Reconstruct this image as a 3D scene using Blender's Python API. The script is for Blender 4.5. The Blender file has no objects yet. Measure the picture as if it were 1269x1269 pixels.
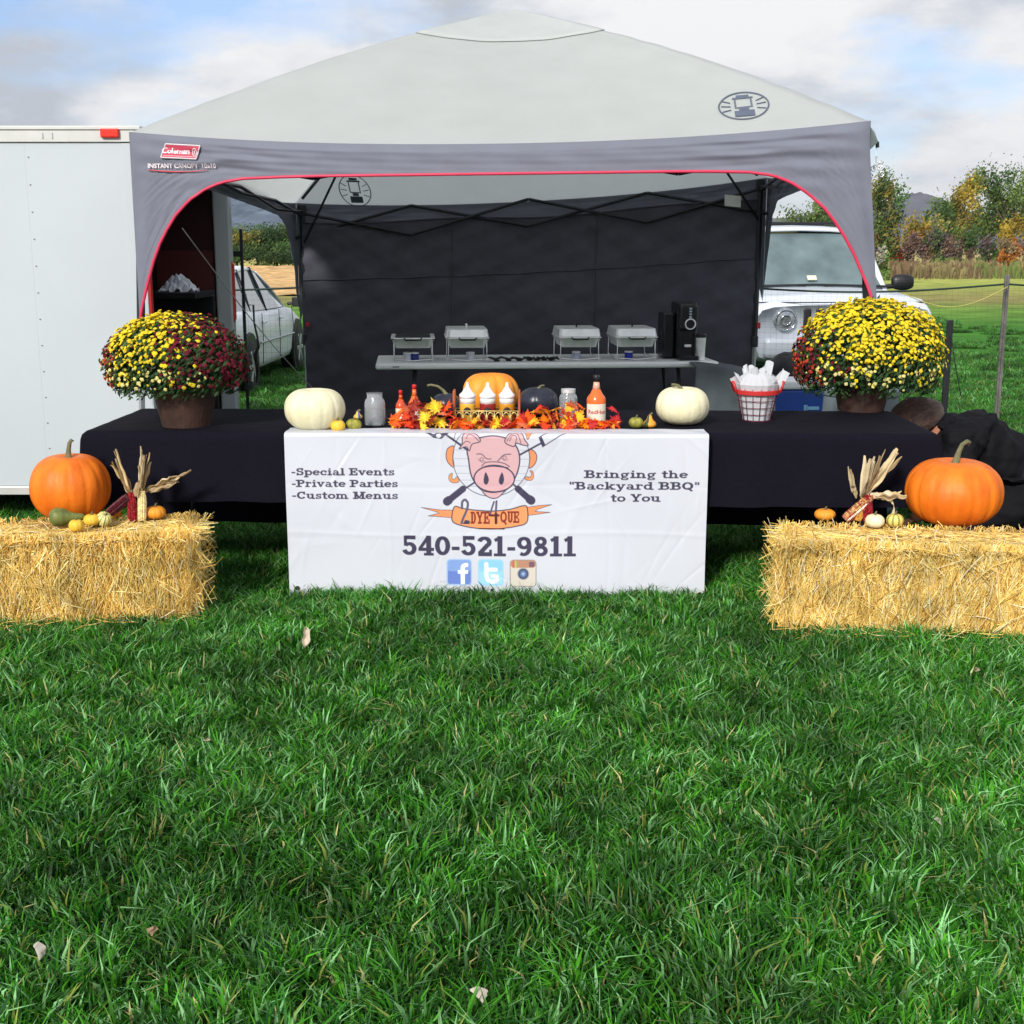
import bpy, math, random
import numpy as np
from mathutils import Vector, Matrix
R = math.radians
random.seed(7); rng = np.random.default_rng(7)
S = bpy.context.scene
COL = S.collection

# ---------------------------------------------------------------- camera
PITCH = R(11.6); CAM_H = 1.55; F = 1600.0; CX = CY = 634.5
cd = bpy.data.cameras.new('camera'); cam = bpy.data.objects.new('camera', cd); COL.objects.link(cam)
cam.location = (0, 0, CAM_H); cam.rotation_euler = (R(90) - PITCH, 0, 0)
cd.sensor_width = 36; cd.lens = 36 * F / 1269; cd.clip_start = .05; cd.clip_end = 20000
S.camera = cam

# ---------------------------------------------------------------- sky, sun, exposure
SUN_EL, SUN_AZ = R(30), R(203)          # azimuth clockwise from +Y: behind the camera, to its left
W = bpy.data.worlds.new('World'); S.world = W; W.use_nodes = True
nt = W.node_tree; nt.nodes.clear()
def N(t, typ, **k):
    n = t.nodes.new(typ)
    for a, b in k.items(): setattr(n, a, b)
    return n
def wn(typ, **k): return N(nt, typ, **k)
wl = nt.links.new
out = wn('ShaderNodeOutputWorld'); bg1 = wn('ShaderNodeBackground'); bg2 = wn('ShaderNodeBackground'); mx = wn('ShaderNodeMixShader')
sky = wn('ShaderNodeTexSky', sky_type='NISHITA', sun_disc=False); sky.sun_elevation = SUN_EL; sky.sun_rotation = SUN_AZ
sky.air_density = 1.0
bg1.inputs['Strength'].default_value = .11
tint = wn('ShaderNodeMixRGB', blend_type='MULTIPLY'); tint.inputs[0].default_value = 1; tint.inputs[2].default_value = (.80, .93, 1.22, 1); wl(sky.outputs[0], tint.inputs[1]); wl(tint.outputs[0], bg1.inputs[0])
tc = wn('ShaderNodeTexCoord'); sep = wn('ShaderNodeSeparateXYZ'); wl(tc.outputs['Generated'], sep.inputs[0])
zz = wn('ShaderNodeMath', operation='ADD'); wl(sep.outputs[2], zz.inputs[0]); zz.inputs[1].default_value = .30
zm = wn('ShaderNodeMath', operation='MAXIMUM'); wl(zz.outputs[0], zm.inputs[0]); zm.inputs[1].default_value = .06
dx = wn('ShaderNodeMath', operation='DIVIDE'); dy = wn('ShaderNodeMath', operation='DIVIDE')
wl(sep.outputs[0], dx.inputs[0]); wl(zm.outputs[0], dx.inputs[1]); wl(sep.outputs[1], dy.inputs[0]); wl(zm.outputs[0], dy.inputs[1])
cmb = wn('ShaderNodeCombineXYZ'); wl(dx.outputs[0], cmb.inputs[0]); wl(dy.outputs[0], cmb.inputs[1]); cmb.inputs[2].default_value = 3.3
def wnoise(scale, detail, rough, off):
    m = wn('ShaderNodeMapping'); m.inputs['Location'].default_value = off; wl(cmb.outputs[0], m.inputs[0])
    n = wn('ShaderNodeTexNoise'); n.inputs['Scale'].default_value = scale; n.inputs['Detail'].default_value = detail
    n.inputs['Roughness'].default_value = rough; wl(m.outputs[0], n.inputs['Vector']); return n
def ramp(t, src, stops):
    r = N(t, 'ShaderNodeValToRGB'); e = r.color_ramp.elements
    while len(e) < len(stops): e.new(.5)
    for i, (p, c) in enumerate(stops): e[i].position = p; e[i].color = (*c, 1) if len(c) == 3 else c
    t.links.new(src, r.inputs[0]); return r
n1 = wnoise(1.25, 9, .55, (5.2, 1.0, 0)); n2 = wnoise(1.9, 11, .6, (11.7, 3.1, 0))
cover = ramp(nt, n1.outputs[0], [(.38, (.15, .15, .15)), (.50, (1, 1, 1))])
shade = ramp(nt, n2.outputs[0], [(.36, (.60, .64, .71)), (.44, (.76, .80, .86)), (.50, (.94, .955, .98)), (.57, (1.06, 1.06, 1.06))])
wl(shade.outputs[0], bg2.inputs[0]); bg2.inputs['Strength'].default_value = .70
wl(cover.outputs[0], mx.inputs[0]); wl(bg1.outputs[0], mx.inputs[1]); wl(bg2.outputs[0], mx.inputs[2]); wl(mx.outputs[0], out.inputs[0])

sd = bpy.data.lights.new('sun', 'SUN'); sd.energy = 3.1; sd.angle = R(9); sd.color = (1, .96, .9)
sun = bpy.data.objects.new('sun', sd); COL.objects.link(sun)
sdir = Vector((math.sin(SUN_AZ) * math.cos(SUN_EL), math.cos(SUN_AZ) * math.cos(SUN_EL), math.sin(SUN_EL)))
sun.rotation_euler = sdir.to_track_quat('Z', 'Y').to_euler()
S.view_settings.view_transform = 'Standard'; S.view_settings.look = 'None'; S.view_settings.gamma = 1
S.view_settings.use_curve_mapping = False; S.view_settings.exposure = .38
S.render.engine = 'CYCLES'; S.cycles.max_bounces = 8; S.cycles.transparent_max_bounces = 16

# ---------------------------------------------------------------- helpers
def ray(u, v):
    a = (u - CX) / F; b = (CY - v) / F
    return Vector((a, math.cos(PITCH) + b * math.sin(PITCH), -math.sin(PITCH) + b * math.cos(PITCH)))
def at(u, v, Y):
    d = ray(u, v); k = Y / d.y; return Vector((d.x * k, Y, CAM_H + d.z * k))
def onz(u, v, z):
    d = ray(u, v); k = (z - CAM_H) / d.z; return Vector((d.x * k, d.y * k, z))

def mat(name, color, rough=.6, metal=0., var=.12, scale=8., bump=0., bscale=None, spec=.5, trans=0., translucent=0., sheen=0., coat=0., ior=1.45, detail=5):
    m = bpy.data.materials.new(name); m.use_nodes = True; t = m.node_tree; p = t.nodes['Principled BSDF']; o = t.nodes['Material Output']
    p.inputs['Roughness'].default_value = rough; p.inputs['Metallic'].default_value = metal
    p.inputs['Specular IOR Level'].default_value = spec; p.inputs['IOR'].default_value = ior
    p.inputs['Transmission Weight'].default_value = trans; p.inputs['Sheen Weight'].default_value = sheen; p.inputs['Coat Weight'].default_value = coat
    tcn = N(t, 'ShaderNodeTexCoord'); no = N(t, 'ShaderNodeTexNoise'); no.inputs['Scale'].default_value = scale; no.inputs['Detail'].default_value = detail
    t.links.new(tcn.outputs['Object'], no.inputs['Vector'])
    c = color
    lo = tuple(max(0, x * (1 - var)) for x in c); hi = tuple(min(1, x * (1 + var)) for x in c)
    if isinstance(color, str): pass
    r = ramp(t, no.outputs[0], [(.3, lo), (.7, hi)])
    t.links.new(r.outputs[0], p.inputs['Base Color'])
    if bump:
        nb = N(t, 'ShaderNodeTexNoise'); nb.inputs['Scale'].default_value = bscale or scale * 4; nb.inputs['Detail'].default_value = 6
        t.links.new(tcn.outputs['Object'], nb.inputs['Vector'])
        b = N(t, 'ShaderNodeBump'); b.inputs['Strength'].default_value = bump; b.inputs['Distance'].default_value = .01
        t.links.new(nb.outputs[0], b.inputs['Height']); t.links.new(b.outputs[0], p.inputs['Normal'])
    if translucent:
        tr = N(t, 'ShaderNodeBsdfTranslucent'); t.links.new(r.outputs[0], tr.inputs[0]); ms = N(t, 'ShaderNodeMixShader')
        ms.inputs[0].default_value = translucent
        t.links.new(p.outputs[0], ms.inputs[1]); t.links.new(tr.outputs[0], ms.inputs[2]); t.links.new(ms.outputs[0], o.inputs[0])
    return m
def amat(name, rough=.6, translucent=0., spec=.4, attr='Col', var=.2, scale=3., bump=0.):
    """colour from the mesh's own point colours, broken up by noise"""
    m = mat(name, (1, 1, 1), rough, spec=spec, var=0)
    t = m.node_tree; p = t.nodes['Principled BSDF']; o = t.nodes['Material Output']
    a = N(t, 'ShaderNodeAttribute'); a.attribute_name = attr
    g = N(t, 'ShaderNodeNewGeometry'); no = N(t, 'ShaderNodeTexNoise'); no.inputs['Scale'].default_value = scale; no.inputs['Detail'].default_value = 4
    t.links.new(g.outputs['Position'], no.inputs['Vector'])
    r = ramp(t, no.outputs[0], [(.3, (1 - var,) * 3), (.7, (1 + var,) * 3)])
    mm = N(t, 'ShaderNodeMixRGB', blend_type='MULTIPLY'); mm.inputs[0].default_value = 1
    t.links.new(a.outputs[0], mm.inputs[1]); t.links.new(r.outputs[0], mm.inputs[2]); t.links.new(mm.outputs[0], p.inputs['Base Color'])
    if translucent:
        tr = N(t, 'ShaderNodeBsdfTranslucent'); t.links.new(mm.outputs[0], tr.inputs[0]); ms = N(t, 'ShaderNodeMixShader'); ms.inputs[0].default_value = translucent
        t.links.new(p.outputs[0], ms.inputs[1]); t.links.new(tr.outputs[0], ms.inputs[2]); t.links.new(ms.outputs[0], o.inputs[0])
    return m

class MB:
    def __init__(s): s.v = []; s.f = []; s.c = []; s.col = None; s.M = None
    def add(s, vs, fs):
        k = len(s.v)
        if s.M is not None: vs = [s.M @ Vector(p) for p in vs]
        s.v += [tuple(p) for p in vs]; s.f += [tuple(k + i for i in f) for f in fs]
        if s.col is not None: s.c += [s.col] * len(vs)
        return s
    def box(s, c, d, rot=None):
        x, y, z = d[0] / 2, d[1] / 2, d[2] / 2
        vs = [Vector((i, j, k)) for i in (-x, x) for j in (-y, y) for k in (-z, z)]
        if rot is not None: vs = [rot @ p for p in vs]
        c = Vector(c)
        return s.add([p + c for p in vs], [(0, 1, 3, 2), (4, 6, 7, 5), (0, 4, 5, 1), (2, 3, 7, 6), (0, 2, 6, 4), (1, 5, 7, 3)])
    def tube(s, pts, r, n=8, caps=True, flat=1.):
        pts = [Vector(p) for p in pts]; m = len(pts); rs = r if hasattr(r, '__len__') else [r] * m
        t0 = (pts[1] - pts[0]).normalized(); up = Vector((0, 0, 1)) if abs(t0.z) < .9 else Vector((1, 0, 0))
        a = t0.cross(up).normalized(); vs = []
        for i in range(m):
            t = (pts[min(i + 1, m - 1)] - pts[max(i - 1, 0)]).normalized()
            a = (a - t * a.dot(t)).normalized(); b = t.cross(a)
            for k in range(n):
                an = 2 * math.pi * k / n
                vs.append(pts[i] + a * math.cos(an) * rs[i] + b * math.sin(an) * rs[i] * flat)
        fs = [(i * n + k, i * n + (k + 1) % n, (i + 1) * n + (k + 1) % n, (i + 1) * n + k) for i in range(m - 1) for k in range(n)]
        if caps: fs += [tuple(range(n - 1, -1, -1)), tuple((m - 1) * n + k for k in range(n))]
        return s.add(vs, fs)
    def lathe(s, prof, n=20, c=(0, 0, 0), rib=None):
        vs = []; c = Vector(c)
        for r, z in prof:
            for k in range(n):
                a = 2 * math.pi * k / n; q = r * (rib(a) if rib else 1)
                vs.append(c + Vector((q * math.cos(a), q * math.sin(a), z)))
        m = len(prof)
        fs = [(i * n + k, i * n + (k + 1) % n, (i + 1) * n + (k + 1) % n, (i + 1) * n + k) for i in range(m - 1) for k in range(n)]
        fs += [tuple(range(n - 1, -1, -1)), tuple((m - 1) * n + k for k in range(n))]
        return s.add(vs, fs)
    def grid(s, fn, nu, nv, wrap=False):
        vs = [fn(i / nu, j / nv) for j in range(nv + 1) for i in range(nu + (0 if wrap else 1))]
        w = nu if wrap else nu + 1
        fs = [(j * w + i, j * w + (i + 1) % w, (j + 1) * w + (i + 1) % w, (j + 1) * w + i) for j in range(nv) for i in range(nu)]
        return s.add(vs, fs)
    def build(s, name, m, parent=None, smooth=False, bevel=0., solid=0., stuff=False, loc=None):
        me = bpy.data.meshes.new(name); me.from_pydata(s.v, [], s.f); me.validate()
        if s.c and len(s.c) == len(me.vertices):
            at_ = me.color_attributes.new('Col', 'FLOAT_COLOR', 'POINT')
            at_.data.foreach_set('color', np.array([(c[0], c[1], c[2], 1) for c in s.c], dtype=np.float32).ravel())
        o = bpy.data.objects.new(name, me); COL.objects.link(o)
        if m: me.materials.append(m)
        if smooth: me.polygons.foreach_set('use_smooth', [True] * len(me.polygons))
        if bevel:
            b = o.modifiers.new('bevel', 'BEVEL'); b.width = bevel; b.segments = 2; b.limit_method = 'ANGLE'
        if solid:
            b = o.modifiers.new('solid', 'SOLIDIFY'); b.thickness = solid; b.offset = 0
        if parent is not None: o.parent = parent
        if loc is not None: o.location = loc
        if stuff: o['kind'] = 'stuff'
        return o
def empty(name, loc=(0, 0, 0), rz=0., label=None, cat=None, group=None):
    o = bpy.data.objects.new(name, None); COL.objects.link(o); o.location = loc; o.rotation_euler = (0, 0, rz); o.empty_display_size = .05
    tag(o, label, cat, group); return o
def tag(o, label=None, cat=None, group=None, kind=None):
    if label: o['label'] = label
    if cat: o['category'] = cat
    if group: o['group'] = group
    if kind: o['kind'] = kind
    return o
def copy_tree(o, parent=None):
    c = o.copy(); COL.objects.link(c)
    if parent is not None: c.parent = parent
    for ch in list(o.children): copy_tree(ch, c)
    return c
def text_mb(body, size, fn, bold=0.0, shear=0., align='CENTER', spacing=1.):
    """flat lettering: glyph triangles put on a surface by fn(x, y)"""
    cu = bpy.data.curves.new('t', 'FONT'); cu.body = body; cu.size = size; cu.offset = bold; cu.shear = shear; cu.align_x = align; cu.space_character = spacing
    cu.resolution_u = 3
    o = bpy.data.objects.new('t', cu); COL.objects.link(o)
    dg = bpy.context.evaluated_depsgraph_get(); me = bpy.data.meshes.new_from_object(o.evaluated_get(dg))
    b = MB(); b.add([fn(v.co.x, v.co.y) for v in me.vertices], [tuple(p.vertices) for p in me.polygons])
    bpy.data.objects.remove(o); bpy.data.curves.remove(cu); bpy.data.meshes.remove(me)
    return b
def vn(x, y=0., z=0., s=0):
    """cheap smooth pseudo noise, -1..1"""
    return (math.sin(x * 1.7 + y * 2.3 + z * 1.1 + s) + math.sin(x * 3.1 - y * 1.9 + z * 2.7 + s * 2.1) + math.sin(-x * 2.2 + y * 4.1 - z * 3.3 + s * 3.7) + math.sin(x * 5.3 + y * 5.9 + z * 4.7 + s * 1.3) * .6) / 3.6

# ---------------------------------------------------------------- common materials
M = {}
M['white_paint'] = mat('white_paint', (.50, .54, .565), .35, var=.04, scale=1.2, bump=.05, bscale=3)
M['rail'] = mat('aluminium_rail', (.56, .56, .53), .35, .2, var=.06)
M['steel'] = mat('brushed_steel', (.92, .92, .93), .40, .6, var=.1, scale=20)
M['dark_steel'] = mat('dark_powdercoat', (.028, .03, .036), .45, .3, var=.2)
M['alu'] = mat('grey_aluminium', (.42, .44, .46), .4, .6, var=.1)
M['black'] = mat('black_plastic', (.012, .012, .014), .45, var=.3)
M['rubber'] = mat('tyre_rubber', (.02, .02, .022), .8, var=.2)
M['glass'] = mat('clear_glass', (.86, .90, .92), .08, trans=.80, var=0, spec=.5)
M['white_plastic'] = mat('white_plastic', (.84, .85, .86), .4, var=.03)
M['red'] = mat('red_plastic', (.55, .03, .03), .35, var=.1)
M['tent_light'] = mat('pale_grey_canopy_fabric', (.74, .775, .76), .75, var=.03, scale=4, bump=.25, bscale=6, translucent=.50)
M['cap'] = mat('vent_cap_fabric', (.41, .435, .425), .75, var=.03)
M['tent_dark'] = mat('slate_canopy_fabric', (.165, .176, .222), .7, var=.06, scale=6, bump=.18, bscale=18, translucent=.03)
M['tent_wall'] = mat('shaded_wall_fabric', (.062, .062, .084), .75, var=.10, scale=9, bump=.22, bscale=9)  # same cloth as the valances, darkened to carry the tent's inner shade
M['piping'] = mat('red_piping', (.62, .035, .09), .5, var=.05)
M['cord'] = mat('white_cord', (.55, .55, .55), .7)
M['print_grey'] = mat('dark_print', (.10, .12, .17), .7, var=.1)
# ================================================================ GROUND
def ground_mat():
    m = bpy.data.materials.new('meadow_ground'); m.use_nodes = True; t = m.node_tree; p = t.nodes['Principled BSDF']; p.inputs['Roughness'].default_value = .95
    p.inputs['Specular IOR Level'].default_value = .1
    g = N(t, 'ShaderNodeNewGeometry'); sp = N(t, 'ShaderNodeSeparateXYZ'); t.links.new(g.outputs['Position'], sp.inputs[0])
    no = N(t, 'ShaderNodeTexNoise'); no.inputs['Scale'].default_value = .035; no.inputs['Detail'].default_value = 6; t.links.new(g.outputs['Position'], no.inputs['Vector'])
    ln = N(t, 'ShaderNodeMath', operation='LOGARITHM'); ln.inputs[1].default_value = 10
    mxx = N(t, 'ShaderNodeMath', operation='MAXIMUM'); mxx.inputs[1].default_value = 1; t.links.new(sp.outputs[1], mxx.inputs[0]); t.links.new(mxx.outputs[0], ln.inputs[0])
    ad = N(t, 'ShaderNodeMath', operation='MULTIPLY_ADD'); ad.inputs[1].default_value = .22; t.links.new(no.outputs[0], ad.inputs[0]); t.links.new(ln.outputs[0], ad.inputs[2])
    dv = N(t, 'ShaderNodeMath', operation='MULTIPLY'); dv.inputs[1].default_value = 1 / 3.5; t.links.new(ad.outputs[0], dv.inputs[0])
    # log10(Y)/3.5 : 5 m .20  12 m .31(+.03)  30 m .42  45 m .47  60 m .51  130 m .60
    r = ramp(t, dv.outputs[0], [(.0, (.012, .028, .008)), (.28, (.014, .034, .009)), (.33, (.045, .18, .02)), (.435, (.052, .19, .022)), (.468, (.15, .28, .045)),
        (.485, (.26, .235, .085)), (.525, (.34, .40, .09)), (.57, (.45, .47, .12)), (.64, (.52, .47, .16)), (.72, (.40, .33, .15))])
    n2_ = N(t, 'ShaderNodeTexNoise'); n2_.inputs['Scale'].default_value = .9; n2_.inputs['Detail'].default_value = 9; n2_.inputs['Roughness'].default_value = .7
    t.links.new(g.outputs['Position'], n2_.inputs['Vector'])
    r2 = ramp(t, n2_.outputs[0], [(.32, (.55, .55, .5)), (.68, (1.35, 1.3, 1.25))])
    mm = N(t, 'ShaderNodeMixRGB', blend_type='MULTIPLY'); mm.inputs[0].default_value = 1
    t.links.new(r.outputs[0], mm.inputs[1]); t.links.new(r2.outputs[0], mm.inputs[2]); t.links.new(mm.outputs[0], p.inputs['Base Color'])
    b = N(t, 'ShaderNodeBump'); b.inputs['Strength'].default_value = .6; b.inputs['Distance'].default_value = .08
    t.links.new(n2_.outputs[0], b.inputs['Height']); t.links.new(b.outputs[0], p.inputs['Normal'])
    return m
g = MB()
ys = [-60, -5, 0, 2, 4, 6, 8, 10, 15, 20, 30, 45, 60, 80, 110, 160, 240, 400, 700, 1200, 2200, 4200]
xs = [-3500, -1500, -700, -300, -120, -60, -30, -15, -7, -3, 0, 3, 7, 15, 30, 60, 120, 300, 700, 1500, 3500]
g.add([(x, y, 0) for y in ys for x in xs], [(j * 21 + i, j * 21 + i + 1, (j + 1) * 21 + i + 1, (j + 1) * 21 + i) for j in range(len(ys) - 1) for i in range(20)])
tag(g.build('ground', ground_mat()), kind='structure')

# ---- grass blades
grass_mat = amat('grass_blades', .45, .22, spec=.25, var=.42, scale=1.6)
def grass_patch(seed, size=.5, n=2000, hmin=.025, hmax=.098, wid=.0030, name='grass_patch'):
    rg = np.random.default_rng(seed)
    x = rg.uniform(-size / 2, size / 2, n); y = rg.uniform(-size / 2, size / 2, n)
    # clumps: each blade leans away from its nearest clump centre
    nc = 26; cxy = rg.uniform(-size / 2, size / 2, (nc, 2)); chh = rg.uniform(.55, 1.15, nc); cl = rg.uniform(0, 2 * math.pi, nc); cshade = rg.uniform(.45, 1.4, nc)
    d = (x[:, None] - cxy[None, :, 0]) ** 2 + (y[:, None] - cxy[None, :, 1]) ** 2; k = d.argmin(1)
    h = rg.uniform(hmin, hmax, n) * chh[k]
    away = np.arctan2(y - cxy[k, 1], x - cxy[k, 0]); lean = away * 1.0
    mixd = rg.random(n) < .45; lean[mixd] = cl[k][mixd] + rg.normal(0, .5, mixd.sum())
    la = rg.uniform(.15, 1.0, n) * h
    w = rg.uniform(.6, 1.4, n) * wid; pa = rg.uniform(0, math.pi, n); px, py = np.cos(pa) * w, np.sin(pa) * w
    lx, ly = np.cos(lean) * la, np.sin(lean) * la
    droop = rg.uniform(0, .35, n) * h
    V = np.zeros((n, 5, 3))
    V[:, 0] = np.stack([x - px, y - py, np.full(n, -.005)], 1); V[:, 1] = np.stack([x + px, y + py, np.full(n, -.005)], 1)
    V[:, 2] = np.stack([x + px * .85 + lx * .35, y + py * .85 + ly * .35, h * .6], 1); V[:, 3] = np.stack([x - px * .85 + lx * .35, y - py * .85 + ly * .35, h * .6], 1)
    V[:, 4] = np.stack([x + lx, y + ly, h - droop], 1)
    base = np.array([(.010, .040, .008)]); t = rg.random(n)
    c1 = np.array([.006, .068, .007]); c2 = np.array([.068, .28, .014]); c3 = np.array([.18, .40, .15])  # palest green is a painted highlight on lit blades
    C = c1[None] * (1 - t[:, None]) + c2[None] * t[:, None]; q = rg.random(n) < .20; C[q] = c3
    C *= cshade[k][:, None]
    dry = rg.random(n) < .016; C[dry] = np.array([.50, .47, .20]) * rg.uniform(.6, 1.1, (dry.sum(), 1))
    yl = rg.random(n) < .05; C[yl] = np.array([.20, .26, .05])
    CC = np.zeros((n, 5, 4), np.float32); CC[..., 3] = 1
    CC[:, :2, :3] = (C * .22)[:, None]; CC[:, 2:4, :3] = C[:, None]; CC[:, 4, :3] = C * 1.25  # feet darkened and tips lightened to paint in shade between blades
    me = bpy.data.meshes.new(name); b = np.arange(n)[:, None] * 5
    quads = (b + np.array([0, 1, 2, 3])); tris = (b + np.array([3, 2, 4]))
    me.vertices.add(n * 5); me.vertices.foreach_set('co', V.ravel())
    loops = np.concatenate([quads.ravel(), tris.ravel()]); me.loops.add(len(loops)); me.loops.foreach_set('vertex_index', loops.astype(np.int32))
    st = np.concatenate([np.arange(n) * 4, n * 4 + np.arange(n) * 3]); me.polygons.add(2 * n); me.polygons.foreach_set('loop_start', st.astype(np.int32))
    me.update(calc_edges=True)
    ca = me.color_attributes.new('Col', 'FLOAT_COLOR', 'POINT'); ca.data.foreach_set('color', CC.ravel())
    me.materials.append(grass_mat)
    return bpy.data.objects.new(name, me)
pc = bpy.data.collections.new('grass_patches')
NP = 6
for i in range(NP): pc.objects.link(grass_patch(i + 1, name='grass_patch_%02d' % i))
pts = []; 
def in_bale(x, y): return False
# near lawn: dense
y = 2.0
while y < 8.2:
    half = (y + .6) * .44 + .35
    x = -half
    while x < half:
        pts.append((x + random.uniform(-.08, .08), y + random.uniform(-.08, .08), 1.0 * random.uniform(.8, 1.2))); x += .27
    y += .27
while y < 31:
    half = (y + 1) * .46; st = .3 + (y - 8) * .025
    x = -half
    while x < half:
        if y > 17 and random.random() < ((y - 17) / 14) ** .8: x += st; continue
        if not (-1.6 < x < 1.9 and 8.4 < y < 10.2 and random.random() < .6):
            pts.append((x + random.uniform(-.15, .15), y + random.uniform(-.15, .15), random.uniform(.8, 1.15))); 
        x += st
    y += st
me = bpy.data.meshes.new('lawn_grass'); me.from_pydata([(p[0], p[1], 0) for p in pts], [], [])
for nm, typ, vals in (('rot', 'FLOAT', [random.uniform(0, 6.283) for _ in pts]), ('scl', 'FLOAT', [p[2] for p in pts]), ('idx', 'INT', [random.randrange(NP) for _ in pts])):
    a = me.attributes.new(nm, typ, 'POINT'); a.data.foreach_set('value', vals)
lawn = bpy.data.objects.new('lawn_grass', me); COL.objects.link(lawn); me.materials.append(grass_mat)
tag(lawn, kind='stuff', label='dense deep green lawn grass with scattered dry blades', cat='grass')
gt = bpy.data.node_groups.new('scatter_grass', 'GeometryNodeTree')
gt.interface.new_socket('Geometry', in_out='INPUT', socket_type='NodeSocketGeometry'); gt.interface.new_socket('Geometry', in_out='OUTPUT', socket_type='NodeSocketGeometry')
gi = N(gt, 'NodeGroupInput'); go = N(gt, 'NodeGroupOutput'); ip = N(gt, 'GeometryNodeInstanceOnPoints'); ci = N(gt, 'GeometryNodeCollectionInfo')
ci.inputs['Collection'].default_value = pc; ci.inputs['Separate Children'].default_value = True
def na(nm, dt):
    n = N(gt, 'GeometryNodeInputNamedAttribute'); n.data_type = dt; n.inputs['Name'].default_value = nm; return [o_ for o_ in n.outputs if o_.enabled][0]
cx_ = N(gt, 'ShaderNodeCombineXYZ'); gt.links.new(na('rot', 'FLOAT'), cx_.inputs[2])
e2r = N(gt, 'FunctionNodeEulerToRotation'); gt.links.new(cx_.outputs[0], e2r.inputs[0])
gt.links.new(gi.outputs[0], ip.inputs['Points']); gt.links.new(ci.outputs[0], ip.inputs['Instance']); ip.inputs['Pick Instance'].default_value = True
gt.links.new(na('idx', 'INT'), ip.inputs['Instance Index']); gt.links.new(e2r.outputs[0], ip.inputs['Rotation']); gt.links.new(na('scl', 'FLOAT'), ip.inputs['Scale'])
gt.links.new(ip.outputs[0], go.inputs[0])
lawn.modifiers.new('scatter', 'NODES').node_group = gt

# ================================================================ FAR LAND
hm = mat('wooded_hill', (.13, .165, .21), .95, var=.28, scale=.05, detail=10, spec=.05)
def ridge(name, pts_px, Y, m, depth, label=None, xext=0, rough=0.):
    P = [at(u, v, Y) for u, v in pts_px]; b = MB()
    P = [Vector((P[0].x - xext, P[0].y, max(2, P[0].z * .5)))] + P + [Vector((P[-1].x + xext, P[-1].y, max(2, P[-1].z * .5)))]
    def fn(u, v):
        k = u * (len(P) - 1); i = min(int(k), len(P) - 2); f = k - i; f = f * f * (3 - 2 * f) * .5 + f * .5
        p = P[i].lerp(P[i + 1], f); w = math.sin(v * math.pi) ** .8 if v < .999 else 0
        zz_ = (p.z + rough * vn(u * 60, v * 9)) * (w if w > 0 else 0)
        return Vector((p.x, Y - depth + 2 * depth * v, zz_ - 1 if w <= 0.001 else zz_))
    b.grid(fn, 120, 16); return tag(b.build(name, m, smooth=True), kind='structure')
ridge('hill', [(120, 240), (200, 236), (270, 236), (300, 240), (330, 250), (355, 258), (420, 262), (520, 275), (620, 290)], 620, hm, 160, xext=150, rough=1.5)
ridge('mountain', [(1000, 268), (1050, 262), (1085, 262), (1105, 250), (1125, 242), (1135, 240), (1147, 243), (1162, 252), (1185, 262), (1230, 268), (1290, 262)], 2700, mat('haze_tinted_mountain', (.10, .10, .12), .95, var=.3, scale=.01, detail=10, spec=.03), 300, xext=700, rough=6)  # blue of the distance haze is put into the mountain's colour
# tan ploughed slope on the left, behind the car
b = MB()
def tanf(u, v):
    x = -32 + 30 * u; y = 42 + 46 * v
    return Vector((x, y, .03 + .32 * min(1, v * 1.35) * (1 - .35 * u) + .12 * vn(u * 30, v * 24)))
b.grid(tanf, 60, 30)
tag(b.build('bare_field', mat('dry_tan_field', (.62, .38, .15), .95, var=.4, scale=.9, bump=.5, bscale=2), smooth=True), kind='structure')

leaf_m = amat('tree_leaves', .7, .25, spec=.2, var=.15, scale=.3)
bark = mat('bark', (.09, .07, .05), .9, var=.3, bump=.4)
def foliage(b, c, rx, ry, rz, n, sz, cols, rg, clumps=14, lowcut=-1):
    cc = []
    for _ in range(clumps):
        while True:
            q = rg.normal(0, .5, 3)
            if np.linalg.norm(q) < .95 and q[2] > lowcut: break
        cc.append((q, rg.uniform(.22, .48), cols[rg.integers(len(cols))], rg.uniform(.7, 1.25)))
    for _ in range(n):
        q, r, col, br = cc[rg.integers(clumps)]
        p = q + rg.normal(0, 1, 3) * r * .5
        p = Vector((c[0] + p[0] * rx, c[1] + p[1] * ry, max(.05, c[2] + p[2] * rz)))
        a = Vector(rg.normal(0, 1, 3)).normalized(); e = a.orthogonal().normalized(); f_ = a.cross(e); s = sz * rg.uniform(.5, 1.3)
        k = br * rg.uniform(.7, 1.3); b.col = tuple(x * k for x in col)
        b.add([p - e * s, p - f_ * s * .5, p + e * s, p + f_ * s * .5], [(0, 1, 2, 3)])
def tree(x, y, h, r, cols, label, n=2600, sz=.2, seed=0, cat='tree', name='autumn_tree', group='trees along the far field edge'):
    rg = np.random.default_rng(seed + 50)
    t = empty(name, (x, y, 0), 0, label, cat, group)
    b = MB(); top = Vector((rg.normal(0, .2), 0, h * .7)); b.tube([(0, 0, -.1), (.05, 0, h * .25), top * .7, top], [h * .028, h * .022, h * .014, h * .005], 7)
    for i in range(9):
        a = rg.uniform(0, 6.28); z0 = h * rg.uniform(.2, .55); L = r * rg.uniform(.5, .95)
        b.tube([(0, 0, z0), (math.cos(a) * L * .5, math.sin(a) * L * .5, z0 + h * .13), (math.cos(a) * L, math.sin(a) * L, z0 + h * .28)], [h * .011, h * .007, h * .003], 5)
    b.build('trunk', bark, t, smooth=True)
    f = MB(); foliage(f, (0, 0, h * .6), r, r, h * .42, n, sz, cols, rg, clumps=18); f.build('crown', leaf_m, t, stuff=True)
    return t
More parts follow.
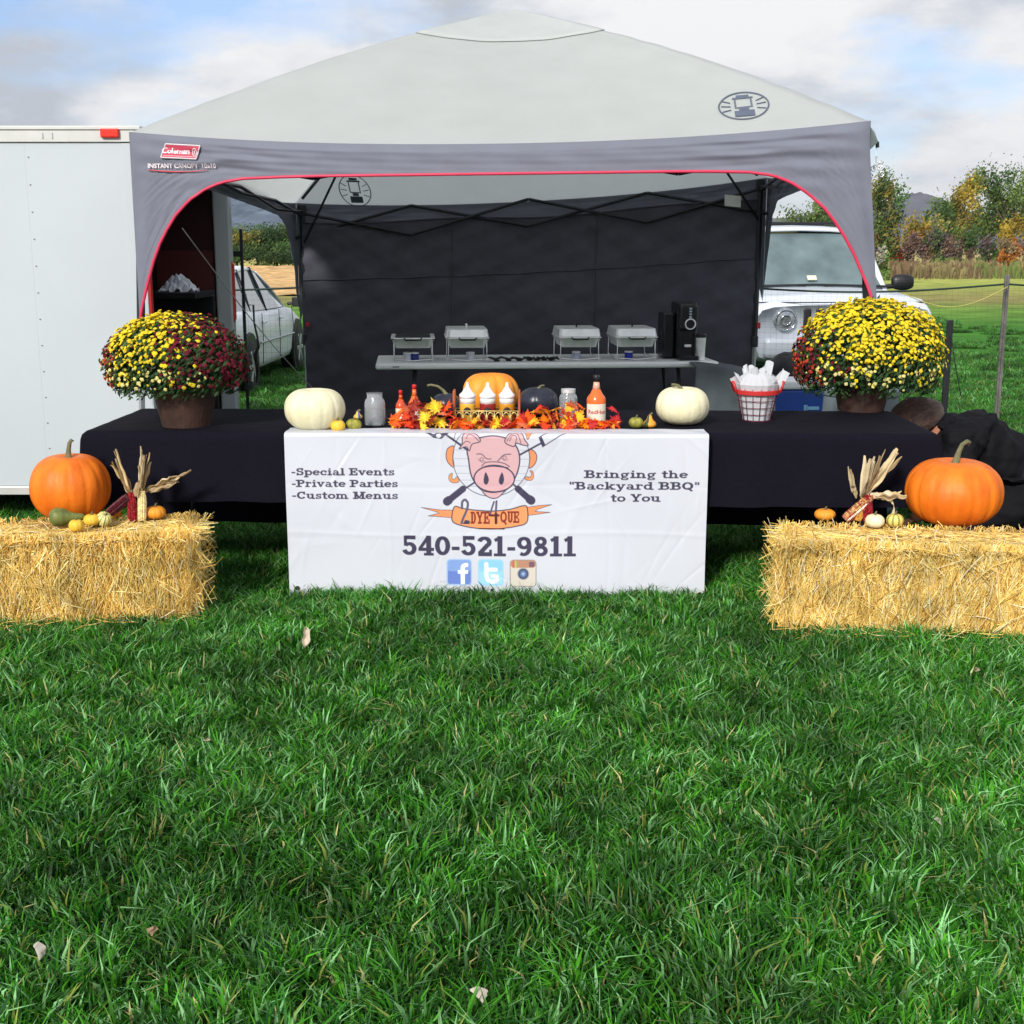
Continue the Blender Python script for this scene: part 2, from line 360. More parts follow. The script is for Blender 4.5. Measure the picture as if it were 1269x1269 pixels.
def bush(x, y, h, r, cols, label, n=1700, sz=.12, seed=0, group='bushes along the far field edge', name='bush'):
    rg = np.random.default_rng(seed + 900); f = MB(); foliage(f, (0, 0, h * .42), r, r * .7, h * .5, n, sz, cols, rg, clumps=9)
    o = f.build(name, leaf_m, None, loc=(x, y, 0)); return tag(o, label, 'bush', group)
G1 = (.08, .15, .045); G2 = (.15, .22, .06); Y1 = (.36, .26, .04); Y2 = (.26, .22, .05); O1 = (.42, .17, .04); BR = (.20, .125, .10); PU = (.18, .135, .14); DG = (.035, .07, .025); RD = (.28, .05, .03); TA = (.30, .22, .12)  # leaf tones lightened to put sunlit distance haze into the colour
def tpx(u, vtop, Y, w_px, cols, label, seed, **k):
    p = at(u, vtop, Y); k['n'] = int(k.get('n', 2600) * 1.9); k['sz'] = k.get('sz', .2) * .72; tree(p.x, Y, p.z, w_px / 2 / F * Y * 1.2, cols, label, seed=seed, **k)
tpx(1098, 214, 85, 46, [G1, DG, G2, Y2], 'dark green tree just beyond the tent corner', 1, n=3200, sz=.15)
tpx(1008, 246, 90, 66, [G1, DG, G2], 'low round green tree seen through the right arch over the car roof', 2, n=3200, sz=.16)
tpx(1168, 238, 110, 34, [G2, G1], 'small thin green tree left of the yellow one', 3, n=1500)
tpx(1196, 222, 112, 44, [Y1, Y2, G2], 'yellow autumn tree in the row across the field', 4, n=2200)
tpx(1228, 205, 118, 60, [G1, G2, G2], 'tall green tree right of the yellow tree', 5, n=2800)
tpx(1262, 196, 116, 62, [G2, Y2, G1], 'tallest yellow green tree at the photo edge', 6, n=2800)
tpx(1310, 210, 120, 70, [G1, G2], 'green tree past the tallest tree', 7, n=1500)
tpx(1372, 206, 122, 80, [G2, Y2], 'outermost yellow green tree of the row', 8, n=1500)
tpx(1150, 262, 100, 40, [Y1, O1, Y2], 'low orange yellow tree beneath the mountain', 9, n=1600)
tpx(1060, 262, 105, 50, [G2, Y1], 'green yellow tree hidden mostly by the tent leg', 10, n=1200)
bs = [(1088, 272, 28, [O1, Y2, BR], 'orange brown bush under the dark green tree'), (1112, 281, 26, [RD, O1], 'red bush at the field edge below the mountain'),
      (1135, 278, 30, [BR, PU], 'purple brown bush right of the red one'), (1160, 272, 34, [PU, BR, G1], 'dark leafless bush below the small thin tree'),
      (1186, 268, 36, [PU, BR, DG], 'wide purple brown thicket below the yellow tree'), (1214, 262, 36, [G1, PU, BR], 'dark green and brown thicket below the tall green tree'),
      (1252, 258, 40, [Y1, Y2], 'mustard yellow bush at the photo edge'), (1238, 290, 26, [BR, G1], 'low brown green bush left of the orange one'),
      (1250, 288, 28, [O1, TA], 'bright orange low bush in front of the trees'), (1290, 270, 44, [G1, BR], 'green brown thicket past the mustard bush'),
      (1096, 297, 20, [(.42, .40, .34), G2], 'pale flowering bush near the tent corner')]
for i, (u, v, w, cols, lab) in enumerate(bs):
    Y = 96 if i not in (8, 10) else (80 if i == 8 else 62); p = at(u, v, Y); bush(p.x, Y, p.z, w / 2 / F * Y * 1.2, cols, lab, seed=i)
f = MB(); rg = np.random.default_rng(77)          # dry brush strip
for _ in range(15000):
    x = rg.uniform(12, 62); yy = rg.uniform(64, 92); c = [TA, (.24, .20, .09), (.20, .13, .08), (.16, .2, .06), (.34, .20, .10)][int((vn(x * .25, yy * .1) * .5 + .5) * 4.99)]
    k = rg.uniform(.6, 1.3); f.col = tuple(q * k for q in c); h = rg.uniform(.2, .75) * (1 + .4 * vn(x * .3, yy)); w = rg.uniform(.02, .07); a = rg.uniform(0, 3.1)
    f.add([(x - w * math.cos(a), yy - w * math.sin(a), 0), (x + w * math.cos(a), yy + w * math.sin(a), 0), (x + w * .4 + rg.normal(0, .1), yy, h), (x - w * .4, yy, h * .9)], [(0, 1, 2, 3)])
tag(f.build('dry_brush', leaf_m), 'strip of dry tan and rusty weeds along the field edge', 'weeds', kind='stuff')
# left: woods seen through the left opening
for i, (u, v, Yt, w, cols, lab) in enumerate([(262, 282, 95, 44, [G1, G2], 'green tree close to the trailer post behind the car'), (292, 287, 93, 46, [G2, G1, Y2], 'light green tree behind the white sedan roof'),
        (318, 290, 94, 42, [G1, DG], 'dark green tree behind the tan bank'), (342, 293, 95, 44, [G2, G1], 'green tree next to the tent leg behind the tan bank'), (372, 290, 96, 44, [G1, G2], 'tree behind the dark back wall of the tent')]):
    p = at(u, v, Yt); bush(p.x + .8, Yt - 3, 1.9, 2.6, [G1, DG, G2], ['low dark shrubs below the tree close to the trailer post', 'low shrubs below the light green tree behind the sedan', 'low shrubs below the dark green tree behind the tan field', 'low shrubs below the tree next to the tent leg', 'low shrubs hidden mostly by the rear wall of the tent'][i], n=2600, sz=.09, seed=40 + i, group='shrubs behind the white sedan'); tree(p.x, Yt, p.z + .6, w / 2 / F * Yt * 1.7, cols, lab, n=6000, sz=.10, seed=20 + i, group='trees behind the white sedan')

# ================================================================ BOX TRAILER
TX1, TY0, TY1, TZ0, TZ1 = -1.985, 7.14, 9.32, .185, 2.18; TX0 = -6.3
tr = empty('cargo_trailer', (TX1, TY0, 0), 0, 'white enclosed cargo trailer left of the tent with its rear end open', 'trailer')
def tb(name, m, x0, x1, y0, y1, z0, z1, bevel=.003, parent=None):
    b_ = MB(); b_.box(((x0 + x1) / 2 - TX1, (y0 + y1) / 2 - TY0, (z0 + z1) / 2), (x1 - x0, y1 - y0, z1 - z0)); return b_.build(name, m, parent or tr, bevel=bevel)
seam = at(46, 400, TY0).x
tb('side_panel', M['white_paint'], seam + .0002, TX1 - .0985, TY0, TY0 + .04, TZ0 + .05, TZ1 - .085, bevel=0)
for k in range(3): tb('side_panel', M['white_paint'], seam - 1.22 * (k + 1) + .0002, seam - 1.22 * k - .0002, TY0, TY0 + .04, TZ0 + .05, TZ1 - .085, bevel=0)
tb('corner_post', M['white_paint'], TX1 - .098, TX1, TY0 - .004, TY0 + .09, TZ0, TZ1 - .088)
tb('top_rail', M['rail'], TX0, TX1, TY0 - .012, TY0 + .05, TZ1 - .083, TZ1 - .022); tb('roof', M['rail'], TX0, TX1 + .01, TY0 - .02, TY1 + .02, TZ1 - .02, TZ1)
tb('bottom_rail', M['rail'], TX0, TX1 - .1, TY0 - .008, TY0 + .05, TZ0, TZ0 + .047)
tb('far_wall', mat('maroon_panel', (.045, .010, .010), .6), TX0, TX1 - .11, TY1 - .05, TY1, TZ0, TZ1 - .03); tb('floor', M['black'], TX0, TX1, TY0 + .05, TY1 - .05, TZ0, TZ0 + .05)
tb('ceiling', M['black'], TX0, TX1 - .01, TY0 + .05, TY1 - .05, TZ1 - .06, TZ1 - .03); tb('front_wall', M['black'], TX0 - .04, TX0, TY0, TY1, TZ0, TZ1)
tb('inner_wall', M['black'], TX0, TX1 - .1, TY0 + .045, TY0 + .06, TZ0 + .05, TZ1 - .09)
tb('inner_partition', M['black'], -3.6, -3.56, TY0 + .07, TY1 - .06, TZ0 + .05, TZ1 - .07)
tb('corner_post', M['white_paint'], TX1 - .10, TX1 + .012, TY1 - .10, TY1 + .005, TZ0, TZ1 - .03, bevel=.012)
tb('header', M['white_paint'], TX1 - .08, TX1 - .002, TY0 + .092, TY1 - .105, TZ1 - .14, TZ1 - .03)
tb('threshold', M['alu'], TX1 - .08, TX1 + .004, TY0 + .092, TY1 - .105, TZ0 - .03, TZ0 + .055)
for yy in (TY0 + .03, TY1 - .06):
    b = MB(); x = TX1 + (.026 if yy > 8 else .014) - TX1; z0, z1 = 1.01, 1.47; yl = yy - TY0
    b.add([(0, yl - .03, z0), (x, yl - .02, z0 + .04), (x, yl - .02, z1 - .04), (0, yl - .03, z1), (0, yl + .03, z0), (x, yl + .02, z0 + .04), (x, yl + .02, z1 - .04), (0, yl + .03, z1)],
          [(0, 1, 2, 3), (4, 7, 6, 5), (1, 5, 6, 2), (0, 4, 5, 1), (3, 2, 6, 7)]); b.build('tail_light', M['red'], tr, bevel=.004)
mk = at(136, 165, TY0 - .02); b = MB(); b.box((mk.x - TX1, -.024, mk.z), (.098, .022, .048)); b.build('marker_light', mat('red_lens', (.75, .03, .015), .25, var=.15, scale=30), tr, bevel=.008)
b = MB()
for k in range(14):
    for uu in (0, -1.22): b.lathe([(.006, 0), (.005, .003), (.002, .004)], 6, (0, 0, 0)) if False else b.box((seam - TX1 + .018 + uu, -.002, TZ0 + .12 + k * .143), (.007, .005, .005))
b.build('rivets', mat('rivet', (.25, .25, .26), .4, .5), tr, stuff=True)
for q in (37, 25):
    p = at(60 - q + 30, 160, TY0); b = MB(); b.box((p.x - TX1, -.014, TZ1 - .05), (.006, .006, .03)); b.build('rail_bolt', M['alu'], tr)
for k in (0, 1):    # wheels, partly out of frame
    for yy in (TY0 + .12, TY1 - .12):
        b = MB(); b.M = Matrix.Translation((-2.0 - k * .8, yy - TY0, .33)) @ Matrix.Rotation(R(90), 4, 'X'); b.lathe([(.14, -.09), (.30, -.09), (.33, -.06), (.33, .06), (.30, .09), (.14, .09)], 24); w_ = b.build('wheel', M['rubber'], tr, smooth=True)
        b = MB(); b.M = Matrix.Translation((-2.0 - k * .8, yy - TY0, .33)) @ Matrix.Rotation(R(90), 4, 'X'); b.lathe([(.0, -.075), (.15, -.08), (.15, .08), (.0, .075)], 18); b.build('rim', M['steel'], w_)
# inside the trailer: counter with a crumpled white cloth, hanging red panel
b = MB(); b.box((-2.55, 8.75, 1.24), (1.0, .55, .04)); b.box((-2.55, 9.0, .72), (1.0, .04, 1.0)); tag(b.build('counter', M['black'], bevel=.004), 'black counter inside the open trailer', 'counter')
b = MB(); rg = np.random.default_rng(3)
b.grid(lambda u, v: Vector((-2.33 + .24 * u, 8.62 + .14 * v, 1.265 + .10 * math.sin(u * 3.1) * math.sin(v * 3.1) + .03 * vn(u * 9, v * 9))), 14, 10)
tag(b.build('crumpled_towel', mat('blue_white_towel', (.75, .78, .88), .8), solid=.004), 'crumpled bluish white towel on the counter in the trailer', 'towel')
b = MB(); b.box((-2.30, 9.25, 1.25), (.40, .02, .55)); tag(b.build('wall_poster', mat('deep_red_panel', (.10, .018, .015), .6)), 'dark red panel on the trailer inside wall', 'panel')
# ================================================================ CANOPY TENT
FL = Vector((-1.99, 6.97)); FR = Vector((1.80, 6.74)); BL = Vector((-1.76, 10.82)); BR_ = FR + BL - FL
EZ = (2.13, 2.165, 1.90, 2.09)    # eave heights FL FR BL BR: the frame stands on uneven ground
def TXY(s, t): 
    a = FL.lerp(FR, s); b_ = BL.lerp(BR_, s); return a.lerp(b_, t)
def eave(s, t):
    z = (EZ[0] * (1 - s) + EZ[1] * s) * (1 - t) + (EZ[2] * (1 - s) + EZ[3] * s) * t
    return z
def sag(w): return .085 * (1 - abs(2 * w - 1) ** 2.2)
PEAK = 3.03
def roofz(s, t):
    a, b_ = abs(2 * s - 1), abs(2 * t - 1); m_ = max(a, b_); x = 1 - m_
    lo = min(a, b_); q = lo / m_ if m_ > 1e-6 else 1      # 0 at the middle of a side, 1 on the hip
    g_ = x + .36 * x * (1 - x)
    e = eave(s, t)
    return e + (PEAK - e) * g_ - .085 * (1 - q ** 2.2) * (1 - x) ** 1.3 - .05 * (1 - q ** 2) * 4 * x * (1 - x) + .004 * vn(s * 22, t * 22) * min(1, x * 12)
tent = empty('canopy_tent', (FL.x, FL.y, 0), 0, 'grey canopy tent with slate arched valances and red piping', 'tent')
TO = Vector((FL.x, FL.y, 0))
b = MB()
def rf(u, v):
    p = TXY(u, v); return Vector((p.x, p.y, roofz(u, v))) - TO
def ring_uv(u, v):
    k = (u % 1) * 4; i = int(k); f_ = 2 * (k - i) - 1; m_ = 1 - v
    a, c = ((f_, -1), (1, f_), (-f_, 1), (-1, -f_))[i]; return .5 + a * m_ / 2, .5 + c * m_ / 2
b.grid(lambda u, v: rf(*ring_uv(u, v)), 192, 48, wrap=True); b.build('roof', M['tent_light'], tent, smooth=True)
b = MB()                                                   # vent cap on top
def capf(u, v):
    s, t = .5 + (u - .5) * .30, .5 + (v - .5) * .30; p = TXY(s, t); return Vector((p.x, p.y, roofz(s, t) + .006 + .008 * (1 - max(abs(2 * u - 1), abs(2 * v - 1))))) - TO
b.grid(lambda u, v: capf(*ring_uv(u, v)), 96, 12, wrap=True); b.build('vent_cap', M['cap'], tent, smooth=True, solid=.003)
DROP = [(0, .98), (.012, .93), (.035, .84), (.06, .76), (.10, .65), (.15, .54), (.22, .43), (.30, .35), (.39, .29), (.48, .255), (.60, .238), (.80, .232), (1.0, .23), (9, .23)]
def drop(d):
    for (a, x), (c, y_) in zip(DROP, DROP[1:]):
        if d <= c: return x + (y_ - x) * (d - a) / (c - a)
def side(name, A, B, za, zb, nrm, m, wr=1., piping=False, seed=0, raise_=0., splay=0.):
    """arched valance: A, B corner points, heights za, zb; returns the surface function"""
    L = (B - A).length; nrm = Vector((nrm[0], nrm[1], 0)).normalized()
    ds = [0, .01, .025, .045, .07, .10, .14, .18, .23, .29, .35, .42, .5, .6, .72, .86, 1.0, 1.2, 1.4, 1.6]
    xs_ = ds + [L / 2] + [L - d for d in reversed(ds)]
    fine = []
    for a, c in zip(xs_, xs_[1:]):
        k = max(1, int((c - a) / .03)); fine += [a + (c - a) * i / k for i in range(k)]
    fine.append(L)
    def top(x): w = x / L; return za + (zb - za) * w - sag(w) + .006
    def bot(x): w = x / L; return za + (zb - za) * w - max(drop(min(x, L - x)) - raise_, sag(w) + .03)
    def surf(x, z):
        w = x / L; p = A.lerp(B, w); d = min(x, L - x)
        hgt = top(x) - z
        q = min(1, d / .5)
        dis = .018 * wr * (.25 + .75 * math.exp(-((d - .35) / .5) ** 2)) * (vn(x * 2.2 + hgt * 9, hgt * 22 - x * 2.5, seed) * min(1, hgt / .05))
        dis += .010 * wr * math.exp(-((hgt - .10 - .10 * vn(x * 2, 0, seed)) / .02) ** 2) * math.exp(-((d - .45) / .4) ** 2)
        dis -= .012 * wr * math.exp(-((hgt - .17 + .05 * (x if x < L / 2 else L - x)) / .02) ** 2) * math.exp(-((d - .3) / .35) ** 2)
        dis += .012 * wr * math.exp(-(d / .12) ** 2) * math.sin(hgt * 9 + d * 60)
        k_ = min(1, max(0, hgt) / .04) * min(1, d / .06)
        along = Vector((B.x - A.x, B.y - A.y, 0)).normalized() * splay * max(0, hgt - .1) * math.exp(-((L - x) / .3) ** 2)
        return Vector((p.x, p.y, z)) + nrm * ((dis + .012) * k_ + .001) + along
    nv = 46; vs = []; fs = []
    for i, x in enumerate(fine):
        for j in range(nv + 1): z = top(x) + (bot(x) - top(x)) * j / nv; vs.append(surf(x, z) - TO)
    for i in range(len(fine) - 1):
        for j in range(nv): k = i * (nv + 1) + j; fs.append((k, k + 1, k + nv + 2, k + nv + 1))
    b = MB(); b.add(vs, fs); o = b.build(name, m, tent, smooth=True)
    if piping:
        b = MB(); b.tube([surf(x, bot(x)) - TO + nrm * .006 for x in fine], .0085, 6); b.build('piping', M['piping'], o, smooth=True)
    return surf, top, bot
YA = (FR - FL).normalized(); NF = Vector((YA.y, -YA.x))
front, ftop, fbot = side('front_valance', FL, FR, EZ[0], EZ[1], NF, M['tent_dark'], .62, True, 1, splay=.10)
side('left_valance', BL, FL, EZ[2], EZ[0], (BL - BR_), M['tent_dark'], .6, False, 4, .09)
side('right_valance', FR, BR_, EZ[1], EZ[3], (BR_ - BL), M['tent_dark'], .6, False, 6, .03)
side('rear_valance', BR_, BL, EZ[3], EZ[2], (-NF.x, -NF.y), M['tent_dark'], .6, False, 9)
# printed marks on the valance and roof
def fsurf(x, z): return front(x, z) - TO + Vector((NF.x, NF.y, 0)) * .011
MPX = 6.65 / F
def vp(px, py):   # photo-scale layout on the front valance: metres along the edge and height
    return (px - 158) * MPX, EZ[0] - (py - 166) * MPX * 1.02
def poly_on(b, pts, surf, n=3, off=0.):
    """fill a convex quad given in surface coordinates with a small grid"""
    A_, B_, C_, D_ = [Vector(p) for p in pts]
    def fn(u, v):
        p = A_.lerp(B_, u).lerp(D_.lerp(C_, u), v); q = surf(p.x, p.y); return q + Vector((NF.x, NF.y, 0)) * off
    b.grid(fn, n * 3, n)
b = MB(); q = [vp(199, 195.5), vp(243, 197.5), vp(249, 182), vp(205, 179.5)]; poly_on(b, q, fsurf, 4)
lg = b.build('logo_patch', mat('logo_red', (.50, .045, .085), .6), tent)
b = MB()
for a, c in zip(q, q[1:] + q[:1]):
    b.tube([fsurf(a[0] + (c[0] - a[0]) * k / 6, a[1] + (c[1] - a[1]) * k / 6) for k in range(7)], .0035, 4)
a, c = vp(202, 193.2), vp(243, 195.0); b.tube([fsurf(a[0] + (c[0] - a[0]) * k / 6, a[1] + (c[1] - a[1]) * k / 6) for k in range(7)], .0018, 4)
wp = mat('pale_print', (.78, .68, .72), .6, var=.02); b.build('logo_border', wp, lg)
ox, oz = vp(217.6, 190.8)
text_mb('Coleman', .040, lambda x, y: fsurf(ox + x, oz + y - .045 * x) + Vector((NF.x, NF.y, 0)) * .002, bold=.0012, shear=.1).build('logo_lettering', wp, lg)
b = MB(); lx_, lz_ = vp(241.5, 189.5); b.tube([fsurf(lx_ + .011 * math.cos(k), lz_ + .018 * math.sin(k)) + Vector((NF.x, NF.y, 0)) * .002 for k in np.linspace(0, 6.283, 14)], .0025, 4)
b.tube([fsurf(lx_, lz_ - .009) + Vector((NF.x, NF.y, 0)) * .002, fsurf(lx_, lz_ + .009) + Vector((NF.x, NF.y, 0)) * .002], .0035, 4); b.build('logo_lantern', wp, lg)
ox2, oz2 = vp(181.5, 207.8)
text_mb('INSTANT CANOPY  10x10', .0315, lambda x, y: fsurf(ox2 + x * .985, oz2 + y - .003 * x) + Vector((NF.x, NF.y, 0)) * .004, bold=.0007, align='LEFT', spacing=1.0).build('size_lettering', wp, tent, stuff=True)
b = MB(); b.tube([fsurf(ox2 + k * .0352, oz2 - .010 - .010 * math.sin(k / 9 * 3.1)) for k in range(10)], [.002, .003, .0035, .004, .004, .0035, .003, .0025, .002, .001], 4); b.build('red_underline', mat('coral_print', (.62, .12, .14), .6), tent)
def roofpt(s, t, off=.004, under=False):
    p = TXY(s, t); e = .004
    q0 = Vector((p.x, p.y, roofz(s, t))); p1 = TXY(s + e, t); p2 = TXY(s, t + e)
    n = (Vector((p1.x, p1.y, roofz(s + e, t))) - q0).cross(Vector((p2.x, p2.y, roofz(s, t + e))) - q0).normalized()
    if n.z < 0: n = -n
    return q0 + n * (off if not under else -off) - TO
def emblem(cs, ct, su, sv, under, flip):
    """lantern in an oval: su = metres per unit along s, sv along t"""
    def P(x, y): return roofpt(cs + x * su / 3.84, ct + (y if not flip else y) * sv / 3.86, .005, under)
    b = MB(); b.tube([P(math.cos(k), math.sin(k)) for k in np.linspace(0, 2 * math.pi, 41)], .0042, 4, caps=False)
    for sx in (-1, 1):
        for y0, y1 in ((.30, .48), (.02, .08), (-.25, -.36)): b.tube([P(sx * .52, y0), P(sx * .90 * math.sqrt(1 - y1 * y1 * .6), y1)], .003, 4)
    def bar(x0, y0, x1, y1):
        b.add([P(x0, y0), P(x1, y0), P(x1, y1), P(x0, y1)], [(0, 1, 2, 3)])
    bar(-.40, -.78, .40, -.35); bar(-.20, -.32, .20, -.14); bar(-.36, -.13, -.29, .55); bar(.29, -.13, .36, .55); bar(-.28, -.13, .28, -.06); bar(-.42, .56, .42, .66); bar(-.26, .67, .26, .82)
    b.build('lantern_emblem', M['print_grey'], tent)
# front slope emblem, placed where the photo has it
def find_st(u, v, front_side=True):
    best = None
    for i in range(120):
        for j in range(60):
            s = i / 119; t = j / 119 if front_side else 1 - j / 119
            p = roofpt(s, t) + TO; d = p - Vector((0, 0, CAM_H)); dep = d.y * math.cos(PITCH) - d.z * math.sin(PITCH)
            x = CX + F * d.x / dep; y_ = CY - F * (d.y * math.sin(PITCH) + d.z * math.cos(PITCH)) / dep
            e = (x - u) ** 2 + (y_ - v) ** 2
            if (best is None or e < best[0]) and max(abs(2 * t - 1), 0) >= abs(2 * s - 1): best = (e, s, t)
    return best[1], best[2]
s_, t_ = find_st(925, 131); emblem(s_, t_, .130, .13, False, False)
s_, t_ = find_st(441, 236, False); emblem(s_, t_, .127, -.135, True, False)
# frame: legs, feet, scissor trusses, roof arms, hub
cor = {'FL': (FL, EZ[0]), 'FR': (FR, EZ[1]), 'BL': (BL, EZ[2]), 'BR': (BR_, EZ[3])}
mid = TXY(.5, .5)
for k, (p, z) in cor.items():
    q = p + (mid - p).normalized() * (.055 if k[0] == 'F' else .085); q3 = Vector((q.x, q.y, 0)) - TO
    spl = Vector({'FL': (-.10, 0, 0), 'FR': (.19, 0, 0)}.get(k, (0, 0, 0))); at_z = lambda h_: q3 + spl * (1 - h_ / z) + Vector((0, 0, h_))
    b = MB(); b.tube([at_z(.78), at_z(z - .02)], .024, 4); leg = b.build('leg', M['dark_steel'], tent, bevel=.003)
    b = MB(); b.tube([at_z(.015), at_z(.82)], .018, 4); b.build('lower_tube', M['alu'], leg, bevel=.002)
    b = MB(); b.box(at_z(.80), (.05, .05, .09)); b.build('leg_lock', M['dark_steel'] if k[0] == 'B' else M['alu'], leg, bevel=.006)
    b = MB(); b.box(at_z(.012), (.10, .10, .012)); b.build('foot', M['alu'], leg)
    b = MB(); b.box(q3 + Vector((0, 0, z - .06)), (.06, .06, .09)); b.build('corner_bracket', M['black'], leg, bevel=.008)
    b = MB(); b.box(at_z(.93) + Vector((.022, -.03, 0)), (.03, .02, .05)); b.build('rope_tensioner', M['red'], leg, bevel=.004)
def bar3(b, p, q, w=.013): b.tube([p, q], w, 5)
nth_ = 0
for (pa, za), (pb, zb) in ((cor['BL'], cor['BR']), (cor['FL'], cor['FR']), (cor['FL'], cor['BL']), (cor['FR'], cor['BR'])):
    inn = (mid - (pa + pb) / 2).normalized() * .06; low_ = {0: .30, 1: .235}.get(nth_, .13); nth_ += 1; b = MB(); hub_w = [0, .25, .5, .75, 1]
    def tp(w, up): 
        p = pa.lerp(pb, w) + inn; z = za + (zb - za) * w; return Vector((p.x, p.y, z - (.07 if up else low_))) - TO
    for i in range(4):
        if i % 2 == 0: bar3(b, tp(hub_w[i], True), tp(hub_w[i + 1], False)); bar3(b, tp(hub_w[i], False) + Vector((0, 0, .02)), tp(hub_w[i + 1], True) + Vector((0, .02, 0)))
        else: bar3(b, tp(hub_w[i], False), tp(hub_w[i + 1], True)); bar3(b, tp(hub_w[i], True) + Vector((0, .02, 0)), tp(hub_w[i + 1], False) + Vector((0, 0, .02)))
    b.build('truss', M['dark_steel'], tent)
for k, (p, z) in cor.items():
    b = MB(); s0, t0_ = (0 if k[1] == 'L' else 1), (0 if k[0] == 'F' else 1); pts_ = []
    for i in range(7):
        w = i / 6 * .93; s1 = s0 + (.5 - s0) * w; t1 = t0_ + (.5 - t0_) * w; s1 = min(max(s1, .02), .98); t1 = min(max(t1, .02), .98)
        pts_.append(roofpt(s1, t1, .03, True) + Vector((0, 0, -.01)))
    b.tube(pts_, .013, 6); b.build('roof_arm', M['dark_steel'], tent)
    q = p + (mid - p).normalized() * .06; b = MB(); b.tube([Vector((q.x, q.y, z - .36)) - TO, pts_[2]], .010, 5); b.build('strut', M['dark_steel'], tent)
b = MB(); b.lathe([(.0, PEAK - .14), (.05, PEAK - .13), (.06, PEAK - .07), (.0, PEAK - .05)], 12, (mid.x - TO.x, mid.y - TO.y, 0)); b.build('hub', M['black'], tent)
# label sewn inside
lp = at(908, 248, 10.3) - TO; b = MB(); b.grid(lambda u, v: lp + Vector(((u - .5) * .125, .01 * math.sin(u * 4), (v - .5) * .085 - .012 * u)), 6, 4); b.build('care_label', mat('white_label', (.62, .62, .60), .7), tent, solid=.002)
# cloth rear wall: three widths of fabric, overlapping seams
wall_n = Vector((NF.x, NF.y, 0))
def backp(s, z, off=0.):
    p = TXY(s, .985); bow = .05 * math.sin(s * math.pi) + .018 * vn(s * 7, z * 1.6) + .007 * vn(s * 26, z * 9, 3) * (1 + z)
    side_ = .03 * math.exp(-(s / .08) ** 2)
    return Vector((p.x, p.y, z)) - Vector((wall_n.x, wall_n.y, 0)) * -(-bow + side_) + wall_n * off - TO
def wtop(s): return eave(s, 1) - .155 - .05 * math.sin(s * math.pi) - .012 * math.sin(s * 14)
w0, w1 = .015, .985
cols_ = [w0, .335, .645, w1]
wall = None
for a, c in zip(cols_, cols_[1:]):
    b = MB(); b.grid(lambda u, v: backp(a + (c - a) * u, .03 + (wtop(a + (c - a) * u) - .03) * v), 40, 50); o = b.build('rear_wall_panel', M['tent_wall'], tent, smooth=True)
for s in cols_[1:3]:
    b = MB(); b.tube([backp(s, .05 + (wtop(s) - .07) * k / 24, .004) for k in range(25)], .006, 5); b.build('wall_seam', M['tent_wall'], tent, smooth=True)
b = MB(); b.tube([backp(w0 + (w1 - w0) * k / 50, eave(w0 + (w1 - w0) * k / 50, 1) - .62 - .03 * math.sin(k / 50 * 3.14) + .004 * math.sin(k), .004) for k in range(51)], .0065, 5); b.build('wall_seam', M['tent_wall'], tent, smooth=True)
b = MB(); b.tube([backp(w0 + (w1 - w0) * k / 60, wtop(w0 + (w1 - w0) * k / 60), .004) for k in range(61)], .007, 5); b.build('wall_hem', M['tent_wall'], tent, smooth=True)
# guy line and clipped chain at the front right corner
fr3 = Vector((FR.x, FR.y, 0))
b = MB(); f0 = at(1079, 158, 6.8); f1 = at(1088, 176, 7.0); b.add([f0 - TO, f0 - TO + Vector((0, .05, -.12)), f1 - TO, f1 - TO + Vector((-.02, 0, .05))], [(0, 1, 2), (0, 2, 3)]); b.build('corner_flap', M['tent_light'], tent, solid=.003)
b = MB(); f2 = at(1087, 178, 7.0); b.tube([f2 + Vector((0, 0, .01)), f2 + Vector((.003, 0, -.02))], .010, 8); hk = b.build('hook', M['black'], None); tag(hk, 'small black hook with a chrome chain at the top right tent corner', 'hook')
b = MB(); zc = f2.z - .025
b.tube([(f2.x, f2.y, f2.z - .02), (f2.x - .004, f2.y, f2.z - .07), (f2.x + .004, f2.y, f2.z - .11)], .002, 5)
for k in range(7):
    c_ = Vector((f2.x - .025 + .012 * k * (1 if k < 5 else .8), f2.y, f2.z - .115 - .012 * math.sin(k * 1.4) - (.03 if k in (0, 6) else 0) - (.02 if k == 0 else 0)))
    b.tube([c_ + Vector((math.cos(q) * .011, math.sin(q) * .004 * (1 if k % 2 else -1), math.sin(q) * .014)) for q in np.linspace(0, 6.283, 11)], .0035, 5)
b.build('chain', M['steel'], hk, smooth=True)
a, c = at(226, 283, 7.35), at(398, 492, 10.4); b = MB(); b.tube([a.lerp(c, k / 16) + Vector((0, 0, -.05 * math.sin(k / 16 * math.pi))) for k in range(17)], .0035, 5)
tag(b.build('guy_rope', M['cord'], smooth=True), 'thin white rope slanting from the trailer opening down to the rear tent leg', 'rope')

# ================================================================ FRONT TABLES, CLOTHS, BANNER
BY = 5.62; TZ = .745     # banner front plane at its centre
TYAW = R(-1.6)
def folding_table(name, cx, cy, L, D, z, rz, label, cat='table', group=None, logo=False):
    t = empty(name, (cx, cy, 0), rz, label, cat, group)
    b = MB(); b.box((0, 0, z - .024), (L, D, .042)); b.build('table_top', M['white_plastic'], t, bevel=.014)
    for sx in (-1, 1):
        for sy in (-1, 1):
            b = MB(); b.tube([(sx * (L / 2 - .28), sy * (D / 2 - .08), z - .045), (sx * (L / 2 - .20), sy * (D / 2 - .06), .0)], .014, 8); b.build('leg', M['dark_steel'], t, smooth=True)
        b = MB(); b.tube([(sx * (L / 2 - .22), -(D / 2 - .06), .12), (sx * (L / 2 - .22), D / 2 - .06, .12)], .010, 6); b.build('stretcher', M['dark_steel'], t)
    return t
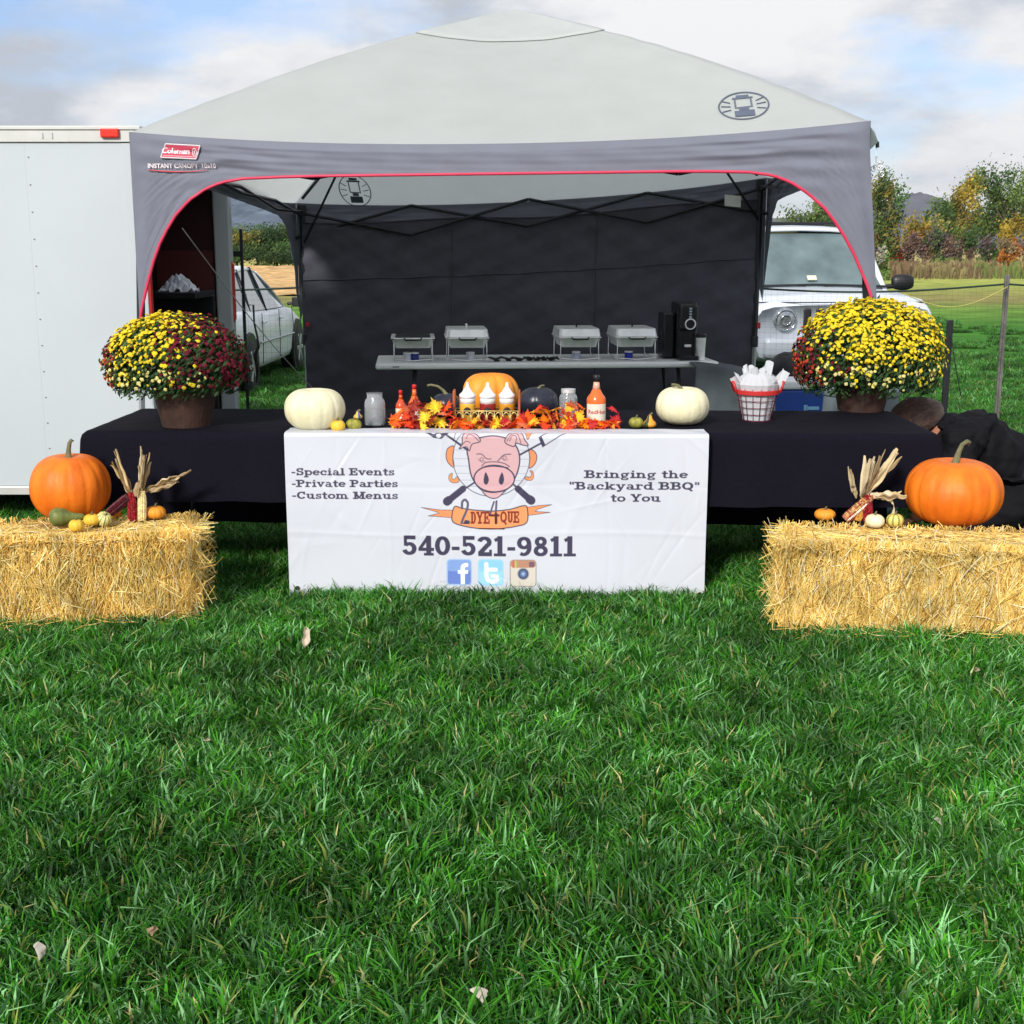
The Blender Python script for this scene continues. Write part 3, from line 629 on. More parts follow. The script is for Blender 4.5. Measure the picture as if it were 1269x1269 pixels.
folding_table('folding_table', -.95, 6.125, 1.82, .74, TZ - .006, TYAW, 'white folding table hidden under the left black tablecloth', group='front tables'); folding_table('folding_table', .93, 6.075, 1.82, .74, TZ - .006, TYAW, 'white folding table hidden under the right black tablecloth', group='front tables')
cloth_m = mat('black_tablecloth', (.0055, .005, .010), .9, var=.15, scale=60, spec=.12, bump=.1, bscale=300)
def tablecloth(cx, cy, L, D, z, rz, hang, label, seed, back=.5, ends=(1, 1)):
    """one draped sheet: flat top, rounded edges, rippled hangs"""
    b = MB(); nx, ny = 110, 90; e0 = hang if ends[0] else .0; e1 = hang if ends[1] else .0
    def fold(x, lim, r=.03):
        """arc length beyond the edge -> (out, down)"""
        if x <= lim: return x, 0.
        k = x - lim
        if k < r * 1.57: a_ = k / r; return lim + r * math.sin(a_), r * (1 - math.cos(a_))
        return lim + r + (k - r * 1.57) * .05, r + (k - r * 1.57)
    def fn(u, v):
        x = -(L / 2 + e0) + (L + e0 + e1) * u; yv = -(D / 2 + hang) + (D + hang + back) * v
        ox_, dx_ = fold(abs(x), L / 2); oy_, dy_ = fold(abs(yv), D / 2); sx = 1 if x > 0 else -1; sy = 1 if yv > 0 else -1
        dn = max(dx_, dy_) + .15 * min(dx_, dy_)
        amp = .022 * min(1, dn / .35); rip = vn(x * 4.2, 0, seed) * amp; rip2 = vn(yv * 4.8, 2, seed) * amp
        zz_ = z - dn + .0015 * vn(x * 9, yv * 9, seed)
        px = sx * ox_ + (sx * abs(rip2) * 1.1 if dx_ > .02 else 0); py = sy * oy_ + (sy * (rip + .6 * amp) if dy_ > .02 else 0)
        return Vector((px, py, max(zz_, .03)))
    b.grid(fn, nx, ny); o = b.build('tablecloth', cloth_m, None, smooth=True); o.location = (cx, cy, 0); o.rotation_euler = (0, 0, rz)
    return tag(o, label, 'tablecloth', 'black tablecloths')
tablecloth(-.955, 6.115, 1.86, .80, TZ, TYAW, .33, 'black tablecloth under the left flower pot', 1, .62, (1, 0)); tablecloth(.93, 6.065, 1.88, .80, TZ, TYAW, .34, 'black tablecloth under the right flower pot', 5, .62, (0, 1))  # long rear hangs added to keep the space under the tables dark
# ---- raster of the printed banner (flat print), stored as point colours on the banner's own mesh
BX0, BX1 = -1.0, .857; BW = BX1 - BX0; BH = .735 * 202 / 197          # printed front face
DP = .0019; NX = int(BW / DP); NY = int(BH / DP)
MMX = BW / 527.; MMY = BH / 202.
img = np.ones((NY, NX, 3), np.float32) * np.array([.58, .60, .66], np.float32)
gx = (np.arange(NX) + .5) / NX * 527 + 350; gy = 539 + (np.arange(NY) + .5) / NY * 202     # photo-like layout units
PXS = 527. / NX
def blend(cov, col, x0, y0):
    h, w = cov.shape; sl = img[y0:y0 + h, x0:x0 + w]; sl += (np.array(col, np.float32) - sl) * cov[..., None]
def region(xa, ya, xb, yb):
    i0 = max(0, int((xa - 350) / 527 * NX) - 2); i1 = min(NX, int((xb - 350) / 527 * NX) + 3); j0 = max(0, int((ya - 539) / 202 * NY) - 2); j1 = min(NY, int((yb - 539) / 202 * NY) + 3)
    return i0, i1, j0, j1
def segd(X, Y, a, c):
    dx_, dy_ = c[0] - a[0], c[1] - a[1]; L2 = dx_ * dx_ + dy_ * dy_ + 1e-12; t = np.clip(((X - a[0]) * dx_ + (Y - a[1]) * dy_) / L2, 0, 1)
    return np.hypot(X - a[0] - t * dx_, Y - a[1] - t * dy_)
def fillpoly(P, col):
    P = np.array(P, float); i0, i1, j0, j1 = region(P[:, 0].min(), P[:, 1].min(), P[:, 0].max(), P[:, 1].max())
    if i1 <= i0 or j1 <= j0: return
    X, Y = np.meshgrid(gx[i0:i1], gy[j0:j1]); ins = np.zeros(X.shape, bool); d = np.full(X.shape, 1e9); n = len(P)
    for k in range(n):
        a, c = P[k], P[(k + 1) % n]; cond = (a[1] > Y) != (c[1] > Y)
        with np.errstate(divide='ignore', invalid='ignore'): xi = (c[0] - a[0]) * (Y - a[1]) / (c[1] - a[1]) + a[0]
        ins ^= cond & (X < xi); d = np.minimum(d, segd(X, Y, a, c))
    sdv = np.where(ins, -d, d); blend(np.clip(.5 - sdv / PXS, 0, 1), col, i0, j0)
def stroke(P, w, col):
    P = np.array(P, float); i0, i1, j0, j1 = region(P[:, 0].min() - w, P[:, 1].min() - w, P[:, 0].max() + w, P[:, 1].max() + w)
    if i1 <= i0 or j1 <= j0: return
    X, Y = np.meshgrid(gx[i0:i1], gy[j0:j1]); d = np.full(X.shape, 1e9)
    for a, c in zip(P, P[1:]): d = np.minimum(d, segd(X, Y, a, c))
    blend(np.clip(.5 - (d - w / 2) / PXS, 0, 1), col, i0, j0)
def smooth(P, closed=False, n=6):
    P = [np.array(p, float) for p in P]; m = len(P); o = []
    for i in range(m if closed else m - 1):
        if closed: p0, p1, p2, p3 = P[(i - 1) % m], P[i], P[(i + 1) % m], P[(i + 2) % m]
        else: p0, p1, p2, p3 = P[max(i - 1, 0)], P[i], P[i + 1], P[min(i + 2, m - 1)]
        for k in range(n):
            t = k / n; o.append(.5 * (2 * p1 + (p2 - p0) * t + (2 * p0 - 5 * p1 + 4 * p2 - p3) * t * t + (3 * p1 - p0 - 3 * p2 + p3) * t ** 3))
    if not closed: o.append(P[-1])
    return o
INK = (.052, .045, .085); INK2 = (.10, .09, .15)
# slab serif alphabet: R = bar (x0,y0,x1,y1), L = line (x0,y0,x1,y1,w), A = arc (cx,cy,rx,ry,from,to,w); cap height 1
def SV(x, y0, y1, w=.2, s=.16, t=.13, a=True, b_=True):
    o = [('R', x - w / 2, y0, x + w / 2, y1)]
    if a: o.append(('R', x - w / 2 - s, y0, x + w / 2 + s, y0 + t))
    if b_: o.append(('R', x - w / 2 - s, y1 - t, x + w / 2 + s, y1))
    return o
h_ = .18; X_ = .70
GL = {
 'S': (.86, [('A', .43, .735, .26, .2, 20, 270, h_), ('A', .43, .27, .27, .2, -90 - 110, 90, h_) if 0 else ('A', .43, .30, .27, .22, 90, -160, h_), ('R', .62, .68, .74, 1.0), ('R', .10, .0, .22, .34)]),
 'E': (.92, SV(.26, 0, 1) + [('R', .2, .87, .84, 1), ('R', .2, 0, .86, .13), ('R', .3, .44, .62, .57), ('R', .72, .66, .84, 1), ('R', .74, 0, .86, .36), ('R', .54, .34, .65, .68)]),
 'P': (.92, SV(.26, 0, 1, s=.18) + [('A', .52, .72, .24, .215, 90, -90, h_), ('R', .3, .87, .54, 1), ('R', .3, .44, .54, .57)]),
 'C': (.95, [('A', .5, .5, .36, .43, 40, 320, .2), ('R', .72, .62, .84, 1.0)]),
 'M': (1.25, SV(.24, 0, 1, .18, .15) + SV(1.0, 0, 1, .2, .15) + [('L', .24, .95, .6, .1, .2), ('L', .98, .95, .62, .1, .13)]),
 'B': (.98, SV(.26, 0, 1, s=.18) + [('A', .55, .745, .2, .19, 90, -90, h_), ('A', .56, .27, .25, .21, 90, -90, h_), ('R', .3, .87, .56, 1), ('R', .3, .43, .58, .56), ('R', .3, 0, .58, .13)]),
 'Q': (1.05, [('A', .5, .5, .36, .42, 0, 360, .2), ('L', .5, .22, .88, -.16, .16)]),
 'Y': (1.0, SV(.5, 0, .5, b_=False) + [('L', .2, .95, .5, .42, .19), ('L', .8, .95, .5, .42, .15), ('R', .02, .87, .38, 1), ('R', .64, .87, .98, 1)]),
 'T': (.9, SV(.45, 0, 1) + [('R', .06, .87, .84, 1), ('R', .06, .62, .18, 1), ('R', .72, .62, .84, 1)]),
 'p': (.86, SV(.2, -.28, X_, .18, .13, b_=False) + [('R', .04, .58, .28, X_), ('A', .48, .35, .25, .29, 150, -150, .17)]),
 'e': (.78, [('A', .39, .35, .28, .28, 10, 320, .17), ('R', .14, .32, .68, .42)]),
 'c': (.74, [('A', .4, .35, .28, .28, 45, 320, .17), ('A', .58, .48, .05, .05, 0, 360, .1)]),
 'i': (.5, SV(.25, 0, X_, .18, .13, b_=False) + [('R', .08, .58, .3, X_), ('A', .25, .9, .035, .035, 0, 360, .12)]),
 'a': (.82, [('A', .34, .20, .2, .15, 0, 360, .14), ('A', .36, .45, .2, .19, 150, 0, .15), ('R', .48, .05, .65, .48), ('R', .5, 0, .8, .12)]),
 'l': (.5, SV(.25, 0, 1, .18, .13, b_=False) + [('R', .08, .88, .3, 1)]),
 'v': (.82, [('L', .18, .66, .42, .04, .18), ('L', .66, .66, .42, .04, .12), ('R', .02, .58, .34, X_), ('R', .5, .58, .8, X_)]),
 'n': (.95, SV(.22, 0, X_, .17, .12, b_=False) + [('R', .06, .58, .28, X_), ('A', .46, .42, .21, .22, 180, 0, .16), ('R', .59, 0, .76, .42), ('R', .50, 0, .88, .12)]),
 't': (.58, [('R', .18, .12, .36, .92), ('R', .04, .58, .54, X_), ('A', .38, .16, .12, .12, 180, 340, .14)]),
 's': (.66, [('A', .33, .51, .19, .13, 20, 270, .13), ('A', .33, .2, .2, .135, 90, -160, .13), ('R', .46, .48, .56, .7), ('R', .07, 0, .17, .24)]),
 'r': (.68, SV(.22, 0, X_, .17, .13, b_=False) + [('R', .06, .58, .28, X_), ('A', .44, .42, .2, .2, 160, 60, .16), ('A', .55, .56, .04, .04, 0, 360, .1)]),
 'u': (.95, [('R', .15, .28, .32, X_), ('R', .03, .58, .3, X_), ('A', .41, .3, .2, .22, 180, 320, .16), ('R', .58, 0, .75, X_), ('R', .44, .58, .7, X_), ('R', .6, 0, .9, .12)]),
 'o': (.8, [('A', .4, .35, .28, .28, 0, 360, .17)]),
 'm': (1.35, SV(.22, 0, X_, .17, .12, b_=False) + [('R', .06, .58, .28, X_), ('A', .44, .42, .2, .22, 180, 0, .15), ('R', .56, 0, .72, .42), ('R', .50, 0, .82, .12), ('A', .84, .42, .2, .22, 180, 0, .15), ('R', .97, 0, 1.13, .42), ('R', .9, 0, 1.28, .12)]),
 'g': (.84, [('A', .36, .42, .22, .2, 0, 360, .15), ('L', .54, .58, .76, .66, .13), ('A', .38, -.1, .27, .13, 0, 360, .12), ('L', .18, .2, .22, .02, .12)]),
 'h': (.95, SV(.22, 0, 1, .17, .12, b_=False) + [('R', .06, .88, .28, 1), ('A', .46, .42, .21, .22, 180, 0, .16), ('R', .59, 0, .76, .42), ('R', .50, 0, .88, .12)]),
 'k': (.95, SV(.22, 0, 1, .17, .12, b_=False) + [('R', .06, .88, .28, 1), ('L', .3, .28, .68, .62, .13), ('L', .42, .38, .72, .05, .17), ('R', .5, .58, .86, X_), ('R', .54, 0, .92, .12)]),
 'y': (.85, [('L', .18, .66, .44, .04, .18), ('L', .68, .66, .36, -.2, .12), ('R', .02, .58, .34, X_), ('R', .52, .58, .82, X_), ('A', .24, -.18, .08, .07, 0, 360, .11)]),
 'd': (.88, [('A', .38, .35, .26, .28, 0, 360, .17), ('R', .54, 0, .71, 1), ('R', .42, .88, .6, 1), ('R', .6, 0, .86, .12)]),
 '-': (.5, [('R', .07, .3, .43, .44)]), '"': (.5, [('R', .08, .68, .2, 1), ('R', .29, .68, .41, 1)]), ' ': (.42, []),
 '0': (.84, [('A', .42, .5, .27, .41, 0, 360, .21)]),
 '1': (.70, SV(.37, 0, 1, .22, .18, .11, b_=False) + [('L', .36, .93, .12, .80, .13)]),
 '2': (.82, [('A', .40, .70, .25, .21, 165, -40, .20), ('L', .56, .56, .16, .12, .19), ('R', .10, 0, .76, .17), ('R', .66, 0, .76, .3)]),
 '4': (.86, [('R', .46, 0, .68, 1), ('L', .53, .93, .12, .34, .13), ('R', .06, .24, .82, .37), ('R', .34, 0, .80, .10)]),
 '5': (.82, [('R', .14, .84, .70, 1), ('R', .14, .5, .26, 1), ('A', .39, .34, .26, .25, 130, -160, .2)]),
 '8': (.82, [('A', .41, .74, .2, .18, 0, 360, .18), ('A', .41, .27, .25, .2, 0, 360, .19)]),
 '9': (.84, [('A', .40, .67, .25, .24, 0, 360, .19), ('A', .38, .45, .29, .37, 20, -120, .19)]),
}
def glyph_polys(prims):
    out_ = []
    for p in prims:
        if p[0] == 'R': _, a, c, d, e = p; out_.append(('P', [(a, c), (d, c), (d, e), (a, e)]))
        elif p[0] == 'L':
            _, a, c, d, e, w = p; dx_, dy_ = d - a, e - c; l = math.hypot(dx_, dy_); nx_, ny_ = -dy_ / l * w / 2, dx_ / l * w / 2
            out_.append(('P', [(a + nx_, c + ny_), (d + nx_, e + ny_), (d - nx_, e - ny_), (a - nx_, c - ny_)]))
        else:
            _, cx__, cy__, rx, ry, a0, a1, w = p; n = 18
            ang = [R(a0 + (a1 - a0) * k / n) for k in range(n + 1)]; o_, i_ = [], []
            for t in ang:
                ww = w * (.62 + .38 * abs(math.cos(t)))
                o_.append((cx__ + (rx + ww / 2) * math.cos(t), cy__ + (ry + ww / 2) * math.sin(t))); i_.append((cx__ + max(0, rx - ww / 2) * math.cos(t), cy__ + max(0, ry - ww / 2) * math.sin(t)))
            for k in range(n): out_.append(('P', [o_[k], o_[k + 1], i_[k + 1], i_[k]]))
    return out_
def slab(txt, x0, x1, base, cap, col=INK, dil=1.0):
    """cover-mask lettering between x0 and x1, baseline and cap height in layout units"""
    total = sum(GL[c][0] for c in txt); sx = (x1 - x0) / total
    i0, i1, j0, j1 = region(x0 - 2, base - cap - 2, x1 + 2, base + cap * .35); X, Y = np.meshgrid(gx[i0:i1], gy[j0:j1]); cov = np.zeros(X.shape, np.float32); x = x0
    for c in txt:
        for _, P in glyph_polys(GL[c][1]):
            Q = np.array([(x + p[0] * sx, base - p[1] * cap) for p in P]); 
            if abs(np.cross(Q[1] - Q[0], Q[2] - Q[0])) + abs(np.cross(Q[2] - Q[0], Q[3] - Q[0])) < 1e-9: continue
            ka = max(0, int((Q[:, 0].min() - gx[i0]) / PXS) - 2); kb = int((Q[:, 0].max() - gx[i0]) / PXS) + 4
            XX, YY = X[:, ka:kb], Y[:, ka:kb]; ins = np.zeros(XX.shape, bool); d = np.full(XX.shape, 1e9)
            for k in range(4):
                a, e = Q[k], Q[(k + 1) % 4]; cond = (a[1] > YY) != (e[1] > YY)
                with np.errstate(divide='ignore', invalid='ignore'): xi = (e[0] - a[0]) * (YY - a[1]) / (e[1] - a[1]) + a[0]
                ins ^= cond & (XX < xi); d = np.minimum(d, segd(XX, YY, a, e))
            sdv = np.where(ins, -d, d); cov[:, ka:kb] = np.maximum(cov[:, ka:kb], np.clip(dil - sdv / PXS, 0, 1))
        x += GL[c][0] * sx
    blend(cov, col, i0, j0)
slab('-Special Events', 357.5, 487.5, 592.2, 8.4); slab('-Private Parties', 357.5, 491.5, 606.2, 8.4); slab('-Custom Menus', 357.5, 491.5, 620.4, 8.4)
slab('Bringing the', 724, 853, 594, 9); slab('"Backyard BBQ"', 705, 868, 608, 9); slab('to You', 757, 820, 622.6, 9)
slab('540-521-9811', 494.5, 715, 688.6, 23.6, dil=1.5)
# pig emblem, laid out in its own units
def Z(P): return [(520 + x / 5.767, 520 + y_ / 5.767 - .2) for x, y_ in P]
def zs(P, w, c=INK, sm=False): stroke(Z(smooth(P) if sm else P), w / 5.767, c)
def zf(P, c, sm=False, ol=None, w=7):
    Q = smooth(P, True) if sm else P; fillpoly(Z(Q), c)
    if ol: stroke(Z(list(Q) + [Q[0]]), w / 5.767, ol)
ORG = (.78, .27, .11); PINK = (.62, .38, .40); WH = (.58, .60, .66)
circ = [(508 + 276 * math.cos(a), 296 + 262 * math.sin(a)) for a in np.linspace(0, 2 * math.pi, 60)]
zf([(240, 215), (196, 232), (184, 285), (200, 330), (240, 358), (234, 290)], ORG, True, INK, 6); zf([(205, 415), (205, 448), (235, 467), (276, 458), (262, 424), (245, 440), (226, 436), (228, 400)], ORG, True, INK, 4)
zf([(780, 232), (822, 250), (836, 290), (820, 335), (782, 362), (786, 290)], ORG, True, INK, 6); zf([(750, 438), (790, 448), (814, 425), (806, 385), (786, 380), (800, 405), (785, 425), (762, 420)], ORG, True, INK, 4)
zf([(735, 85), (840, 92), (800, 120), (770, 165), (752, 120)], ORG, True, INK, 4)
stroke(Z(circ), 1.0, INK2)
for yy_ in (150, 195, 240, 300, 350, 400, 447, 490):
    hw = 276 * math.sqrt(max(0, 1 - ((yy_ - 296) / 262) ** 2)); zs([(508 - hw, yy_), (508 + hw, yy_)], 3, (.30, .28, .36))
zs([(250, 78), (770, 78)], 4); zs([(268, 107), (760, 107)], 4); zs([(262, 95), (238, 180)], 5)
zf([(-30, 70), (95, 158), (150, 166), (206, 122), (170, 85), (60, 60)], INK)
for cx__, cy__, r_ in ((45, 88, 17), (95, 110, 20), (150, 102, 18), (132, 142, 18), (105, 84, 10)): zf([(cx__ + r_ * math.cos(a), cy__ + r_ * math.sin(a)) for a in np.linspace(0, 6.2, 12)], WH)
zs([(175, 128), (350, 248)], 15); zs([(650, 462), (700, 500)], 12); zs([(880, 182), (700, 278)], 13); zs([(400, 455), (330, 500)], 12)
zf([(846, 150), (868, 140), (898, 205), (876, 220)], INK); zs([(856, 148), (965, 78)], 7); zs([(886, 208), (1045, 112)], 7)
for hx in ([(305, 508), (200, 588)], [(700, 505), (785, 578)]): zs(hx, 46); zs([hx[1], (hx[1][0] + (-12 if hx[1][0] < 500 else 12), hx[1][1] + 8)], 60)
zf([(345, 300), (336, 250), (350, 200), (395, 168), (450, 150), (520, 142), (590, 150), (645, 172), (690, 215), (712, 280), (708, 350), (685, 420), (650, 480), (600, 520), (510, 532), (440, 515), (392, 465), (360, 400)], PINK, True, INK, 10)
zf([(432, 178), (395, 125), (330, 112), (303, 150), (300, 200), (280, 232), (330, 218), (352, 245), (372, 200)], PINK, True, INK, 7); zs([(330, 160), (350, 130), (390, 150), (420, 178)], 5, INK, True); zs([(300, 205), (330, 180), (360, 190)], 5, INK, True)
zf([(606, 182), (640, 122), (680, 102), (722, 112), (748, 165), (774, 206), (722, 200), (690, 190), (668, 214)], PINK, True, INK, 7); zs([(620, 178), (655, 130), (690, 120), (712, 160), (722, 195)], 5, INK, True); zs([(640, 178), (662, 140), (690, 150), (680, 200)], 5, INK, True)
zf([(450, 512), (470, 552), (515, 572), (555, 566), (592, 535), (600, 515)], PINK, True, INK, 7)
zf([(530 + 146 * math.cos(a), 436 + 92 * math.sin(a)) for a in np.linspace(0, 6.2, 30)], (.63, .37, .40), False, INK, 10)
for nx_, tl in ((472, -4), (582, 4)): zf([(nx_ + tl, 392), (nx_ + 19, 440), (nx_ + 6, 476), (nx_ - 14, 470), (nx_ - 18, 440)], INK, True)
zs([(455, 522), (520, 531), (600, 520)], 9, INK, True); zs([(440, 350), (470, 325), (540, 320), (600, 330), (640, 352)], 6, INK, True); zs([(440, 362), (520, 350), (630, 360)], 7, INK, True)
zs([(405, 268), (440, 268), (475, 298), (508, 300)], 6, INK, True); zs([(650, 266), (600, 272), (565, 305), (556, 315)], 6, INK, True)
for ex_, ey_ in ((440, 303), (605, 290)): zs([(ex_ + 13 * math.cos(a), ey_ + 11 * math.sin(a)) for a in np.linspace(0, 6.3, 12)], 4); zs([(ex_ - 28, ey_ - 4), (ex_, ey_ + 20), (ex_ + 25, ey_ + 12)], 3, INK, True)
zf([(228, 655), (140, 655), (0, 638), (110, 668), (132, 678), (50, 697), (222, 708)], ORG, False, INK, 4); zf([(768, 632), (860, 620), (945, 614), (840, 648), (826, 662), (935, 668), (772, 690)], ORG, False, INK, 4)
zf([(245, 630), (300, 643), (400, 655), (520, 660), (640, 648), (740, 622), (768, 640), (766, 735), (690, 765), (540, 784), (400, 780), (290, 762), (228, 735), (225, 680)], (.80, .30, .12), True, INK, 8)
zs([(420, 782), (600, 784)], 9, (.10, .02, .02))
DR = (.20, .03, .02)
def ribt(ch, x0, x1, base, cap):
    a, c = Z([(x0, base), (x1, base)]); slab(ch, a[0], c[0], a[1], cap / 5.767, DR)
GL['D'] = (.8, SV(.22, 0, 1, .2, .1) + [('A', .42, .5, .2, .42, 90, -90, .2), ('R', .2, .88, .45, 1), ('R', .2, 0, .45, .12)])
GL['U'] = (.85, [('R', .12, .25, .32, 1), ('R', .55, .25, .73, 1), ('A', .42, .28, .2, .2, 180, 360, .19), ('R', .03, .88, .4, 1), ('R', .47, .88, .82, 1)])
ribt('DYE', 358, 498, 748, 82); ribt('QUE', 572, 712, 740, 78)
zs([(296, 640), (298, 600), (318, 583), (338, 605), (332, 650), (305, 710), (292, 745)], 17, INK2, True); zf([(300, 752), (352, 752), (352, 728), (318, 722)], INK)
zs([(318, 578), (318, 660)], 3, WH) if 0 else None
zs([(528, 596), (512, 640), (500, 682)], 13, INK2); zs([(546, 592), (540, 680)], 15, INK2); zs([(500, 690), (560, 690)], 16, (.08, .02, .02)); zs([(542, 680), (542, 742)], 20, (.08, .02, .02))
# badges: letter f, bird-like t, camera
def rrect(x0, y0, x1, y1, r):
    o_ = []
    for cx__, cy__, a0 in ((x1 - r, y0 + r, -90), (x1 - r, y1 - r, 0), (x0 + r, y1 - r, 90), (x0 + r, y0 + r, 180)):
        for k in range(7): a = R(a0 + 15 * k); o_.append((cx__ + r * math.cos(a), cy__ + r * math.sin(a)))
    return o_
for (x0, x1, edge, top_, bot_) in ((551, 583.5, (.36, .50, .75), (.22, .34, .66), (.14, .22, .56)), (591, 623.5, (.30, .58, .82), (.26, .55, .80), (.33, .62, .86))):
    fillpoly(rrect(x0, 692.8, x1, 725.4, 4.5), edge); fillpoly(rrect(x0 + 1.6, 694.2, x1 - 1.6, 724, 3.5), bot_); fillpoly(rrect(x0 + 1.6, 694.2, x1 - 1.6, 708, 3.5), top_)
fillpoly([(569, 723.8), (569, 711), (565.5, 711), (565.5, 706.6), (569, 706.6), (569, 703), (570.5, 699.5), (574, 697.8), (578.5, 697.8), (578.5, 702.3), (575.3, 702.6), (574.3, 704), (574.3, 706.6), (578.6, 706.6), (578, 711), (574.3, 711), (574.3, 723.8)], (.80, .84, .92))
stroke(smooth([(601.5, 699), (601.5, 705), (601.8, 713), (604, 718.5), (609, 720.5), (613.5, 719.5)]), 5.4, (.72, .86, .93)); stroke([(602, 705.6), (613.5, 705.6)], 5, (.72, .86, .93)); stroke([(609, 713.5), (615, 713.5)], 4.6, (.72, .86, .93)); stroke([(610, 720), (615.5, 718)], 4.6, (.72, .86, .93))
fillpoly(rrect(631.3, 693, 665, 726.6, 5), (.30, .22, .17)); fillpoly(rrect(632.4, 694, 664, 725.6, 4), (.62, .57, .50)); fillpoly(rrect(632.4, 694, 664, 703, 4), (.45, .23, .15)); fillpoly([(634.8, 694.5), (637, 694.5), (637, 703), (634.8, 703)], (.55, .12, .1)); fillpoly([(637.5, 694.5), (639.4, 694.5), (639.4, 703), (637.5, 703)], (.6, .45, .12)); fillpoly([(640, 694.5), (641.6, 694.5), (641.6, 703), (640, 703)], (.2, .4, .15))
fillpoly(rrect(655.5, 695.5, 662.4, 702, 1.5), (.18, .10, .14))
for r_, c_ in ((7.8, (.40, .38, .38)), (6.6, (.06, .07, .12)), (4.6, (.10, .16, .33)), (2.2, (.30, .40, .60))): fillpoly([(648.3 + r_ * math.cos(a), 710.5 + r_ * math.sin(a)) for a in np.linspace(0, 6.2, 24)], c_)
# ---- banner sheet with creases
def cr(X, Zc):
    rg_ = np.random.default_rng(11); d = .003 * np.sin(X * 5 + 1) + .003 * np.sin(Zc * 9 + X * 3)
    for _ in range(85):
        x0, z0 = rg_.uniform(-1.02, .88), rg_.uniform(.02, .74); a = rg_.uniform(0, math.pi) if rg_.random() < .6 else rg_.normal(1.1, .25); L = rg_.uniform(.04, .22); w = rg_.uniform(.006, .022); am = rg_.uniform(-.0017, .0017)
        ca, sa = math.cos(a), math.sin(a); p = (X - x0) * ca + (Zc - z0) * sa; q = -(X - x0) * sa + (Zc - z0) * ca + .25 * p * p
        d = d + am * np.exp(-(p / L) ** 2) * np.exp(-np.abs(q / w) ** 1.6)
    for zf_, am in ((.30, .0010), (.52, -.0008)): d = d + am * np.exp(-((Zc - zf_ - .01 * np.sin(X * 4)) / .012) ** 2)
    for xf_, am in ((-.55, .0008), (.42, -.0008)): d = d + am * np.exp(-((X - xf_ - .01 * np.sin(Zc * 7)) / .010) ** 2)
    return d
ft = .15; nt_ = int(ft / .008)     # flap lying back on the table top
jj = np.arange(NY + 1) / NY; ii = np.arange(NX + 1) / NX
Xg, Sg = np.meshgrid(BX0 + BW * ii, BH * jj)       # S: distance down from the edge
yaw_t = math.tan(TYAW); rr = .018
Yf = BY + (Xg + .07) * yaw_t; ang = np.clip(Sg / rr, 0, math.pi / 2)
Zg = TZ + .006 - rr * (1 - np.cos(ang)) - np.maximum(0, Sg - rr * math.pi / 2) * (1.0 - .010 * (Xg > 0) * Xg); out_y = -rr * np.sin(ang) - .012
Dg = cr(Xg, Zg) * np.clip(Sg / .03, 0, 1)
lift = .0
Yg = Yf + out_y - Dg - .012 * np.clip(Sg / BH, 0, 1) * 0
Xo = Xg - .012 * (Sg / BH) * (Xg < -.5) * -(Xg + .5) * 0
Vf = np.stack([Xo, Yg, Zg], -1)
colp = np.ones((NY + 1, NX + 1, 4), np.float32); im2 = np.concatenate([img, img[-1:]], 0); im2 = np.concatenate([im2, im2[:, -1:]], 1); colp[..., :3] = im2
kf = np.arange(nt_, 0, -1) / nt_ * ft; XgT, KT = np.meshgrid(BX0 + BW * ii, kf)
YT = BY + (XgT + .07) * yaw_t - .012 + KT; ZT = TZ + .006 + .0012 * np.sin(XgT * 31 + KT * 40) * np.minimum(1, KT / .03)
VT = np.stack([XgT, YT, ZT], -1); colT = np.ones((nt_, NX + 1, 4), np.float32) * np.array([.58, .60, .66, 1], np.float32)
VV = np.concatenate([VT, Vf], 0); CCb = np.concatenate([colT, colp], 0); rows = VV.shape[0]; wv = NX + 1
me = bpy.data.meshes.new('banner'); me.vertices.add(rows * wv); me.vertices.foreach_set('co', VV.astype(np.float32).ravel())
jr, ir = np.meshgrid(np.arange(rows - 1), np.arange(NX), indexing='ij'); k0 = (jr * wv + ir).ravel(); fa = np.stack([k0, k0 + wv, k0 + wv + 1, k0 + 1], 1).astype(np.int32)
me.loops.add(fa.size); me.loops.foreach_set('vertex_index', fa.ravel()); me.polygons.add(len(fa)); me.polygons.foreach_set('loop_start', (np.arange(len(fa)) * 4).astype(np.int32)); me.polygons.foreach_set('use_smooth', np.ones(len(fa), bool)); me.update(calc_edges=True)
ca = me.color_attributes.new('Col', 'FLOAT_COLOR', 'POINT'); ca.data.foreach_set('color', CCb.astype(np.float32).ravel())
me.materials.append(amat('printed_vinyl', .42, 0, spec=.4, var=.02)); banner = bpy.data.objects.new('banner', me); COL.objects.link(banner)
tag(banner, 'white creased vinyl banner with pig emblem and phone number hanging from the table', 'banner')
for px, py in ((360.5, 725), (609, 726.5), (870, 729)):
    x = BX0 + (px - 350) * MMX; z = TZ - (py - 539) * MMY; b = MB(); b.M = Matrix.Translation((x, BY + (x + .07) * yaw_t - .036, z)) @ Matrix.Rotation(R(90), 4, 'X'); b.lathe([(.003, 0), (.009, 0), (.010, .002), (.008, .004), (.003, .003)], 12); b.build('grommet', M['dark_steel'], banner)
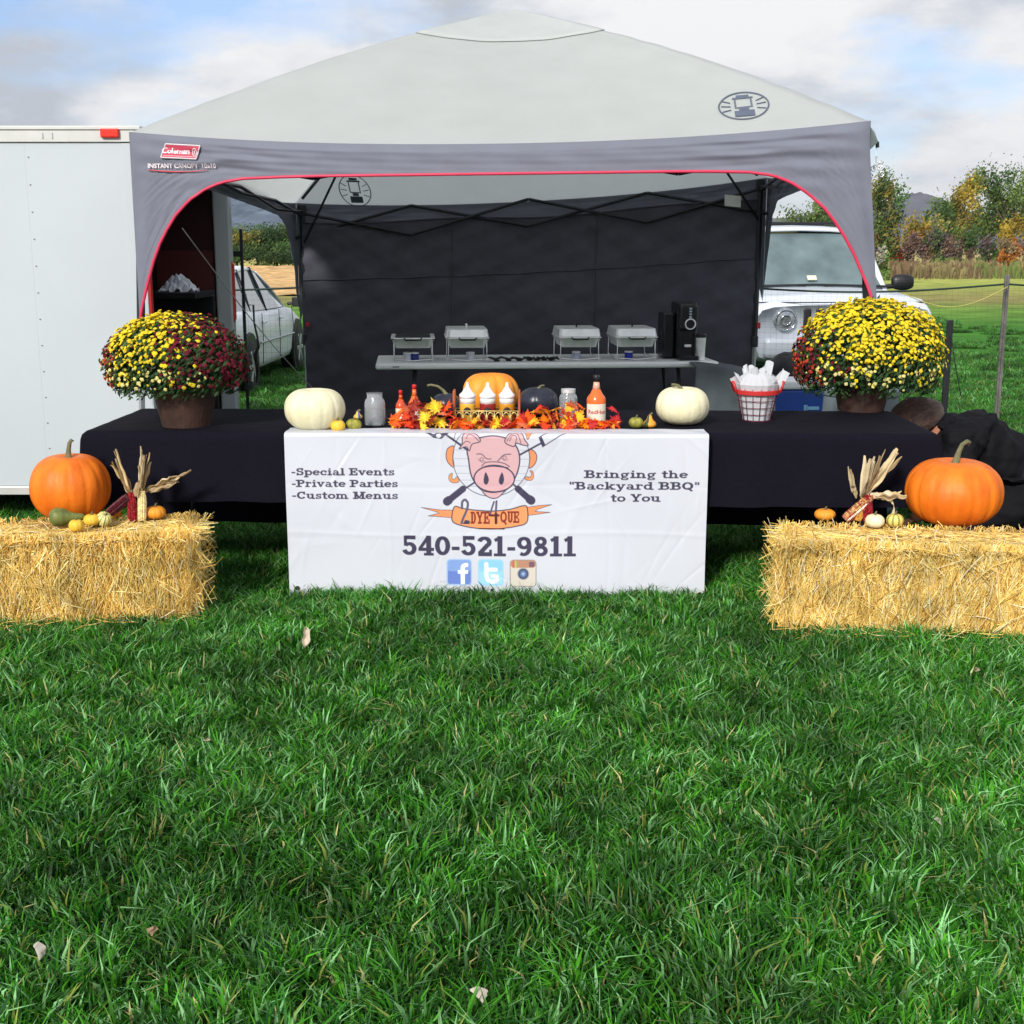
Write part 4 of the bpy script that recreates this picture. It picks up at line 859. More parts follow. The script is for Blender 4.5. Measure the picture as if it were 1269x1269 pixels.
# ================================================================ PRODUCE
def pumpkin_mb(Rr, H, ribs=18, depth=.07, seed=0, dimple=.2, flat=.8, skew=0.):
    b = MB(); rg = np.random.default_rng(seed); ph = rg.uniform(0, 6.28); wob = rg.uniform(.6, 1.3, ribs + 2)
    def fn(u, v):
        th = u * 2 * math.pi; fi = (v - .5) * math.pi; c = max(0, math.cos(fi)) ** flat; k = (th * ribs / (2 * math.pi) + ph) % ribs; fr = k % 1
        dent = depth * wob[int(k)] * (1 - (1 - abs(2 * fr - 1) ** 8) ** 1.0) ; r = Rr * c * (1 - dent * min(1, c * 1.6)) * (1 + .02 * vn(math.cos(th) * 2, math.sin(th) * 2, fi, seed))
        z = H / 2 * math.sin(fi); q = (r / Rr); z -= math.copysign(dimple * H * math.exp(-(q / .28) ** 2) * (1 if fi > 0 else .6), fi)
        return Vector((r * math.cos(th), r * math.sin(th), z + H / 2 - (1 - .94) * H * (fi < 0) * 0 + skew * r * math.cos(th)))
    b.grid(fn, ribs * 7, 40, wrap=True); return b
def pumpkin_m(name, c1, c2, rough=.52, spec=.4, bump=.22, sc=9):
    m = mat(name, c1, rough, spec=spec, var=0, bump=bump, bscale=40); t = m.node_tree; p = t.nodes['Principled BSDF']
    tcn = N(t, 'ShaderNodeTexCoord'); no = N(t, 'ShaderNodeTexNoise'); no.inputs['Scale'].default_value = sc; no.inputs['Detail'].default_value = 6; mp = N(t, 'ShaderNodeMapping'); mp.inputs['Scale'].default_value = (1.6, 1.6, .7)
    t.links.new(tcn.outputs['Object'], mp.inputs[0]); t.links.new(mp.outputs[0], no.inputs['Vector']); r = ramp(t, no.outputs[0], [(.3, c1), (.7, c2)]); t.links.new(r.outputs[0], p.inputs['Base Color']); return m
stem_m = mat('dry_stem', (.15, .14, .07), .8, var=.4, scale=30, bump=.5)
PO = pumpkin_m('orange_pumpkin_skin', (.62, .115, .005), (.84, .205, .010)); PW = pumpkin_m('cream_pumpkin_skin', (.74, .68, .43), (.80, .75, .52), .5)
def pumpkin(loc, Rr, H, m, label, cat='pumpkin', name='pumpkin', group=None, stem=(.03, .10, .05, .02), seed=0, ribs=18, depth=.06, rz=0., flat=.8, tilt=(0, 0), dimple=.2, base=.0):
    t = empty(name, loc, rz, label, cat, group); t.rotation_euler = (tilt[0], tilt[1], rz)
    pumpkin_mb(Rr, H, ribs, depth, seed, dimple, flat).build('shell', m, t, smooth=True)
    if stem:
        sr, sh, sx, sy = stem; z0 = H * (1 - dimple) - .004; b = MB()
        b.tube([(0, 0, z0 - .01), (0, 0, z0 + sh * .12), (sx * .25, sy * .2, z0 + sh * .5), (sx * .65, sy * .6, z0 + sh * .85), (sx * 1.2, sy, z0 + sh * .98), (sx * 1.5, sy, z0 + sh * .9)], [sr * 1.7, sr, sr * .72, sr * .62, sr * .6, sr * .68], 7); b.build('stem', stem_m, t, smooth=True)
    return t
# white pumpkins on the table
p = onz(391, 531.5, TZ); pumpkin((p.x, p.y, TZ - .002), .136, .186, PW, 'squat cream white pumpkin on the banner corner beside two tiny gourds and a jar', seed=3, stem=(.010, .004, .0, .0), depth=.05, ribs=14, flat=.62, dimple=.13)
p = onz(845, 526, TZ); pumpkin((p.x, p.y, TZ), .123, .176, PW, 'cream white pumpkin with a stubby stem on the right end of the banner', seed=5, stem=(.011, .035, -.035, 0), depth=.05, ribs=14, flat=.66, dimple=.12)
# bales (frames first: their top height carries produce)
BH_ = .395
straw_m = amat('straw', .55, .12, spec=.35, var=.25, scale=7)
def hay_bale(cx, cy, L, D, H, rz, label, seed):
    t = empty('hay_bale', (cx, cy, 0), rz, label, 'hay bale', 'hay bales in front of the tables'); rg = np.random.default_rng(seed)
    def jit(p): 
        q = Vector(p); return q
    b = MB()
    def core(u, v):
        a = (u % 1) * 2 * math.pi; ex = .16
        x = math.copysign(abs(math.cos(a)) ** ex, math.cos(a)) * (L / 2 - .035); y = math.copysign(abs(math.sin(a)) ** ex, math.sin(a)) * (D / 2 - .035)
        w = 1 - .0 * v; k = 1 - .10 * max(0, (v - .86) / .14) ** 2
        return Vector((x * k + .010 * vn(x * 9, v * 7, y * 9, seed), y * k + .010 * vn(y * 9, v * 9, x * 9, seed), v * (H - .025) + .008 * vn(x * 11, y * 11)))
    b.grid(core, 96, 14, wrap=True)
    def topf(u, v):
        r = v; a = u * 2 * math.pi; ex = .16; x = math.copysign(abs(math.cos(a)) ** ex, math.cos(a)) * (L / 2 - .035) * .9 * r; y = math.copysign(abs(math.sin(a)) ** ex, math.sin(a)) * (D / 2 - .035) * .9 * r
        return Vector((x, y, H - .025 + .010 * vn(x * 9, y * 9) + .012 * (1 - r ** 3)))
    b.grid(topf, 96, 8, wrap=True)
    b.build('packed_core', mat('packed_straw', (.20, .10, .022), .9, var=.55, scale=60, bump=.8, bscale=120), t)  # core coloured dark to stand for shaded gaps between stalks
    s = MB(); pal = [(.90, .66, .20), (.86, .60, .15), (.94, .80, .38), (.74, .46, .11), (.50, .27, .06), (.94, .84, .55)]; pw = [.28, .26, .16, .15, .09, .06]
    def strand(p, d, n, ln, w, curve, lift):
        d = d.normalized(); sd_ = d.cross(n).normalized(); k = 4; pts_ = []
        for i in range(k + 1):
            f_ = i / k; pts_.append(p + d * ln * (f_ - .5) + n * (lift[0] * (1 - f_) + lift[1] * f_) + sd_ * curve * (4 * f_ * (1 - f_)))
        V_ = []; 
        for q in pts_: V_ += [q + sd_ * w, q + n * w * .9, q - sd_ * w]
        F_ = [(i * 3 + a_, i * 3 + a_ + 1, i * 3 + a_ + 4, i * 3 + a_ + 3) for i in range(k) for a_ in (0, 1)]
        c = pal[rg.choice(6, p=pw)]; br = rg.uniform(.75, 1.15); s.col = tuple(min(1, x * br) for x in c); s.add(V_, F_)
    hx, hy = L / 2, D / 2
    def clump(u, w_): return vn(u * 14, w_ * 10, seed) * .45 + vn(u * 31, w_ * 17, seed + 3) * .3
    # front and back faces: mostly upright, folded stalks
    for face, cnt in (('f', 6200), ('b', 1500), ('t', 3400), ('l', 1400), ('r', 1400)):
        for _ in range(cnt):
            ln = rg.uniform(.05, .24); w = rg.uniform(.0010, .0023); cv = rg.normal(0, .012)
            if face in 'fb':
                sg = -1 if face == 'f' else 1; x = rg.uniform(-hx, hx); z = rg.uniform(.0, H + .005); n = Vector((0, sg, 0)); a = clump(x, z) + rg.normal(0, .32)
                if rg.random() < .12: a = rg.uniform(-1.5, 1.5)
                d = Vector((math.sin(a), 0, math.cos(a))); bulge = .014 * vn(x * 8, z * 6, 2 + seed); base = Vector((x, sg * (hy - .028 + bulge - .022 * max(0, (z - H * .88) / (H * .12)) ** 2), min(max(z, ln * .42 * abs(math.cos(a))), H + .004 - ln * .46 * abs(math.cos(a)))))
                li = (rg.uniform(-.006, .022), rg.uniform(-.006, .022))
                if rg.random() < .06: li = (0, rg.uniform(.03, .07))
            elif face == 't':
                x = rg.uniform(-hx + .02, hx - .02); y_ = rg.uniform(-hy + .035, hy - .035); n = Vector((0, 0, 1)); a = rg.normal(0, 1.0); d = Vector((math.sin(a), math.cos(a), 0)); base = Vector((x, y_, H - .022 + .010 * vn(x * 9, y_ * 9))); li = (rg.uniform(-.006, .012), rg.uniform(-.006, .012))
                if rg.random() < .03: li = (0, rg.uniform(.02, .045)); ln = rg.uniform(.06, .11)
            else:
                sg = -1 if face == 'l' else 1; y_ = rg.uniform(-hy, hy); z = rg.uniform(0, H); n = Vector((sg, 0, 0)); a = rg.normal(0, .8); d = Vector((0, math.sin(a), math.cos(a))); base = Vector((sg * (hx - .03 - .05 * max(0, (z - H * .85) / (H * .15)) ** 2), y_, min(max(z, ln * .42 * abs(math.cos(a))), H + .004 - ln * .46 * abs(math.cos(a))))); li = (rg.uniform(-.005, .03), rg.uniform(-.005, .03))
                if rg.random() < .12: li = (0, rg.uniform(.05, .11)) if rg.random() < .6 else (rg.uniform(.05, .11), 0)
            strand(base, d, n, ln, w, cv, li)
    for _ in range(90):   # loose stalks at the foot and standing out of the edges
        x = rg.uniform(-hx, hx); a = rg.uniform(0, 6.28); strand(Vector((x, -hy - rg.uniform(0, .10), rg.uniform(.01, .06))), Vector((math.cos(a), math.sin(a), rg.normal(0, .15))), Vector((0, 0, 1)), rg.uniform(.06, .22), .0018, rg.normal(0, .02), (0, 0))
    for _ in range(300):   # fringe folded over the upper rim
        x = rg.uniform(-hx, hx); sg = -1 if rg.random() < .7 else 1; a = rg.uniform(-.9, .9); strand(Vector((x, sg * (hy - rg.uniform(.015, .05)), H - rg.uniform(.0, .10))), Vector((math.sin(a), sg * rg.uniform(-.2, 1.2), math.cos(a) * rg.uniform(-1.4, -.2))), Vector((0, sg, .6)), rg.uniform(.05, .13), .0016, rg.normal(0, .012), (0, .01))
    s.build('straw', straw_m, t, stuff=True)
    return t
# left bale: its right front lower corner at px (253,742); right bale: left front lower corner at px (960,762)
def bale_at(corner, rz, L, D, side_, label, seed):
    c, s_ = math.cos(rz), math.sin(rz); ax = Vector((c, s_)); ay = Vector((-s_, c)); p = Vector((corner.x, corner.y)) + ax * (L / 2 * side_) + ay * (D / 2); return hay_bale(p.x, p.y, L, D, BH_, rz, label, seed)
LB = onz(244, 775, 0); bl = bale_at(LB, R(9), 1.02, .40, -1, 'straw bale carrying the pumpkin with the upright corn husks, left of the banner', 21)
RB = onz(966, 790, 0); br = bale_at(RB, R(-8), 1.08, .40, 1, 'straw bale carrying the pumpkin with the hooked stem, right of the banner', 22)
ZB = BH_ - .002
p = onz(88, 642, ZB); pumpkin((p.x, p.y + .02, ZB - .01), .170, .290, PO, 'tall orange pumpkin with a short upright stem on the bale by the trailer', seed=8, stem=(.014, .085, .015, .0), ribs=15, depth=.06, flat=.72, dimple=.07)
p = onz(1181, 648, ZB); pumpkin((p.x, p.y + .02, ZB - .01), .203, .285, PO, 'largest orange pumpkin with a hooked grey stem on the bale beside the crouching person', seed=9, stem=(.016, .10, .045, .0), ribs=15, depth=.055, flat=.7, dimple=.08, rz=.4)
# small gourds
GY = pumpkin_m('yellow_gourd_skin', (.72, .42, .03), (.80, .52, .06), sc=14); GO = pumpkin_m('orange_gourd_skin', (.70, .24, .02), (.78, .33, .03)); GG = pumpkin_m('green_gourd_skin', (.06, .09, .03), (.20, .22, .05), sc=22); GW = pumpkin_m('white_gourd_skin', (.76, .66, .36), (.82, .76, .55)); GS = pumpkin_m('mottled_green_gourd_skin', (.10, .12, .02), (.42, .38, .06), sc=30)
def striped(name, a, c, k=10):
    m = mat(name, a, .45, var=0); t = m.node_tree; pn = t.nodes['Principled BSDF']; tcn = N(t, 'ShaderNodeTexCoord'); sp = N(t, 'ShaderNodeSeparateXYZ'); t.links.new(tcn.outputs['Object'], sp.inputs[0]); at2 = N(t, 'ShaderNodeMath', operation='ARCTAN2'); t.links.new(sp.outputs[0], at2.inputs[0]); t.links.new(sp.outputs[1], at2.inputs[1])
    mu = N(t, 'ShaderNodeMath', operation='MULTIPLY'); mu.inputs[1].default_value = k; t.links.new(at2.outputs[0], mu.inputs[0]); si = N(t, 'ShaderNodeMath', operation='SINE'); t.links.new(mu.outputs[0], si.inputs[0]); r = ramp(t, si.outputs[0], [(.1, a), (.5, a), (.65, c), (1, c)]); t.links.new(r.outputs[0], pn.inputs['Base Color']); return m
GST = striped('cream_green_striped_skin', (.80, .68, .28), (.16, .24, .06))
def gourd(u, v, z, r, h, m, label, seed, kind='round', rz=0., stem=True, tilt=(0, 0), dy=0.):
    p = onz(u, v, z)
    if kind == 'round': return pumpkin((p.x, p.y + dy, z - .002), r, h, m, label, 'gourd', 'gourd', None, (.006, h * .35, .004, 0) if stem else None, seed, 10, .07, rz, .75, tilt, .10)
    t = empty('gourd', (p.x, p.y + dy, z), rz, label, 'gourd'); b = MB(); rg = np.random.default_rng(seed)   # pear / bottle shaped, lying or standing
    prof = [(0, 0), (r * .6, .02 * h), (r * .95, .14 * h), (r, .28 * h), (r * .85, .45 * h), (r * .5, .62 * h), (r * .36, .78 * h), (r * .34, .9 * h), (r * .2, .99 * h), (0, h)]
    if kind == 'lying': b.M = Matrix.Translation((-h / 2, 0, r)) @ Matrix.Rotation(R(90), 4, 'Y')
    b.lathe(prof, 18, rib=lambda a: 1 + .04 * math.cos(6 * a)); b.build('shell', m, t, smooth=True)
    b = MB(); b.M = (Matrix.Translation((-h / 2, 0, r)) @ Matrix.Rotation(R(90), 4, 'Y')) if kind == 'lying' else None; b.tube([(0, 0, h * .97), (.003, 0, h * 1.06), (.012, 0, h * 1.16)], [.006, .0045, .005], 6); b.build('stem', stem_m, t); return t
gourd(420, 533, TZ, .033, .052, GY, 'small warty yellow gourd against the cream pumpkin', 31, dy=-.03); gourd(439, 532, TZ, .035, .052, GS, 'small mottled green gourd beneath the blue and yellow one', 32, dy=-.01)
gourd(437, 526, TZ + .05, .020, .034, striped('blue_yellow_skin', (.60, .40, .08), (.02, .10, .30), 3), 'tiny yellow gourd with a blue green top, stacked on the mottled one', 33, 'pear', dy=onz(439, 532, TZ).y - .012 - onz(437, 526, TZ + .05).y)
gourd(788, 530, TZ, .033, .05, GS, 'mottled green gourd on the banner right of the big hot sauce', 34); gourd(805, 530, TZ, .030, .058, striped('orange_over_green', (.72, .32, .03), (.04, .07, .03), 2), 'tiny orange and dark green gourd beside the cream pumpkin', 35, 'pear')
gourd(84, 652, ZB, .040, .145, GG, 'long green gourd lying in front of the tall pumpkin', 36, 'lying', rz=.15, dy=-.0); gourd(97, 657, ZB, .031, .052, GY, 'yellow orange gourd in front of the tall pumpkin', 37, dy=-.02)
gourd(116, 650, ZB, .034, .052, GY, 'plain yellow gourd between the orange and the striped one', 38, dy=-.02); gourd(128, 648, ZB, .033, .062, GST, 'cream gourd with green stripes touching the corn cobs', 39, tilt=(.4, .5), dy=-.02)
gourd(141, 641, ZB, .035, .05, GO, 'small orange pumpkin gourd behind the dark corn cob', 40); gourd(193, 642, ZB, .044, .056, GO, 'small orange pumpkin right of the upright corn husks', 41)
gourd(1022, 644, ZB, .045, .05, GO, 'small orange pumpkin behind the speckled corn cob', 42); gourd(1082, 652, ZB, .040, .058, GW, 'pale yellow gourd behind the curled husk', 43, dy=-.02); gourd(1107, 651, ZB, .037, .056, striped('yellow_green_striped_skin', (.76, .58, .16), (.22, .26, .05), 9), 'yellow gourd with green stripes nearest the hooked stem pumpkin', 44, dy=-.02)
# corn
husk_m = amat('corn_husk', .7, .2, spec=.2, var=.15, scale=25)
def cob_mb(b, p, d, ln, r, cols, rg):
    d = d.normalized(); a = d.orthogonal().normalized(); c_ = d.cross(a); rows_, per = 22, 12
    for i in range(rows_):
        f_ = (i + .5) / rows_; rr_ = r * (1 - .55 * max(0, (f_ - .55) / .45) ** 1.8) * (.8 + .2 * min(1, f_ * 8)); q = p + d * ln * f_
        for k in range(per):
            an = 2 * math.pi * (k + .5 * (i % 2) * 0) / per; n = a * math.cos(an) + c_ * math.sin(an); tt = d.cross(n); s1 = ln / rows_ * .47; s2 = rr_ * math.pi / per * .93; o_ = q + n * rr_; bq = rg.uniform(.7, 1.25); b.col = tuple(x * bq for x in cols[rg.integers(len(cols))])
            b.add([o_ - d * s1 - tt * s2 - n * .004, o_ + d * s1 - tt * s2 - n * .004, o_ + d * s1 + tt * s2 - n * .004, o_ - d * s1 + tt * s2 - n * .004, o_ + n * .0022 - d * s1 * .4, o_ + n * .0022 + d * s1 * .4], [(0, 1, 5, 4), (1, 2, 5), (2, 3, 4, 5), (3, 0, 4)])
    b.col = tuple(x * .5 for x in cols[0]); b.tube([p, p + d * ln * .98], [r * .85, r * .4], 8)
kern_m = amat('corn_kernels', .3, 0, spec=.5, var=.1)
def corn_bundle(u, v, z, cobs, husks, label, seed, dy=0.):
    p0 = onz(u, v, z); t = empty('corn_bundle', (p0.x, p0.y + dy, z), 0, label, 'corn', None); rg = np.random.default_rng(seed)
    for (p, d, ln, r, cols) in cobs: b = MB(); cob_mb(b, Vector(p), Vector(d), ln, r, cols, rg); b.build('corn_cob', kern_m, t)
    hc = [(.58, .43, .22), (.66, .52, .30), (.44, .31, .17), (.70, .58, .38)]
    for (p, d, ln, w, n, spread, curl) in husks:
        for _ in range(n):
            b = MB(); dd = (Vector(d) + Vector(rg.normal(0, spread, 3))).normalized(); sd_ = Vector((dd.z, rg.normal(0, .4), -dd.x)).normalized(); L_ = ln * rg.uniform(.7, 1.15); ww = w * rg.uniform(.5, 1.2); ph = rg.uniform(0, 6); cu = Vector(rg.normal(0, curl, 3)); k = hc[rg.integers(4)]
            bq = rg.uniform(.75, 1.2); b.col = tuple(x * bq for x in k); P0 = Vector(p)
            def fn(u_, v_):
                f_ = v_; wd = ww * (.55 + .75 * math.sin(min(1, f_ * 1.25) * math.pi * .75)) * (1 - f_ ** 3 * .8); tw = ph + f_ * 2.2 * (1 if ph > 3 else -1); sw = sd_ * math.cos(tw * .35) + dd.cross(sd_) * math.sin(tw * .35)
                return P0 + dd * L_ * f_ + cu * f_ * f_ * L_ + sw * wd * (u_ - .5) + dd.cross(sd_) * .006 * math.sin(u_ * 9 + ph) * (1 if f_ > .1 else 0) + Vector((0, 0, .006 * math.sin(f_ * 14 + ph)))
            b.grid(fn, 4, 12); b.build('husk', husk_m, t, smooth=True)
    return t
RDc = [(.30, .015, .02), (.38, .03, .04), (.22, .01, .02)]; DKc = [(.07, .008, .02), (.12, .012, .02), (.05, .006, .012)]; WHc = [(.78, .64, .30), (.80, .70, .42)]; SPc = [(.45, .14, .05), (.60, .34, .12), (.32, .03, .03), (.65, .45, .2)]; YEc = [(.75, .38, .06), (.78, .45, .1)]
corn_bundle(168, 643, ZB, [((.0, -.03, .0), (.0, 0, 1), .125, .019, RDc), ((.035, -.02, .0), (.08, 0, 1), .13, .018, WHc), ((-.01, -.03, .105), (-.9, -.05, -.72), .14, .021, DKc)],
    [((-.005, -.02, .11), (-.35, 0, 1), .17, .026, 10, .06, .10), ((.035, -.01, .12), (.25, 0, 1), .16, .026, 12, .12, .12), ((.03, -.02, .10), (.06, 0, 1), .07, .045, 3, .03, .0), ((.045, .02, .12), (.9, .1, .35), .18, .020, 9, .12, .10)],
    'upright Indian corn, a red and a white cob under tall pale husks', 51, dy=-.01)
corn_bundle(1058, 646, ZB, [((-.055, -.05, .02), (.8, .02, .72), .155, .021, SPc), ((.0, -.04, .015), (.25, .0, .9), .10, .018, YEc), ((.045, -.05, .012), (-.10, .03, 1), .115, .021, RDc)],
    [((.02, -.01, .11), (.22, 0, 1), .17, .030, 10, .07, .10), ((.04, -.01, .12), (.55, 0, .85), .20, .026, 9, .07, .10), ((.0, -.01, .11), (-.40, 0, .9), .10, .018, 4, .12, .25), ((.06, -.05, .12), (.65, -.1, .05), .13, .030, 3, .06, .0)],
    'leaning Indian corn, speckled and dark red cobs under splayed husks', 52, dy=-.01)
b = MB(); b.col = (.72, .62, .42)
h0 = onz(1075, 648, ZB); b.grid(lambda u, v: Vector((h0.x + .0 + .10 * math.sin(v * 2.2), h0.y - .03 - .01 * v, ZB + .125 * math.cos(v * 1.5) ** .8 + .004 * u)) + Vector((-.006, 0, .018)) * (u - .5), 3, 14)
tag(b.build('loose_husk', husk_m, smooth=True), 'single pale curled husk hanging down by the dark red cob', 'husk')

# ================================================================ ITEMS ON THE FRONT TABLE
liq = lambda name, c, r=.25, tl=.0: mat(name, c, r, var=.05, coat=.3)
m_hot = liq('hot_sauce', (.70, .07, .012)); m_hot2 = liq('orange_hot_sauce', (.78, .14, .02)); m_red_cap = mat('red_cap', (.60, .02, .02), .35); m_lab = mat('cream_paper_label', (.74, .70, .58), .6)
def bottle(u, v, H, r, mbody, mneck, mcap, cap_h, label, seed, labtxt=None, necklen=.42, name='hot_sauce_bottle', cat='bottle', dy=0., grp=None):
    p = onz(u, v, TZ); t = empty(name, (p.x, p.y + dy, TZ), 0, label, cat, grp); hb = H * .50
    b = MB(); b.lathe([(.0, 0), (r * .93, 0), (r, .006), (r, hb), (r * .93, hb + H * .06), (r * .62, hb + H * .14), (r * .42, hb + H * .22)], 20); b.build('body', mbody, t, smooth=True)
    b = MB(); b.lathe([(r * .43, hb + H * .215), (r * .34, hb + H * .30), (r * .30, H - cap_h)], 16); b.build('neck', mneck, t, smooth=True)
    b = MB(); b.lathe([(r * .36, H - cap_h), (r * .36, H - .004), (r * .30, H), (0, H)], 16); b.build('cap', mcap, t, smooth=True)
    b = MB(); n = 14; a0, a1 = R(-160), R(-20); z0, z1 = H * .09, H * .44
    b.grid(lambda q, w: Vector((math.cos(a0 + (a1 - a0) * q) * (r + .0012), math.sin(a0 + (a1 - a0) * q) * (r + .0012), z0 + (z1 - z0) * w)), n, 3); lb = b.build('paper_label', m_lab, t, smooth=True)
    if labtxt:
        for (tx, sz, zz_) in labtxt: text_mb(tx, sz, lambda x, y: Vector((math.sin(x / r) * (r + .0024), -math.cos(x / r) * (r + .0024), zz_ + y)), bold=.0004).build('label_print', mat('label_red_ink', (.50, .03, .03), .6), lb)
    return t
bottle(497, 523, .150, .0245, m_hot, m_hot, m_red_cap, .02, 'shorter of the two hot sauce bottles, deep red with red cap', 1)
bottle(514, 526, .185, .0285, m_hot2, m_hot2, m_red_cap, .02, 'orange red hot sauce bottle with yellow label right of the short one', 2)
bottle(738.5, 527, .232, .044, m_hot2, liq('pale_orange_neck', (.76, .40, .28)), M['black'], .030, 'largest hot sauce bottle, orange with a white label and black cap', 3, [('RedHot', .026, .058)], dy=.0)
def jar(u, v, H, r, label, lid, seed, fillm=None):
    p = onz(u, v, TZ); t = empty('mason_jar', (p.x, p.y, TZ), 0, label, 'jar'); 
    b = MB(); b.lathe([(r * .9, 0), (r, .008), (r, H * .66), (r * .93, H * .76), (r * .74, H * .84), (r * .74, H * .97)], 28); b.build('glass_body', M['glass'], t, smooth=True, solid=.002)
    b = MB()
    if lid: b.lathe([(0, H * 1.0), (r * .80, H), (r * .80, H * .88), (r * .77, H * .87)], 24); b.build('lid', M['steel'], t, smooth=False)
    else: b.lathe([(r * .73, H * .965), (r * .79, H * .965), (r * .79, H * .985), (r * .73, H * .985)], 24); b.build('rim', M['glass'], t)
    b = MB(); b.lathe([(0, .005), (r * .9, .006), (r * .9, .010), (0, .012)], 20); b.build('base_glass', M['glass'], t)
    b = MB()
    for k in range(7): a = R(-130 + 80 * k / 6); zz_ = H * .42 + .012 * math.sin(k); b.tube([Vector((math.cos(a) * (r + .001), math.sin(a) * (r + .001), zz_ - .012)), Vector((math.cos(a + .08) * (r + .001), math.sin(a + .08) * (r + .001), zz_ + .014))], .0016, 5)
    b.build('embossing', M['glass'], t)
    return t
jar(465, 527, .152, .047, 'open clear glass mason jar beside the left cream pumpkin', False, 1); jar(704, 518, .140, .043, 'mason jar with a metal lid left of the largest hot sauce', True, 2)
# orange pumpkin and two black gourds behind the rack
p = onz(608, 514, TZ); pumpkin((p.x, p.y + .06, TZ), .138, .200, pumpkin_m('orange_pumpkin_skin_glossy', (.80, .24, .02), (.86, .34, .04)), 'orange pumpkin behind the squeeze bottles in the table centre', seed=12, stem=None, ribs=8, depth=.11, flat=.6, dimple=.14)
BKm = pumpkin_m('near_black_skin', (.012, .014, .022), (.025, .028, .045), .3)
p = onz(667, 520, TZ); pumpkin((p.x, p.y + .06, TZ), .098, .150, BKm, 'round near black pumpkin right of the squeeze bottle rack', seed=13, stem=(.008, .02, .02, 0), ribs=12, depth=.03, flat=.75, dimple=.06)
p = onz(552, 520, TZ); t_ = pumpkin((p.x, p.y + .08, TZ), .075, .118, BKm, 'dark gourd left of the rack behind the red leaves', seed=14, stem=(.010, .05, -.06, 0), ribs=10, depth=.05, flat=.8, dimple=.05)
b = MB(); q0 = onz(546, 510, TZ + .03); q1 = q0 + Vector((.095, .0, .055)); b.tube([q0 + Vector((-.02, 0, -.01)), q0, q0.lerp(q1, .4), q0.lerp(q1, .75), q1], [.006, .014, .017, .016, .006], 10); tag(b.build('pepper', mat('rust_pepper', (.52, .09, .02), .4), smooth=True), 'long rusty orange pepper leaning on the left end of the rack', 'pepper')
# squeeze bottles in a gold wire rack
rk = onz(603, 531, TZ); RKX, RKY = rk.x, rk.y + .06
m_clear = mat('cloudy_plastic', (.82, .82, .80), .3, var=.02)
for i, (px, c, lab) in enumerate(((589.5 - 12.5 + 2, (.76, .44, .05), 'squeeze bottle of yellow sauce at the left of the rack'), (604, (.28, .02, .02), 'squeeze bottle of dark red sauce in the middle of the rack'), (626.5, (.58, .26, .02), 'squeeze bottle of brown mustard sauce at the right of the rack'))):
    x = RKX + (-.088, .004, .092)[i]; t = empty('squeeze_bottle', (x, RKY, TZ + .006), 0, lab, 'bottle', 'squeeze bottles in the wire rack'); r = .036
    b = MB(); b.lathe([(0, 0), (r, 0), (r, .098), (r * .98, .104)], 20); b.build('sauce', mat('sauce', c, .3, var=.08), t, smooth=True)
    b = MB(); b.lathe([(r * .99, .102), (r * .99, .122), (r * .96, .128), (0, .129)], 20); b.build('upper_body', m_clear, t, smooth=True)
    b = MB(); b.lathe([(r * 1.03, .126), (r * 1.03, .142), (r * .7, .152), (.008, .178), (.005, .196), (0, .197)], 20); b.build('nozzle_cap', M['white_plastic'], t, smooth=True)
    b = MB(); a0, a1 = R(-125), R(-55); b.grid(lambda q, w: Vector((math.cos(a0 + (a1 - a0) * q) * (r + .001), math.sin(a0 + (a1 - a0) * q) * (r + .001), .052 + .036 * w * math.sqrt(max(.02, 1 - (2 * q - 1) ** 2)))), 12, 3); b.build('round_label', mat('dark_label', (.03, .02, .015), .6), t, smooth=True)
gold = mat('pale_gold_wire', (.72, .58, .22), .35, .5); t = empty('wire_rack', (RKX, RKY, TZ), 0, 'pale gold wire rack holding three squeeze bottles', 'rack'); b = MB(); hw, hd = .142, .052
for z_ in (.006, .078): b.tube([(-hw, -hd, z_), (hw, -hd, z_), (hw, hd, z_), (-hw, hd, z_), (-hw, -hd, z_)], .0028, 6)
b.build('rim_wire', gold, t, smooth=True)
for k in range(9):
    x = -hw + hw * 2 * k / 8; b = MB(); b.tube([(x, -hd, .006), (x, -hd - .001, .078)], .0022, 5)
    if k < 8: b.tube([(x + .006, -hd - .004, .020)] + [(x + .0178 + .0135 * math.cos(a), -hd - .004, .052 + .020 * math.sin(a)) for a in np.linspace(math.pi, 0, 9)] + [(x + .030, -hd - .004, .020)], .0020, 5)
    b.build('scroll_wire', gold, t, smooth=True)
for sg in (-1, 1): b = MB(); b.box((sg * (hw + .006), 0, .085), (.010, .10, .165)); b.build('end_board', mat('rust_wood', (.42, .10, .03), .5, var=.2), t, bevel=.003)
b = MB(); b.tube([(-hw - .06, -.07, .045), (-hw - .03, -.09, .018), (-hw + .02, -.09, .006), (0, -.10, .004), (hw, -.09, .006), (hw + .03, -.085, .02)], .0022, 5); b.build('handle', gold, t, smooth=True)
